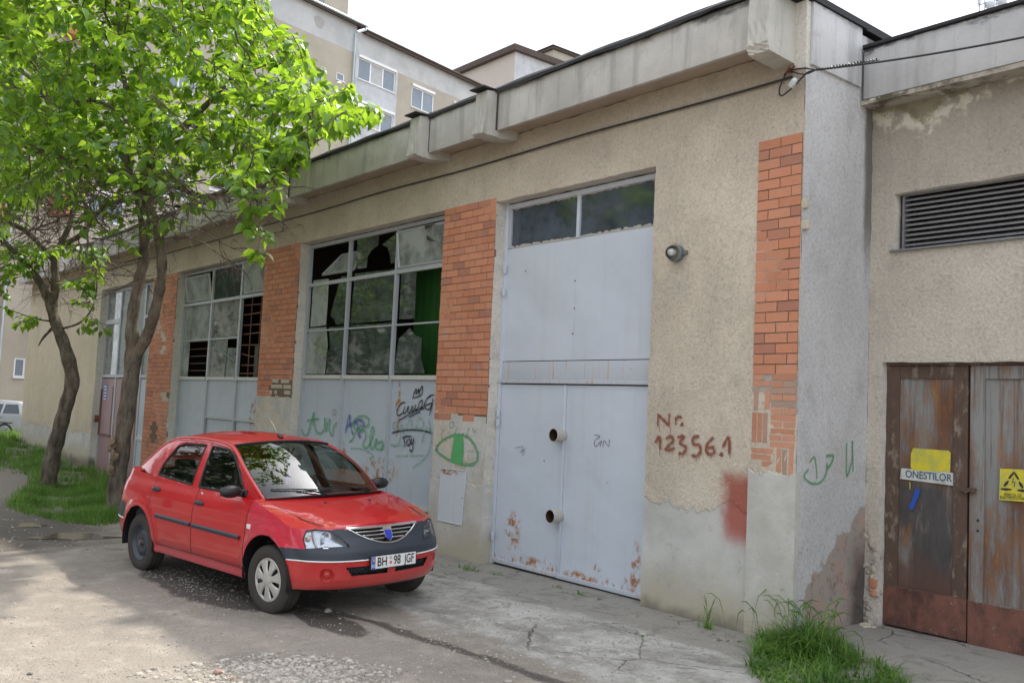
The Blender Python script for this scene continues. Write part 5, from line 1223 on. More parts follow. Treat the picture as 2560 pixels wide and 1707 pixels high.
# ---- what stands across the yard behind the photographer (only seen in the reflections)
Rb = thing('apartment_block', (-20, -34, 0), 'grey brown slab of flats across the yard mirrored in the garage panes', 'apartment block')
mb = MB(); mb.box(-120, -14, -46, -34, 0, 19); mb.build('wall', plain('render_dark', (.15, .145, .135), .9, 0, .1, .2, .5), Rb); mb = MB(); mb.box(-120.5, -13.5, -46.5, -33.5, 19, 19.4); mb.build('roof', M_EAVE, Rb)
for i in range(12):
    for j in range(6):
        if i*6+j < 72: mb = MB(); mb.box(-60+3.9*i, -58.3+3.9*i, -34.02, -33.97, 1.5+2.9*j, 2.9+2.9*j); mb.build('window', M_AGLS, Rb)
# ================================================================ red saloon car (own axes: x forward from front axle, y left, z up)
def carpaint(name, col, dust=.12, rough=.28):
    n = N(name); v = n.obj; Z = n.sep(v)[2]
    c = n.mix(n.noise(1.5, 4, .6, v), tuple(x*.92 for x in col), tuple(min(1, x*1.08) for x in col))
    d = n.math('MULTIPLY', n.ss(n.noise(5, 6, .7, v), .35, .8), dust)
    d = n.math('ADD', d, n.math('MULTIPLY', n.ss(Z, .50, .2), .2)); c = n.mix(d, c, (.33, .22, .18))
    sp = n.math('MULTIPLY', n.ss(n.vor(48, v), .13, .07), n.ss(n.noise(4, 3, .6, v), .52, .62)); c = n.mix(n.math('MULTIPLY', sp, .55), c, (.62, .45, .42))
    n.fin(c, n.math('ADD', rough, n.math('MULTIPLY', n.noise(9, 5, .6, v), .14)), 0, .3, .85)
    n.b.inputs['Coat Roughness'].default_value = .035; return n.mat
CP = carpaint('car_paint_red', (.47, .005, .009), .03, .35); CPF = carpaint('car_paint_faded', (.50, .014, .040), .06, .42); CPB = carpaint('car_paint_bumper', (.48, .012, .015), .10, .42)
def objplain(name, col, rough, metal=0, spec=.5, sc=9):
    n = N(name); v = n.obj; f = n.noise(sc, 5, .6, v); c = n.mix(f, tuple(x*.8 for x in col), tuple(min(1, x*1.2) for x in col)); return n.fin(c, n.math('ADD', rough-.06, n.math('MULTIPLY', f, .12)), metal, spec)
CDK = objplain('bumper_plastic', (.026, .033, .048), .48); CBL = objplain('black_plastic', (.012, .012, .014), .4); CRUB = objplain('rubber', (.016, .016, .017), .75)
CTY = objplain('tyre_rubber', (.050, .045, .040), .85, 0, .3, 14); CSIL = objplain('hubcap_silver', (.50, .49, .46), .35, .35); CSTL = objplain('steel_wheel', (.055, .065, .08), .5, .2)
CCHR = objplain('chrome', (.72, .72, .74), .16, .95); CINT = objplain('cabin_trim', (.035, .035, .038), .8); CSEAT = objplain('seat_fabric', (.045, .045, .05), .95); CWHT = objplain('white_trim', (.75, .75, .75), .4)
CREF = objplain('lamp_reflector', (.50, .52, .56), .22, .9, .5, 25); CRST = objplain('rusty_hub', (.15, .10, .08), .8)
def carglass(name, tint, boost=1.0, base=0.0):
    n = N(name); t = n.node('ShaderNodeBsdfTransparent'); t.inputs[0].default_value = (*tint, 1)
    g = n.node('ShaderNodeBsdfGlossy'); g.inputs['Roughness'].default_value = .015
    fr = n.node('ShaderNodeFresnel'); fr.inputs[0].default_value = 1.5
    m = n.node('ShaderNodeMixShader'); n.link(n.math('ADD', n.math('MULTIPLY', fr.outputs[0], boost), base, clamp=True), m.inputs[0]); n.link(t.outputs[0], m.inputs[1]); n.link(g.outputs[0], m.inputs[2])
    n.link(m.outputs[0], n.o.inputs[0]); n.t.nodes.remove(n.b); return n.mat
CGL = carglass('car_glass', (.80, .86, .84), 1.8); CGS = carglass('car_side_glass', (.42, .48, .46), 1.6); CLENS = carglass('headlamp_lens', (.93, .95, .97), 1.2)

CARX = thing('red_car', (CARP[0], CARP[1], CARP[3]), 'red four door saloon parked on the cracked yard in front of the garage', 'car', None, CARP[2], -CARP[4])
CARX.rotation_euler = (CARP[5], -CARP[4], CARP[2])
def cb(mb, name, m, par=None, smooth=True, ang=None): return mb.build(name, m, par or CARX, smooth=smooth, world=False, angle=ang)
I = np.interp
def tab(t): t = sorted(t); return [a for a, b in t], [b for a, b in t]
ref = smoothline([(.78, -.001, 0), (.772, .22, 0), (.742, .43, 0), (.675, .60, 0), (.565, .735, 0), (.43, .812, 0), (.28, .848, 0), (0, .862, 0), (-.4, .868, 0), (-1.4, .872, 0), (-2.3, .870, 0), (-2.7, .862, 0), (-3.0, .848, 0), (-3.2, .822, 0), (-3.37, .755, 0), (-3.455, .60, 0), (-3.49, .32, 0), (-3.50, 0, 0)], 24)
RS = [0.]
for i in range(1, len(ref)): RS.append(RS[-1]+(ref[i]-ref[i-1]).length)
RXs = [p.x for p in ref]; RYs = [max(0, p.y) for p in ref]; STOT = RS[-1]
def S_x(x): return float(I(-x, [-q for q in RXs], RS))
def S_y(y): k = [i for i in range(len(RXs)) if RXs[i] > .2]; return float(I(y, [RYs[i] for i in k], [RS[i] for i in k]))
xf_t = tab([(.18, .62), (.24, .70), (.28, .745), (.34, .768), (.45, .776), (.52, .782), (.58, .772), (.64, .735), (.70, .69), (.78, .645), (.86, .58)])
xr_t = tab([(.18, -3.36), (.3, -3.44), (.5, -3.485), (.6, -3.48), (.7, -3.435), (.9, -3.43), (1.03, -3.40), (1.1, -3.37)])
w_t = tab([(.18, .925), (.235, .95), (.35, .978), (.5, .998), (.6, 1.0), (.72, .995), (.82, .978), (.90, .948), (.975, .905), (1.1, .86)])
zt_t = tab([(.79, .802), (.70, .792), (.60, .785), (.45, .787), (.3, .812), (.15, .848), (0, .885), (-.2, .935), (-.34, .962), (-.5, .97), (-1.4, .975), (-2.2, 1.0), (-2.6, 1.025), (-3.0, 1.052), (-3.3, 1.062), (-3.49, 1.058)])
zb_t = tab([(.79, .255), (.5, .25), (.3, .25), (0, .25), (-.4, .225), (-2.2, .23), (-2.7, .26), (-3.1, .32), (-3.49, .33)])
def ZTOP(s): return float(I(float(I(s, RS, RXs)), *zt_t))
def ZBOT(s): return float(I(float(I(s, RS, RXs)), *zb_t))
AR = .374; AZ = .312
def P(s, z, sg=1, inn=0.):
    xr, yr = float(I(s, RS, RXs)), float(I(s, RS, RYs))
    y = yr*float(I(z, *w_t)); x = xr
    if xr > .15: x += (float(I(z, *xf_t))-.782)*min(1, (xr-.15)/.5)
    if xr < -3.0: x += (float(I(z, *xr_t))+3.485)*min(1, (-3.0-xr)/.35)
    for ax in (0., -2.63):
        d = math.hypot(xr-ax, z-AZ)
        if d < .50 and yr > .6: y += .022*(1 if d < .40 else (1+cos(pi*(d-.40)/.10))/2)
    # gentle character line low on the doors
    if -2.3 < xr < -.3: y += .006*exp(-((z-.40)/.05)**2)-.010*exp(-((z-.30)/.035)**2)
    y -= inn*(yr/.87); x -= inn*(1 if xr > .5 else 0)
    return Vector((x, sg*y, z))
def polydist(px, py, Pl, closed=True):
    best = (1e9, px, py); n_ = len(Pl)
    for i in range(n_ if closed else n_-1):
        ax, ay = Pl[i]; bx, by = Pl[(i+1) % n_]; dx, dy = bx-ax, by-ay; L2 = dx*dx+dy*dy
        t = 0 if L2 == 0 else max(0, min(1, ((px-ax)*dx+(py-ay)*dy)/L2)); qx, qy = ax+t*dx, ay+t*dy; d = (px-qx)**2+(py-qy)**2
        if d < best[0]: best = (d, qx, qy)
    return math.sqrt(best[0]), best[1], best[2]
class Patch:
    # regular lattice in a 2-D parameter space whose nodes snap onto feature outlines, then faces are sorted by region
    def __init__(s, us, vs, vfun=None):
        s.us, s.vs = us, vs; s.n = [[(u, (vfun(u, v) if vfun else v)) for v in vs] for u in us]; s.lock = set(); s.feat = {}
    def snap(s, Pl, tol, closed=True):
        xs_ = [q[0] for q in Pl]; ys_ = [q[1] for q in Pl]; x0, x1, y0, y1 = min(xs_)-tol, max(xs_)+tol, min(ys_)-tol, max(ys_)+tol
        # corners first
        for c in Pl:
            best = None
            for i in range(len(s.us)):
                if abs(s.us[i]-c[0]) > 2.5*tol: continue
                for j in range(len(s.vs)):
                    if (i, j) in s.lock: continue
                    q = s.n[i][j]; d = math.hypot(q[0]-c[0], q[1]-c[1])
                    if best is None or d < best[0]: best = (d, i, j)
            if best and best[0] < tol*1.5: s.n[best[1]][best[2]] = c; s.lock.add((best[1], best[2]))
        for i in range(len(s.us)):
            if not x0-.03 < s.us[i] < x1+.03: continue
            for j in range(len(s.vs)):
                if (i, j) in s.lock: continue
                q = s.n[i][j]
                if not (x0 < q[0] < x1 and y0 < q[1] < y1): continue
                d, qx, qy = polydist(q[0], q[1], Pl, closed)
                if d < tol: s.n[i][j] = (qx, qy); s.lock.add((i, j))
    def sort(s, cls, pf):
        out = {}; vid = {}
        for i in range(len(s.us)-1):
            for j in range(len(s.vs)-1):
                k = ((i, j), (i+1, j), (i+1, j+1), (i, j+1)); q = [s.n[a][b] for a, b in k]
                cx, cy = sum(p[0] for p in q)/4, sum(p[1] for p in q)/4; c = cls(cx, cy)
                if not c: continue
                mb, m = out.setdefault(c, (MB(), {})); f = []
                for a in k:
                    if a not in m: m[a] = len(mb.v); mb.v.append(tuple(pf(*s.n[a[0]][a[1]])))
                    if m[a] not in f: f.append(m[a])
                if len(f) > 2: mb.f.append(tuple(f)); mb.m.append(0)
        return {k: v[0] for k, v in out.items()}
def circ(cx, cy, r, n_=40, ry=None): return [(cx+r*cos(2*pi*i/n_), cy+(ry or r)*sin(2*pi*i/n_)) for i in range(n_)]
HL = [(S_y(.44), .632), (S_y(.49), .70), (S_y(.56), .768), (S_y(.68), .776), (S_y(.745), .768), (S_y(.768), .70), (S_y(.766), .615)]
def parab(a, zt, zb, n_=16): return [(a*(-1+2*i/n_), zt-(zt-zb)*(1-(-1+2*i/n_)**2)) for i in range(n_+1)]
GRL = [(-.01, .772), (.40, .772), (.30, .715), (.20, .672), (.10, .645), (-.01, .636)]
VNT = [(.05, .368), (.44, .376), (.50, .455), (.05, .450)]
FOG = circ(S_y(.64), .385, .066, 24)
sx = [STOT*i/264 for i in range(265)]
sdoor = [S_x(-.36), S_x(-1.415), S_x(.36), S_x(-3.02)]
for v_ in sdoor:
    k = min(range(len(sx)), key=lambda i: abs(sx[i]-v_)); sx[k] = v_
NV = 38
pt = Patch(sx, [j/NV for j in range(NV+1)], lambda u, v: ZBOT(u)+(ZTOP(u)-ZBOT(u))*v)
for (pl, tol) in ((circ(S_x(0), AZ, AR, 64), .0125), (circ(S_x(-2.63), AZ, AR, 64), .0125)): pt.snap(pl, tol)
pt.snap(HL, .011); pt.snap(GRL[1:], .010, False); pt.snap(FOG, .010); pt.snap(VNT, .009)
pt.snap([(0, .502), (S_x(.36), .512)], .0105, False); pt.snap([(S_y(.766), .615), (S_x(.30), .612), (S_x(.2), .612)], .0105, False)
RDC = circ(S_x(-2.63), AZ, .44, 64)
def cls(u, z):
    x = float(I(u, RS, RXs))
    if math.hypot(u-S_x(0), z-AZ) < AR-.001 or math.hypot(u-S_x(-2.63), z-AZ) < AR-.001: return None
    if inpoly(u, z, HL) or inpoly(u, z, GRL) or inpoly(u, z, VNT) or inpoly(u, z, FOG): return None
    if u < S_x(.2):
        if True:
            if z < .505 and u < S_x(.25): return 'bumper_red'
            if z < .615 and u < S_x(.25): return 'bumper_dark'
            if u < float(I(z, [.622, .70, .768, .79], [HL[0][0], HL[1][0], HL[2][0], HL[2][0]+.01]))+.004 and z < .775: return 'bumper_dark'
            if z < .625 and u < HL[6][0]: return 'bumper_dark'
    if u > S_x(-3.02):
        if z < .50: return 'rbumper_red'
        if z < .69: return 'rbumper_dark'
        return 'quarter'
    if z < .32: return 'sill'
    if x > -.36: return 'fender'
    if x > -1.415: return 'front_door'
    if x > -2.25 and math.hypot(u-S_x(-2.63), z-AZ) > .44: return 'rear_door'
    return 'quarter'
def wheel_fn(tyre_only=False): pass
parts = {'bumper_red': ('front_bumper', CPB), 'bumper_dark': ('bumper_cover', CDK), 'rbumper_red': ('rear_bumper', CPB), 'rbumper_dark': ('bumper_cover', CDK), 'quarter': ('rear_quarter', CP), 'sill': ('sill_panel', CPF), 'fender': ('fender', CPF), 'front_door': ('door', CP), 'rear_door': ('door', CP)}
DOORS = {}
shells = pt.sort(cls, lambda u, z: P(u, z, -1))
for sg in (-1, 1):
    for k, mb in shells.items():
        m2 = MB(); m2.v = [(v[0], v[1]*(-sg), v[2]) for v in mb.v]; m2.f = mb.f if sg < 0 else [f[::-1] for f in mb.f]; m2.m = mb.m
        o = cb(m2, *parts[k]); DOORS[(k, sg)] = o
# ---- bonnet and boot lid
zc_t = tab([(.66, .802), (.60, .818), (.5, .848), (.35, .885), (.2, .915), (0, .948), (-.2, .975), (-.36, .992)])
def deck(s0, s1, zc, name, m, n_=40, pw=2.3):
    rows = []
    for i in range(n_+1):
        s_ = s0+(s1-s0)*i/n_; B = P(s_, ZTOP(s_), 1); z1_ = max(B.z, zc(B.x)); r = []
        for k in range(33):
            p_ = -1+2*k/32; r.append((B.x+(.012*(1-p_*p_) if s0 < 1 else 0), B.y*p_, B.z+(z1_-B.z)*(1-abs(p_)**pw)-.0))
        rows.append(r)
    mb = MB(); mb.grid(rows); return cb(mb, name, m)
BON = deck(0.0, S_x(-.37), lambda x: float(I(x, *zc_t)), 'bonnet', CP, 60)
deck(S_x(-2.9), STOT, lambda x: 1.085-.02*max(0, (-x-3.2)/.28), 'boot_lid', CP, 36)
# bonnet shut lines
def gap(name, pts, r=.0045, m=CBL, par=None): mb = MB(); mb.tube(pts, r, 5); return cb(mb, name, m, par, False)
def hoodz(x, y):
    s_ = S_x(x) if x < .55 else S_y(.74); B = P(s_, ZTOP(s_), 1); p_ = min(1, abs(y)/B.y); z1_ = float(I(x, *zc_t)); return B.z+(z1_-B.z)*(1-p_**2.3)
for sg in (-1, 1):
    gap('shut_line', smoothline([(x, sg*y, hoodz(x, y)-.001) for x, y in [(-.36, .70), (-.15, .695), (.1, .685), (.3, .665), (.42, .63), (.52, .60)]], 5), .004)
    gap('shut_line', [tuple(P(S_x(-.36-.015*sin((z-.32)*4)), z, sg, .001)) for z in np.linspace(.32, .955, 24)])
    gap('shut_line', [tuple(P(S_x(-1.415), z, sg, .001)) for z in np.linspace(.32, .97, 18)])
    arc = [(S_x(-2.63)-.44*cos(a_), AZ+.44*sin(a_)) for a_ in np.linspace(.02, 1.05, 16)]
    gap('shut_line', [tuple(P(u, z, sg, .001)) for u, z in arc]+[tuple(P(S_x(-2.40), z, sg, .001)) for z in np.linspace(.72, 1.0, 8)])
    gap('shut_line', [tuple(P(S_x(x), .32, sg, .001)) for x in np.linspace(-.36, -2.19, 30)])
    # protective moulding, door handles, side repeater, fuel flap
    for (xa, xb, k) in ((-.46, -1.395, 'front_door'), (-1.435, -2.215, 'rear_door')):
        mb = MB(); rows = []
        for x in np.linspace(xa, xb, 20):
            zc_ = .602+.02*(-x-.46)/1.75; r = []
            for dz, o_ in ((-.022, 0), (-.017, .012), (0, .016), (.017, .012), (.022, 0)): q = P(S_x(x), zc_+dz, sg); r.append((q.x, q.y+sg*o_, q.z))
            rows.append(r)
        mb.grid(rows); cb(mb, 'moulding', CDK, DOORS[(k, sg)])
    for (x, z, k) in ((-1.30, .845, 'front_door'), (-2.29, .895, 'rear_door')):
        q = P(S_x(x), z, sg); mb = MB()
        for i in range(1): mb.tube([(x-.075, q.y-sg*.004, z), (x-.045, q.y+sg*.018, z+.004), (x, q.y+sg*.026, z+.006), (x+.045, q.y+sg*.018, z+.003), (x+.075, q.y-sg*.004, z-.002)], [.016, .022, .024, .022, .014], 10)
        par = DOORS[(k, sg)] if k == 'front_door' else DOORS[(k, sg)]
        cb(mb, 'handle', CDK, par)
    q = P(S_x(-1.33), .935, sg); mb = MB(); mb.tube([(q.x, q.y-.01*sg, q.z), (q.x, q.y+.006*sg, q.z)], .012, 12); cb(mb, 'key_lock', CCHR, DOORS[('front_door', sg)])
    q = P(S_x(-.315), .725, sg); mb = MB(); mb.bevbox(q.x-.03, q.x+.03, q.y-.006, q.y+.008, q.z-.022, q.z+.022, .004); cb(mb, 'side_repeater', CWHT)
    mb = MB(); mb.bevbox(q.x-.012, q.x+.012, q.y-.007 if sg < 0 else q.y, q.y+.0 if sg < 0 else q.y+.0095, q.z-.012, q.z+.012, .002)
    # trim line between dark and red bumper halves
    mb = MB(); mb.tube([tuple(P(u, .505+.008*(u/S_x(.36)), sg, -.003)) for u in np.linspace(.27, S_x(.34), 30)], .0065, 6); cb(mb, 'trim_line', CWHT)
    mb = MB(); mb.tube([tuple(P(u, .502, sg, -.003)) for u in np.linspace(S_x(-3.03), STOT-.02, 24)], .007, 6); cb(mb, 'trim_line', CWHT)
    # headlight: bowl, bulbs, lens
    us_ = np.linspace(HL[0][0]-.02, HL[5][0]+.02, 30); vs_ = np.linspace(.605, .785, 16); hp = Patch(list(us_), list(vs_)); hp.snap(HL, .008)
    ln = hp.sort(lambda u, z: 'l' if inpoly(u, z, HL) else None, lambda u, z: P(u, z, sg, -.002))['l']
    HLO = cb(ln, 'headlight', CLENS)
    hp2 = hp.sort(lambda u, z: 'l' if inpoly(u, z, HL) else None, lambda u, z: P(u, z, sg, .02+.035*math.sqrt(max(0, 1-((u-S_y(.62))/.2)**2))*(.6+.4*sin((z-.64)*22))))['l']; cb(hp2, 'reflector', CREF, HLO)
    c_ = P(S_y(.62), .705, sg, .02)
    mb = MB(); mb.lathe([(.020, 0), (.028, .012), (.046, .03), (.05, .034)], 20, 0, 'y', Matrix.Translation(c_-Vector((.035, 0, 0))) @ Matrix.Rotation(-pi/2, 4, 'Z')); cb(mb, 'lamp_bowl', CREF, HLO)
    mb = MB(); mb.tube([tuple(P(S_y(.70), z, sg, .012)) for z in np.linspace(.625, .77, 6)], .009, 6); cb(mb, 'lamp_divider', CSIL, HLO)
    c2 = P(S_y(.735), .70, sg, .02); mb = MB(); mb.tube([c2-Vector((.02, 0, .02)), c2+Vector((0, 0, .02))], .018, 10); cb(mb, 'indicator_bulb', objplain('amber', (.75, .52, .38), .3), HLO)
    mb = MB(); mb.tube([tuple(P(u, z, sg, -.001)) for u, z in HL+HL[:1]], .0065, 5); cb(mb, 'seal', CBL, HLO)
    # fog lamp recess
    rows = []
    for r_, d_ in ((1, 0), (.93, .012), (.72, .03), (.6, .032), (.55, .022), (.3, .016), (0, .014)):
        rows.append([tuple(P(S_y(.64)+.066*r_*cos(a_), .385+.066*r_*sin(a_), sg, d_)) for a_ in np.linspace(0, 2*pi, 25)])
    mb = MB(); mb.grid(rows); cb(mb, 'fog_lamp_recess', CPB)
    # lower vent
    rows = [[tuple(P(u, z, sg, .035)) for z in np.linspace(.355, .465, 6)] for u in np.linspace(.04, .52, 14)]; mb = MB(); mb.grid(rows)
    mb.tube([tuple(P(u, z, sg, .004)) for u, z in VNT+VNT[:1]], .006, 5)
    cb(mb, 'lower_vent', CBL)
    mb = MB()
    for k in range(16): u = .06+.4*k/15; mb.tube([tuple(P(u-.015, .375, sg, .022)), tuple(P(u+.012, .45, sg, .022))], .0028, 4); mb.tube([tuple(P(u+.015, .375, sg, .023)), tuple(P(u-.012, .45, sg, .023))], .0028, 4)
    cb(mb, 'vent_mesh', CDK)
# grille
mb = MB(); mb.grid([[tuple(P(abs(u), z, 1 if u > 0 else -1, .045)) for z in np.linspace(.62, .79, 8)] for u in np.linspace(-.42, .42, 21)]); GR = cb(mb, 'grille', CBL)
gb = lambda u: float(I(abs(u), [0, .10, .20, .30, .40], [.636, .645, .672, .715, .772]))
def gp(u, z, inn): q = P(abs(u), z, 1 if u > 0 else -1, inn); return (q.x, q.y, q.z)
for zz in (.742, .710, .678):
    for sg in (-1, 1):
        us_ = [u for u in np.linspace(.045, .41, 30) if gb(u) < zz-.004]
        mb = MB(); mb.tube([gp(sg*u, zz, .006) for u in us_], .0075, 6); cb(mb, 'grille_bar', CCHR, GR)
mb = MB(); rows = [[gp(u, .768, .0), gp(u, .770, -.008), gp(u, .788, -.004), gp(u, .793, .01)] for u in np.linspace(-.42, .42, 30)]; mb.grid(rows); mb.tube([gp(u, gb(u), -.003) for u in np.linspace(-.405, .405, 40)], .0085, 6); cb(mb, 'chrome_frame', CCHR, GR)
shield = [(-.048, .775), (.048, .775), (.046, .715), (.034, .680), (0, .650), (-.034, .680), (-.046, .715)]
xe = P(0, .7, 1).x+.024
tl = lambda z: xe-(z-.70)*.85*.6
mb = MB(); mb.poly([(tl(z), y, z) for y, z in shield][::-1], (-.03, 0, 0)); EM = cb(mb, 'emblem', CCHR, GR, False)
mb = MB(); mb.poly([(tl(z)+.003, y*.84, .712+(z-.712)*.86) for y, z in shield][::-1], (-.01, 0, 0)); CBLU = objplain('emblem_blue', (.02, .05, .42), .3); cb(mb, 'emblem_field', CBLU, EM, False)
def ctext(s_, size, c, m, name, par, sxx=1, rot=0.):
    M4 = Matrix(((0, 0, 1, c[0]), (1, 0, 0, c[1]), (0, 1, 0, c[2]), (0, 0, 0, 1)))
    cu = bpy.data.curves.new(name, 'FONT'); cu.body = s_; cu.size = size; cu.extrude = .0004; cu.offset = size*.012; cu.align_x = 'CENTER'; cu.align_y = 'CENTER'
    to = bpy.data.objects.new(name+'_src', cu); COL.objects.link(to); dg = bpy.context.evaluated_depsgraph_get()
    me = bpy.data.meshes.new_from_object(to.evaluated_get(dg)); bpy.data.objects.remove(to); bpy.data.curves.remove(cu)
    mb = MB(); mb.add([M4 @ Vector((v.co.x*sxx, v.co.y, v.co.z)) for v in me.vertices], [tuple(p.vertices) for p in me.polygons]); bpy.data.meshes.remove(me)
    return cb(mb, name, m, par, False)
ctext('DACIA', .022, (tl(.758)+.006, 0, .756), CCHR, 'emblem_lettering', EM)
# number plate
px_ = .800
mb = MB(); mb.bevbox(px_-.012, px_, -.272, .272, .418, .542, .004); PL = cb(mb, 'number_plate', CBL, None, False)
mb = MB(); mb.box(px_+.0005, px_+.003, -.26, .26, .426, .536); cb(mb, 'plate_field', CWHT, PL, False)
mb = MB(); mb.box(px_+.0032, px_+.004, -.258, -.218, .428, .534); cb(mb, 'country_band', objplain('band_blue', (.03, .12, .55), .4), PL, False)
for i, c_ in enumerate([(.02, .10, .5), (.8, .6, .02), (.6, .03, .03)]):
    mb = MB(); mb.box(px_+.0042, px_+.005, -.253+.010*i, -.243+.010*i, .490, .520); cb(mb, 'flag_stripe', objplain('flag%d' % i, c_, .4), PL, False)
ctext('RO', .034, (px_+.0048, -.238, .452), CWHT, 'country_code', PL)
ctext('BH', .114, (px_+.0045, -.140, .481), CBL, 'plate_lettering', PL, .80)
ctext('98', .114, (px_+.0045, .034, .481), CBL, 'plate_lettering', PL, .74); ctext('JGF', .114, (px_+.0045, .180, .481), CBL, 'plate_lettering', PL, .68)
mb = MB(); mb.tube([(px_+.003, -.042, .512), (px_+.0045, -.042, .512)], .014, 14); cb(mb, 'inspection_sticker', objplain('sticker', (.45, .42, .38), .5), PL, False)
mb = MB(); mb.tube([(px_+.003, -.040, .468), (px_+.0045, -.040, .468)], .014, 14); cb(mb, 'inspection_sticker', objplain('sticker_red', (.65, .12, .06), .5), PL, False)

# ---- greenhouse
def YS(x, z):
    h = z-.965; y = .792-.31*h-.24*h*h
    if x > -.9: y -= .10*((x+.9)/.56)**2
    if x < -2.2: y -= .105*((-2.2-x)/.85)**2
    return y
ACV = smoothline([(-.34, 0, .955), (-.56, 0, 1.115), (-.82, 0, 1.275), (-1.02, 0, 1.375), (-1.16, 0, 1.428)], 6)
TCV = smoothline([(-1.16, 0, 1.428), (-1.4, 0, 1.455), (-1.75, 0, 1.468), (-2.1, 0, 1.462), (-2.36, 0, 1.438), (-2.5, 0, 1.405)], 6)
CCV = smoothline([(-2.5, 0, 1.405), (-2.68, 0, 1.315), (-2.88, 0, 1.195), (-3.08, 0, 1.10)], 6)
SIL = [(p.x, p.z) for p in ACV+TCV[1:]+CCV[1:]]+[(-3.12, 1.05), (-3.0, 1.045), (-2.2, .99), (-1.4, .965), (-.5, .955)]
FW = [(-1.445, .992), (-.62, .995), (-.635, 1.05), (-.80, 1.20), (-.99, 1.335), (-1.16, 1.388), (-1.515, 1.405)]
RW = [(-2.40, 1.04), (-1.60, 1.000), (-1.655, 1.408), (-2.10, 1.398), (-2.24, 1.36), (-2.345, 1.22), (-2.40, 1.12)]
for sg in (-1, 1):
    gpch = Patch(list(np.linspace(-3.14, -.32, 172)), list(np.linspace(.94, 1.49, 36)))
    gpch.snap(SIL, .011); gpch.snap(FW, .010); gpch.snap(RW, .010)
    r = gpch.sort(lambda u, z: None if not inpoly(u, z, SIL) else ('fw' if inpoly(u, z, FW) else 'rw' if inpoly(u, z, RW) else 'b'), lambda u, z: (u, sg*(YS(u, z)-(.006 if inpoly(u, z, FW) or inpoly(u, z, RW) else 0)), z))
    cb(r['b'], 'pillar_panel', CP); cb(r['fw'], 'side_window', CGS, DOORS[('front_door', sg)]); cb(r['rw'], 'side_window', CGS, DOORS[('rear_door', sg)])
    for pl, k in ((FW, 'front_door'), (RW, 'rear_door')):
        dn = []
        for i in range(len(pl)):
            a_, b_ = pl[i], pl[(i+1) % len(pl)]; dn += [(a_[0]+(b_[0]-a_[0])*t/5, a_[1]+(b_[1]-a_[1])*t/5) for t in range(5)]
        mb = MB(); mb.tube([(u, sg*(YS(u, z)+.001), z) for u, z in dn+dn[:1]], .0105, 6); cb(mb, 'window_seal', CRUB, DOORS[(k, sg)])
    mb = MB(); mb.tube([(p.x-.005, sg*(YS(p.x, p.z)-.012), p.z-.004) for p in ACV+TCV[1:]+CCV[1:]], [.022]*len(ACV)+[.020]*(len(TCV)-1)+[.02]*(len(CCV)-1), 10); cb(mb, 'roof_rail', CP)
    gap('shut_line', [(x, sg*(YS(x, z)+.0005), z) for x, z in [(-1.415, .97), (-1.43, .99), (-1.56, 1.405), (-1.56, 1.445)]], .004)
    gap('shut_line', [(x, sg*(YS(x, z)+.0005), z) for x, z in smoothline([Vector(q) for q in [(-.40, 0, .985)]]+[Vector((p.x-.05, 0, p.z-.02)) for p in ACV[6::6]]+[Vector((p.x, 0, p.z-.028)) for p in TCV[3::6]]+[Vector((-2.47, 0, 1.30)), Vector((-2.50, 0, 1.12)), Vector((-2.42, 0, 1.02))], 3) for x, z in [(x.x, x.z)]] if False else [(p.x-.035, sg*(YS(p.x-.035, p.z-.028)+.0005), p.z-.028) for p in ACV[3:]+TCV[1:30]], .0035)
    # door mirror
    q = Vector((-.60, sg*.775, 1.0)); mb = MB()
    mb.bevbox(-.66, -.56, sg*.755-.012, sg*.755+.022, .955, 1.04, .012); cb(mb, 'mirror_foot', CBL)
    bm = bmesh.new(); bmesh.ops.create_uvsphere(bm, u_segments=20, v_segments=14, radius=1)
    for v in bm.verts:
        v.co = Vector((v.co.x*.062*(1 if v.co.x > 0 else .6), v.co.y*.115, v.co.z*.062))
        v.co.z += .01*abs(v.co.y)*0; v.co += Vector((-.60, sg*.905, 1.028))
    mb = MB(); mb.bm(bm); mb.tube([(-.60, sg*.77, .99), (-.60, sg*.83, 1.0)], .022, 8); mh = cb(mb, 'door_mirror', CBL)
    mb = MB(); mb.face([(-.641, sg*.82, .985), (-.641, sg*.99, .985), (-.641, sg*.99, 1.07), (-.641, sg*.82, 1.07)]); cb(mb, 'mirror_glass', CREF, mh, False)
def span(curve, bow, crown, name, m, n_=24, inset=0., pr=1.0, drop=0.):
    rows = []; L = len(curve)
    for i, p in enumerate(curve):
        t = i/(L-1); y0 = YS(p.x, p.z)-.008; r = []
        for k in range(n_+1):
            q = (-1+2*k/n_)*pr; r.append((p.x+bow(t)*(1-q*q), y0*q, p.z+crown(t)*(1-abs(q)**2.2)-drop))
        rows.append(r)
    mb = MB(); mb.grid(rows); return cb(mb, name, m)
WS = span(ACV, lambda t: .17-.075*t, lambda t: .035+.012*t, 'windscreen', CGL, 30)
RF = span(TCV, lambda t: .095*(1-t)-.06*t, lambda t: .047+.03*sin(pi*t)-.0*t, 'roof', CP, 30)
span(CCV, lambda t: -.06, lambda t: .047-.02*t, 'rear_window', CGS, 24)
def wsp(t, q, off=.004):
    k = t*(len(ACV)-1); i = min(int(k), len(ACV)-2); p = ACV[i].lerp(ACV[i+1], k-i); y0 = YS(p.x, p.z)-.008
    return Vector((p.x+(.17-.075*t)*(1-q*q)+off*.5, y0*q, p.z+(.035+.012*t)*(1-abs(q)**2.2)+off))
mb = MB(); mb.tube([wsp(.985, q) for q in np.linspace(-.98, .98, 24)], .012, 6); mb.tube([wsp(.0, q, .0) for q in np.linspace(-.98, .98, 24)], .014, 6)
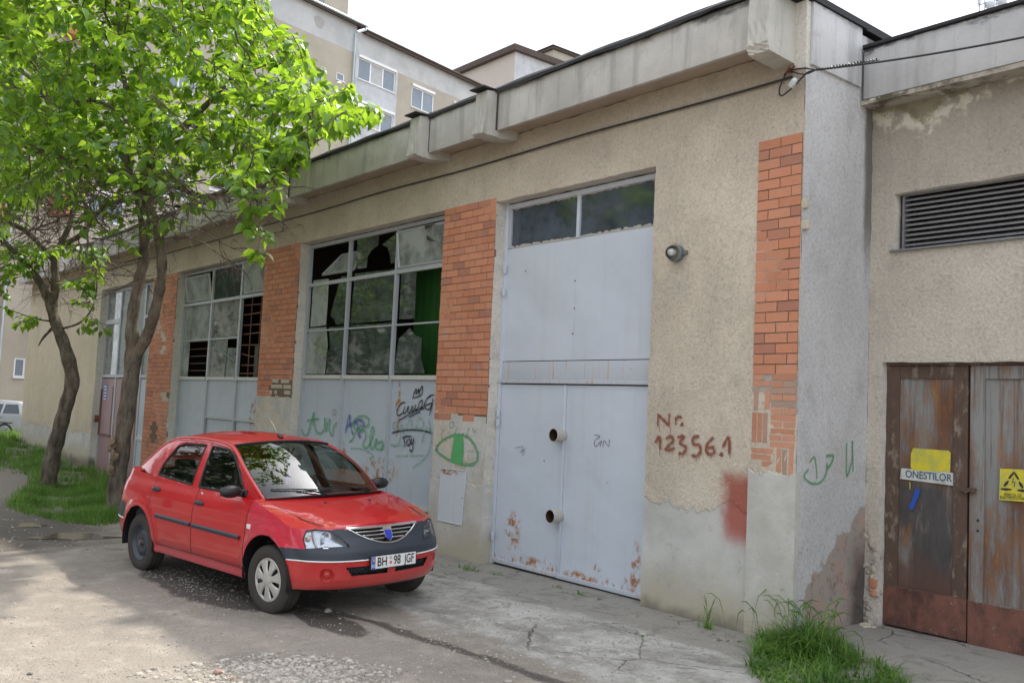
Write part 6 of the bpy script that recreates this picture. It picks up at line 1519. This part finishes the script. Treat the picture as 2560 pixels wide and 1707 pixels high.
for s_ in (-.985, .985): mb.tube([wsp(t, s_, .003) for t in np.linspace(0, 1, 14)], .010, 6)
cb(mb, 'windscreen_seal', CRUB, WS)
mb = MB(); rows = [[(-.40, y, .93+.03*(1-abs(y/.7)**2)), (-.30+.17*(1-(y/.7)**2), y, .975+.025*(1-abs(y/.7)**2))] for y in np.linspace(-.70, .70, 20)]; mb.grid(rows); cb(mb, 'cowl', CBL)
for (qa, qb, ta, tb) in ((-.15, -.86, .035, .10), (.72, .0, .03, .09)):     # wiper arm and blade
    mb = MB(); A = wsp(.0, qa, .01); Bm = wsp((ta+tb)/2+.03, (qa+qb)/2-.02, .022); mb.tube([A, A.lerp(Bm, .5)+Vector((0, 0, .01)), Bm], [.011, .008, .005], 6)
    mb.tube([wsp(ta+.03+(tb-ta)*t, qa+.12+(qb-qa-.12)*t, .013) for t in np.linspace(0, 1, 8)], .0065, 5); cb(mb, 'wiper', CBL)
mb = MB(); mb.tube([(-1.17, 0.0, 1.50), (-1.24, 0, 1.525), (-1.26, 0, 1.55)], [.020, .016, .006], 8); an_ = cb(mb, 'aerial', CBL); mb = MB(); mb.tube([(-1.25, 0, 1.54), (-1.46, 0, 1.73)], .0022, 5); cb(mb, 'aerial_rod', CCHR, an_)
for y in (-.25, .28): mb = MB(); mb.tube([(.02, y, hoodz(.02, y)+.002), (.02, y, hoodz(.02, y)+.008), (.05, y, hoodz(.05, y)+.004)], .009, 6); cb(mb, 'washer_jet', CBL)
# ---- cabin
mb = MB(); mb.bevbox(-2.95, -.35, -.76, .76, .34, .50, .02); mb.box(-2.9, -.45, -.775, -.76, .5, .93); mb.box(-2.9, -.45, .76, .775, .5, .93)
mb.box(-2.98, -2.5, -.70, .70, .95, 1.04); cb(mb, 'cabin_floor', CINT, None, False)
mb = MB(); mb.bevbox(-.80, -.26, -.70, .70, .55, .935, .04); mb.bevbox(-.86, -.62, .18, .56, .80, .99, .04); cb(mb, 'dashboard', CINT, None, True, RAD(40))
for y in (-.36, .36):
    mb = MB(); mb.bevbox(-1.62, -1.12, y-.25, y+.25, .45, .62, .05); Mx = Matrix.Translation((-1.62, y, .60)) @ Matrix.Rotation(RAD(-14), 4, 'Y'); mb.bevbox(-.07, .07, -.24, .24, 0, .56, .05, 0, Mx); mb.bevbox(-.05, .05, -.14, .14, .60, .78, .04, 0, Mx)
    mb.tube([Mx @ Vector((0, -.07, .52)), Mx @ Vector((0, -.07, .63))], .01, 6); mb.tube([Mx @ Vector((0, .07, .52)), Mx @ Vector((0, .07, .63))], .01, 6); cb(mb, 'seat', CSEAT, None, True, RAD(45))
mb = MB(); mb.bevbox(-2.42, -1.95, -.62, .62, .45, .62, .05); Mx = Matrix.Translation((-2.42, 0, .58)) @ Matrix.Rotation(RAD(-18), 4, 'Y'); mb.bevbox(-.07, .07, -.62, .62, 0, .50, .05, 0, Mx)
for y in (-.36, .36): mb.bevbox(-.04, .04, y-.12, y+.12, .51, .64, .04, 0, Mx)
cb(mb, 'rear_seat', CSEAT, None, True, RAD(45))
mb = MB(); Mx = Matrix.Translation((-.98, .37, .93)) @ Matrix.Rotation(RAD(62), 4, 'Y')
mb.tube([Mx @ Vector((.185*cos(a_), .185*sin(a_), 0)) for a_ in np.linspace(0, 2*pi, 33)], .015, 8, caps=False); mb.tube([Mx @ Vector((-.18, 0, 0)), Mx @ Vector((0, 0, .04)), Mx @ Vector((.18, 0, 0))], [.012, .04, .012], 8); mb.tube([Mx @ Vector((0, -.18, 0)), Mx @ Vector((0, 0, .04)), Mx @ Vector((0, .18, 0))], [.012, .04, .012], 8)
cb(mb, 'steering_wheel', CBL)
mb = MB(); mb.bevbox(-1.0, -.96, -.12, .12, 1.27, 1.335, .015); mb.tube([(-.98, 0, 1.33), (-.93, 0, 1.41)], .012, 6); RM = cb(mb, 'rear_view_mirror', CBL)
mb = MB(); mb.tube([(-.975, -.03, 1.27), (-.975, -.03, 1.17)], .0015, 4); mb.bevbox(-.985, -.965, -.048, -.012, 1.13, 1.175, .008); mb.bevbox(-.985, -.965, -.06, 0, 1.06, 1.13, .01); mb.bevbox(-.985, -.965, -.055, -.034, 1.02, 1.065, .006); mb.bevbox(-.985, -.965, -.026, -.005, 1.02, 1.065, .006); cb(mb, 'hanging_charm', objplain('purple', (.28, .16, .50), .6), RM, False)
# ---- wheels
def tyre(M4):
    mb = MB(); nseg = 96; prof = [(.195, -.060), (.205, -.082), (.235, -.093), (.272, -.093), (.297, -.084), (.310, -.070)]
    tr_ = [-.070, -.056, -.040, -.036, -.016, -.012, .012, .016, .036, .040, .056, .070]; rows = []
    for k in range(nseg+1):
        a_ = 2*pi*k/nseg; r = []
        for rr, y in prof: r.append((rr, y))
        for i, y in enumerate(tr_[1:-1]):
            gro = (i % 4 in (1, 2)) or ((k+i//2) % 4 == 0); r.append((.316-(.007 if gro else 0), y))
        for rr, y in prof[::-1]: r.append((rr, -y))
        rows.append([tuple(M4 @ Vector((rr*cos(a_), y, rr*sin(a_)))) for rr, y in r])
    mb.grid(rows); return mb
def lug(mb, M4, r, n_, y, rad=.009):
    for k in range(n_): a_ = 2*pi*k/n_; mb.tube([M4 @ Vector((r*cos(a_), y, r*sin(a_))), M4 @ Vector((r*cos(a_), y-.014, r*sin(a_)))], rad, 6)
for (x, sg, st) in ((0, -1, RAD(4)), (0, 1, RAD(4)), (-2.63, -1, 0), (-2.63, 1, 0)):
    M4 = Matrix.Translation((x, sg*.755, .275)) @ Matrix.Rotation(st+(pi if sg > 0 else 0), 4, 'Z')
    wt = thing('wheel', (0, 0, 0), None, None); wt.parent = CARX
    cb(tyre(M4), 'tyre', CTY, wt, True, RAD(35))
    mb = MB()
    if x == 0:
        mb.lathe([(.198, -.06), (.200, -.072), (.192, -.078), (.178, -.076), (.172, -.066)], 56, 0, 'y', M4)
        mb.lathe([(.062, -.078), (.058, -.088), (.035, -.094), (0, -.096)], 32, 0, 'y', M4)
        for k in range(7):
            a_ = 2*pi*k/7+.22; rows = []
            for rr, hw, y, e in ((.05, .030, -.086, .010), (.075, .028, -.086, .012), (.10, .031, -.084, .012), (.135, .044, -.080, .010), (.165, .060, -.076, .008), (.182, .072, -.073, .005)):
                c_, s_ = cos(a_), sin(a_); rows.append([tuple(M4 @ Vector((rr*c_-w_*s_, y+yy, rr*s_+w_*c_))) for w_, yy in ((-hw, e), (-hw*.8, 0), (0, -.003), (hw*.8, 0), (hw, e))])
            mb.grid(rows)
        cb(mb, 'hubcap', CSIL, wt, True, RAD(40)); mb = MB(); mb.lathe([(.196, -.055), (.18, -.05), (.17, -.03), (.06, -.03), (0, -.04)], 40, 0, 'y', M4); cb(mb, 'rim', CSTL, wt, True)
    else:
        mb.lathe([(.200, -.062), (.203, -.074), (.192, -.078), (.185, -.068), (.178, -.045), (.160, -.034), (.135, -.040), (.118, -.060), (.085, -.064), (.06, -.050), (.036, -.050), (.034, -.072), (.026, -.082), (0, -.084)], 56, 0, 'y', M4); cb(mb, 'rim', CSTL, wt, True, RAD(50))
        mb = MB()
        for k in range(10): a_ = 2*pi*k/10; c_ = M4 @ Vector((.142*cos(a_), -.040, .142*sin(a_))); d_ = (M4.to_3x3() @ Vector((0, -1, 0))); mb.tube([c_, c_+d_*.004], .013, 10)
        cb(mb, 'rim_hole', CBL, wt, False); mb = MB(); lug(mb, M4, .055, 4, -.052); mb.tube([M4 @ Vector((0, -.07, 0)), M4 @ Vector((0, -.088, 0))], .03, 12); cb(mb, 'hub', CRST, wt, False)
# wheel arch liners and floor pan
for x in (0, -2.63):
    for sg in (-1, 1):
        mb = MB(); rows = [[(x+(AR+.004)*cos(a_), sg*y, AZ+(AR+.004)*sin(a_)) for a_ in np.linspace(-.25, pi+.25, 26)] for y in (.872, .86, .50)]; mb.grid(rows)
        mb.face([(x+(AR+.004)*cos(a_), sg*.50, AZ+(AR+.004)*sin(a_)) for a_ in np.linspace(-.25, pi+.25, 26)]); cb(mb, 'wheel_arch_liner', CBL)
mb = MB(); mb.box(-3.40, -2.2, -.50, .50, .26, .30); mb.box(-2.26, -.38, -.82, .82, .225, .26); mb.box(-.38, .62, -.49, .49, .22, .26); mb.tube([(0, -.7, .3), (0, .7, .3)], .04, 8); mb.tube([(-2.63, -.7, .3), (-2.63, .7, .3)], .04, 8); mb.tube([(-.3, .1, .2), (-3.3, .3, .24)], .035, 8)
cb(mb, 'floor_pan', CBL, None, False)
mb = MB()
for sg in (-1, 1):
    rows = [[tuple(P(u, z, sg, -.004)) for z in np.linspace(.74, 1.0, 8)] for u in np.linspace(S_x(-3.28), S_x(-3.28)+.22, 10)]; mb = MB(); mb.grid(rows); cb(mb, 'tail_light', objplain('tail_red', (.30, .01, .01), .15))
# ================================================================ trees
def leafmat(name, a, b, tcol, tr=.5):
    n = N(name); r = n.node('ShaderNodeNewGeometry').outputs['Random Per Island']
    r2 = n.math('FRACT', n.math('MULTIPLY', r, 17.3)); c = n.mix(r2, a, b); n.fin(c, .36, 0, .5)
    t = n.node('ShaderNodeBsdfTranslucent'); n.link(n.ramp(r, [(0, tuple(x*.35 for x in tcol)), (.4, tuple(x*.62 for x in tcol)), (.8, tcol), (1, (tcol[0]*1.25, tcol[1]*1.05, tcol[2]*1.2))]), t.inputs[0])
    m = n.node('ShaderNodeMixShader'); m.inputs[0].default_value = tr; n.link(n.b.outputs[0], m.inputs[1]); n.link(t.outputs[0], m.inputs[2]); n.link(m.outputs[0], n.o.inputs[0]); return n.mat
M_LEAF = leafmat('leaf', (.05, .14, .022), (.12, .25, .035), (.44, .70, .04), .50)
def bark():
    n = N('bark'); v = n.scale((1, 1, .35)); b = n.noise(9, 7, .7, v); f = n.noise(40, 5, .7, v)
    c = n.ramp(b, [(.3, (.05, .039, .032)), (.48, (.13, .11, .087)), (.68, (.25, .215, .17))]); c = n.mix(n.math('MULTIPLY', n.ss(n.noise(2.5, 5), .5, .7), .5), c, (.16, .10, .065))
    n.bump(n.math('ADD', b, n.math('MULTIPLY', f, .5)), .9, .035); return n.fin(c, .95, 0, .1)
M_BARK = bark()
def leafgeo(V, F, p, d, nrm, L):
    # heart-shaped leaf with a folded midrib and a drooping tip
    d = d.normalized(); s_ = d.cross(nrm)
    if s_.length < 1e-4: s_ = Vector((1, 0, 0))
    s_.normalize(); u = s_.cross(d).normalized(); o = len(V); w = L*.36; fold = .20+.25*random.random(); cur = random.uniform(.05, .35)
    prof = [(0, 0), (.12, .62), (.34, 1.0), (.62, .74), (1, 0)]
    for t, ww in prof:
        c = p+d*(L*t)-u*(cur*L*t*t); V.append(c)
        if 0 < t < 1: V.append(c+s_*w*ww+u*w*ww*fold); V.append(c-s_*w*ww+u*w*ww*fold)
    # indices: 0 | 1,2,3 | 4,5,6 | 7,8,9 | 10
    F += [(o, o+2, o+1), (o, o+1, o+3), (o+1, o+2, o+5, o+4), (o+1, o+4, o+6, o+3), (o+4, o+5, o+8, o+7), (o+4, o+7, o+9, o+6), (o+7, o+8, o+10), (o+7, o+10, o+9)]
def grow(seeds, attr, step=.22, infl=2.2, kill=.26, iters=90):
    """space colonisation: returns node positions and parents"""
    pos = [np.array(p) for p, _ in seeds]; par = [q for _, q in seeds]; alive = np.ones(len(attr), bool); A_ = np.array(attr)
    P_ = np.array(pos); 
    for it in range(iters):
        if not alive.any(): break
        Aa = A_[alive]; d2 = ((Aa[:, None, :]-P_[None, :, :])**2).sum(2); near = d2.argmin(1); dm = np.sqrt(d2.min(1))
        ok = dm < infl
        if it < 6: ok = dm < infl*2.5
        if not ok.any(): break
        dirs = {}
        for a, k in zip(Aa[ok], near[ok]):
            v = a-P_[k]; v = v/(np.linalg.norm(v)+1e-9); dirs[k] = dirs.get(k, 0)+v
        new = []
        for k, v in dirs.items():
            nv = np.linalg.norm(v)
            if nv < .15: continue
            v = v/nv+rng.normal(0, .16, 3); v[2] += .04; v /= np.linalg.norm(v); q = P_[k]+v*step; new.append(q); par.append(int(k))
        if not new: break
        P_ = np.vstack([P_, np.array(new)])
        d2 = ((A_[:, None, :]-P_[None, -len(new):, :])**2).sum(2).min(1); alive &= d2 > kill*kill
    return P_, par
def make_tree(name, base, label, limbs, attrs, bare, twr, leafdens, seedv, trunk_r):
    random.seed(seedv); T_ = thing(name, base, label, 'tree', 'leafy trees leaning over the garage wall')
    mb = MB(); seeds = []
    # hand laid limbs, each a list of (point, radius)
    for L in limbs:
        pts = smoothline([p for p, r in L], 5); rr = []
        for i in range(len(pts)):
            t = i/5; k = min(int(t), len(L)-2); rr.append(L[k][1]+(L[k+1][1]-L[k][1])*(t-k))
        rr = [r*.70*(1+.07*sin(i*1.7)+random.uniform(-.03, .03)) for i, r in enumerate(rr)]
        mb.tube(pts, rr, 14)
        st = len(seeds)
        for i, p in enumerate(pts): seeds.append((tuple(p), -1))
    P_, par = grow(seeds, attrs, infl=2.0)
    n0 = len(seeds); n_ = len(P_); cnt = np.zeros(n_); kids = [[] for _ in range(n_)]
    for i in range(n0, n_): kids[par[i]].append(i)
    rad = np.zeros(n_)
    for i in range(n_-1, -1, -1):
        rad[i] = (sum(rad[k]**2.3 for k in kids[i]))**(1/2.3) if kids[i] else twr
    rad = np.minimum(rad, .085)
    # chains
    for i in range(n_):
        for k in kids[i]:
            if i >= n0 and k != max(kids[i], key=lambda q: rad[q]): pass
            elif i >= n0: continue
            chain = [i, k]
            while kids[chain[-1]]: chain.append(max(kids[chain[-1]], key=lambda q: rad[q]))
            pts = [Vector(P_[q]) for q in chain]; rr = [min(rad[chain[1]], rad[chain[0]] if rad[chain[0]] > 0 else 9)]+[rad[q] for q in chain[1:]]
            mb.tube(pts, [max(twr*.7, r) for r in rr], 6 if rr[0] > .02 else 4, caps=False)
    # bare dead twigs low in the crown
    for (p, dr, ln) in bare:
        def twig(p, d, ln, r, lev):
            pts = [p]; q = Vector(p); dd = Vector(d).normalized()
            for s_ in range(6): dd = (dd+Vector((random.gauss(0, .22), random.gauss(0, .22), random.gauss(0, .2)))).normalized(); q = q+dd*ln/6; pts.append(q.copy())
            mb.tube(pts, [r*(1-.8*i/6) for i in range(7)], 4, caps=False)
            if lev:
                for j in range(random.randint(3, 5)): k = random.randint(1, 5); twig(pts[k], (pts[k]-pts[k-1]).normalized()+Vector((random.gauss(0, .8), random.gauss(0, .8), random.gauss(0, .7))), ln*random.uniform(.35, .65), r*.55, lev-1)
        twig(Vector(p), dr, ln, .014, 2)
    mb.build('trunk', M_BARK, T_, smooth=True)
    V = []; F = []; depth = np.zeros(n_)
    for i in range(n_-1, -1, -1):
        if kids[i]: depth[i] = 1+max(depth[k] for k in kids[i])
    for i in range(n0, n_):
        ld = leafdens(P_[i])
        if ld <= 0 or depth[i] > 5: continue
        q = Vector(P_[i]); dr = (q-Vector(P_[par[i]])).normalized()
        nl = int((12 if depth[i] == 0 else 5.2)*ld+random.random())
        for k in range(nl):
            az = random.uniform(0, 2*pi); out = Vector((cos(az), sin(az), 0)); d = (out*.9+dr*.5+Vector((0, 0, random.uniform(-1.35, .1)))).normalized()
            p = q-dr*random.uniform(0, .2)+out*random.uniform(.02, .10)+Vector((0, 0, random.uniform(-.06, .05)))
            up = Vector((random.gauss(0, .45), random.gauss(0, .45), 1)); leafgeo(V, F, p, d, up, random.choice([.08, .12, .14, .16, .175, .20]))
    m2 = MB(); m2.v = [tuple(v) for v in V]; m2.f = F; m2.m = [0]*len(F); m2.build('crown', M_LEAF, T_)
    return T_, len(F)//8
def L_(pts): return [(atd(*DS(x, y), dep), r) for x, y, dep, r in pts]
def inside(P, n, dmean, dsd, rgen):
    out = []; bx = [q[0] for q in P]; by = [q[1] for q in P]
    while len(out) < n:
        x, y = rgen.uniform(min(bx), max(bx)), rgen.uniform(min(by), max(by))
        if inpoly(x, y, P): out.append(tuple(atd(*DS(x, y), dmean(x, y)+rgen.normal(0, dsd))))
    return out
# right-hand tree (forked trunk in front of the second window bay)
dR = 15.1
LR = [L_([(262, 1200, dR, .24), (268, 1120, dR, .20), (283, 1000, dR, .19), (297, 900, dR, .185), (306, 815, dR, .185), (303, 740, dR, .13), (318, 650, dR+.1, .125), (331, 590, dR+.2, .125), (328, 510, dR+.3, .10), (314, 440, dR+.3, .085)]),
      L_([(306, 825, dR, .15), (338, 770, dR-.1, .125), (362, 690, dR-.2, .12), (372, 620, dR-.3, .115), (364, 540, dR-.3, .11), (345, 480, dR-.2, .10), (338, 430, dR-.1, .10), (345, 380, dR-.1, .09), (350, 330, dR, .07), (340, 260, dR+.1, .05)]),
      L_([(331, 590, dR+.2, .11), (337, 520, dR+.4, .11), (345, 440, dR+.4, .12), (372, 340, dR+.3, .10), (430, 285, dR+.2, .085), (500, 215, dR+.1, .05), (560, 150, dR, .03)]),
      L_([(340, 450, dR, .09), (318, 425, dR-.1, .085), (298, 395, dR-.1, .07), (285, 330, dR-.2, .065), (278, 262, dR-.2, .06), (288, 200, dR-.2, .055), (272, 120, dR-.2, .045), (280, 20, dR, .035), (282, -60, dR, .02)]),
      L_([(300, 400, dR-.1, .06), (250, 392, dR-.3, .055), (180, 375, dR-.5, .05), (110, 350, dR-.6, .035), (40, 330, dR-.6, .02)]),
      L_([(278, 262, dR-.2, .04), (230, 235, dR-.4, .038), (170, 235, dR-.6, .03), (110, 262, dR-.7, .015)]),
      L_([(338, 430, dR-.1, .055), (400, 430, dR-.8, .05), (470, 452, dR-1.4, .045), (540, 430, 13.4, .045), (612, 424, 12.8, .045), (650, 400, 12.5, .045), (695, 348, 12.2, .04), (735, 320, 12.3, .022), (790, 300, 12.4, .012)]),
      L_([(695, 348, 12.2, .025), (712, 300, 12.2, .022), (718, 262, 12.4, .018), (740, 235, 12.5, .012), (790, 222, 12.6, .008)]),
      L_([(372, 340, dR+.3, .05), (430, 320, dR-.2, .05), (500, 312, dR-.6, .04), (545, 290, dR-.8, .03), (590, 230, dR-1, .02), (640, 190, dR-1.1, .012)]),
      L_([(210, 498, dR+.2, .03), (250, 470, dR+.1, .045), (290, 460, dR, .05), (318, 450, dR, .06)])]
CR = [(-40, -160), (560, -160), (590, -20), (640, 45), (690, 90), (715, 130), (738, 182), (790, 195), (812, 235), (884, 236), (890, 258), (850, 285), (790, 305), (740, 322), (700, 350), (640, 395), (560, 392), (520, 430), (440, 420), (360, 450), (260, 470), (150, 440), (60, 460), (-40, 470)]
rg = np.random.default_rng(5)
def dmR(x, y): return dR+(.0 if x < 420 else -(x-420)/400*2.4)
AT = inside(CR, 3300, dmR, 1.15, rg)
AT = [a for a in AT if not (a[2] < 6.15 and a[1] > -.75)]
AT += inside([(170, 470), (400, 470), (480, 470), (520, 490), (400, 520), (250, 560), (120, 520)], 130, lambda x, y: dR-.8, .6, rg)
AT += inside([(560, 470), (612, 460), (618, 560), (592, 612), (552, 606), (572, 540)], 16, lambda x, y: 11.9, .12, rg)
LR.append(L_([(540, 430, 13.4, .022), (565, 455, 12.5, .014), (590, 470, 12.1, .009), (600, 520, 12.0, .006), (590, 580, 12.0, .004)]))
def ldR(p):
    q = Vector(p)-Vector(CAM); w = q.dot(F_); y = (853.5-FPX*q.dot(U_)/w)/1.0884; x = (1280+FPX*q.dot(R_)/w)/1.0884
    if y < 330: return 1.0
    if x > 540: return 1.0
    if y < 430: return .62
    return .5 if random.random() < .5 else 0
bareR = []
for k in range(46):
    x, y = random.uniform(60, 400), random.uniform(390, 560); p = atd(*DS(x, y), dR+random.uniform(-1, .8)); bareR.append((p, Vector((random.gauss(0, 1), random.gauss(0, .8), random.uniform(-.7, .4))), random.uniform(.8, 1.7)))
for k in range(22):
    x, y = random.uniform(380, 640), random.uniform(400, 520); p = atd(*DS(x, y), 13.2+random.uniform(-.5, .4)); bareR.append((p, Vector((random.gauss(0, 1), random.gauss(0, .6), random.uniform(-.8, .5))), random.uniform(.5, 1.1)))
bareR += [(atd(*DS(372, 560), dR-.3), Vector((1, .2, .3)), 1.4), (atd(*DS(330, 590), dR), Vector((-1, -.2, .1)), 1.6), (atd(*DS(318, 640), dR), Vector((-1, -.3, -.4)), 1.2)]
t1, n1_ = make_tree('leafy_tree', LR[0][0][0], 'larger forked tree with a scarred trunk right behind the red car', LR, AT, bareR, .0065, ldR, 21, .2)
# left-hand tree (bent trunk before the plain wall)
dL = 19.6
LL = [L_([(108, 1130, dL, .27), (118, 1060, dL, .235), (136, 990, dL, .215), (152, 930, dL, .205), (166, 872, dL, .21), (150, 800, dL, .185), (128, 742, dL, .16), (116, 700, dL, .15), (95, 655, dL-.1, .115), (65, 610, dL-.3, .10), (30, 575, dL-.5, .085), (-30, 520, dL-.6, .06)]),
      L_([(120, 715, dL, .13), (128, 650, dL+.1, .12), (126, 600, dL+.1, .115), (140, 560, dL+.1, .09), (165, 500, dL, .075), (160, 420, dL, .06), (150, 340, dL, .05), (150, 250, dL, .035)]),
      L_([(138, 565, dL+.1, .09), (185, 540, dL, .075), (225, 490, dL-.2, .06), (270, 460, dL-.4, .04)]),
      L_([(126, 600, dL+.1, .09), (90, 560, dL, .08), (50, 525, dL-.2, .07), (0, 505, dL-.3, .055), (-60, 480, dL, .04)]),
      L_([(122, 752, dL, .05), (100, 775, dL-.15, .035), (88, 795, dL-.2, .012)]), L_([(120, 738, dL, .03), (95, 735, dL-.2, .02), (80, 732, dL-.2, .01)]),
      L_([(142, 755, dL, .035), (185, 740, dL-.1, .03), (215, 700, dL-.2, .02), (222, 640, dL-.2, .015), (205, 600, dL-.2, .01)])]
CL = [(-120, 20), (60, 40), (170, 120), (240, 250), (250, 380), (150, 430), (60, 470), (0, 560), (-60, 640), (-120, 640)]
AL = inside(CL, 1500, lambda x, y: dL-.2, 1.2, rg)+inside([(-60, 560), (60, 560), (250, 560), (240, 590), (180, 600), (140, 570), (100, 600), (40, 640), (-60, 640)], 150, lambda x, y: dL-.8, .6, rg)
AL += inside([(20, 700), (90, 700), (90, 760), (20, 745)], 8, lambda x, y: dL-.6, .2, rg)+inside([(-40, 740), (10, 700), (10, 600), (-40, 600)], 30, lambda x, y: dL-.8, .3, rg)+inside([(130, 640), (200, 640), (200, 690), (130, 690)], 12, lambda x, y: dL-.3, .2, rg)+inside([(205, 745), (245, 745), (245, 775), (205, 775)], 6, lambda x, y: dL-.3, .15, rg)
bareL = [(atd(*DS(random.uniform(20, 260), random.uniform(420, 660)), dL+random.uniform(-1, .6)), Vector((random.gauss(0, 1), random.gauss(0, .8), random.uniform(-.7, .3))), random.uniform(.9, 2.0)) for k in range(40)]
t2, n2_ = make_tree('leafy_tree', LL[0][0][0], 'slimmer tree with a crooked trunk nearer the left edge', LL, AL, bareL, .008, lambda p: 1.0, 33, .22)
print('LEAVES', n1_, n2_)
# scar and hollow on the larger trunk
mb = MB(); q = atd(*DS(258, 1040), dR-.17)
for k in range(9): rock(mb, (q.x+random.uniform(-.05, .05), q.y+random.uniform(-.03, .03), q.z+.18-.06*k), random.uniform(.04, .07), 1.3)
mb.build('bark_scar', plain('dead_wood', (.22, .16, .11), .95, 0, .1, .5, 18, .9), t1)

# trees across the yard: they stand behind the photographer and darken the reflections
M_LEAFD = leafmat('leaf_dark', (.012, .03, .008), (.03, .06, .012), (.05, .10, .01), .2)
for k, (x, y, h_, r_) in enumerate([(-14, -19, 11, 4.2), (-23, -20, 13, 4.8), (-33, -19, 12, 4.6), (-43, -21, 14, 5.2), (-54, -20, 13, 5), (-66, -22, 14, 5.5), (-5, -21, 12, 4.5)]):
    T_ = thing('yard_tree', (x, y, 0), 'leafy tree standing across the yard behind the viewpoint', 'tree', 'trees across the yard')
    mb = MB(); mb.tube([(x, y, -.2), (x+.1, y, h_*.3), (x-.1, y+.1, h_*.55)], [.25, .2, .1], 10)
    for j in range(7): a_ = j*.9; mb.tube([(x, y, h_*.3), (x+cos(a_)*r_*.4, y+sin(a_)*r_*.4, h_*.55), (x+cos(a_)*r_*.7, y+sin(a_)*r_*.7, h_*.72)], [.1, .06, .03], 6)
    mb.build('trunk', M_BARK, T_, smooth=True); mb = MB(); g_ = np.random.default_rng(k)
    cl = [g_.normal(0, 1, 3) for _ in range(46)]; cl = [c/np.linalg.norm(c)*g_.uniform(.3, 1)**.5 for c in cl]
    for j in range(2600):
        c = cl[g_.integers(46)]; p = np.array([x, y, h_*.58])+c*np.array([r_*.85, r_*.85, h_*.40])+g_.normal(0, .5, 3); a = g_.normal(0, 1, 3); b = g_.normal(0, 1, 3); a /= np.linalg.norm(a); b -= a*np.dot(a, b); b /= np.linalg.norm(b); s_ = .26
        mb.face([tuple(p-a*s_), tuple(p+b*s_*.6), tuple(p+a*s_), tuple(p-b*s_*.6)])
    mb.build('crown', M_LEAFD, T_)
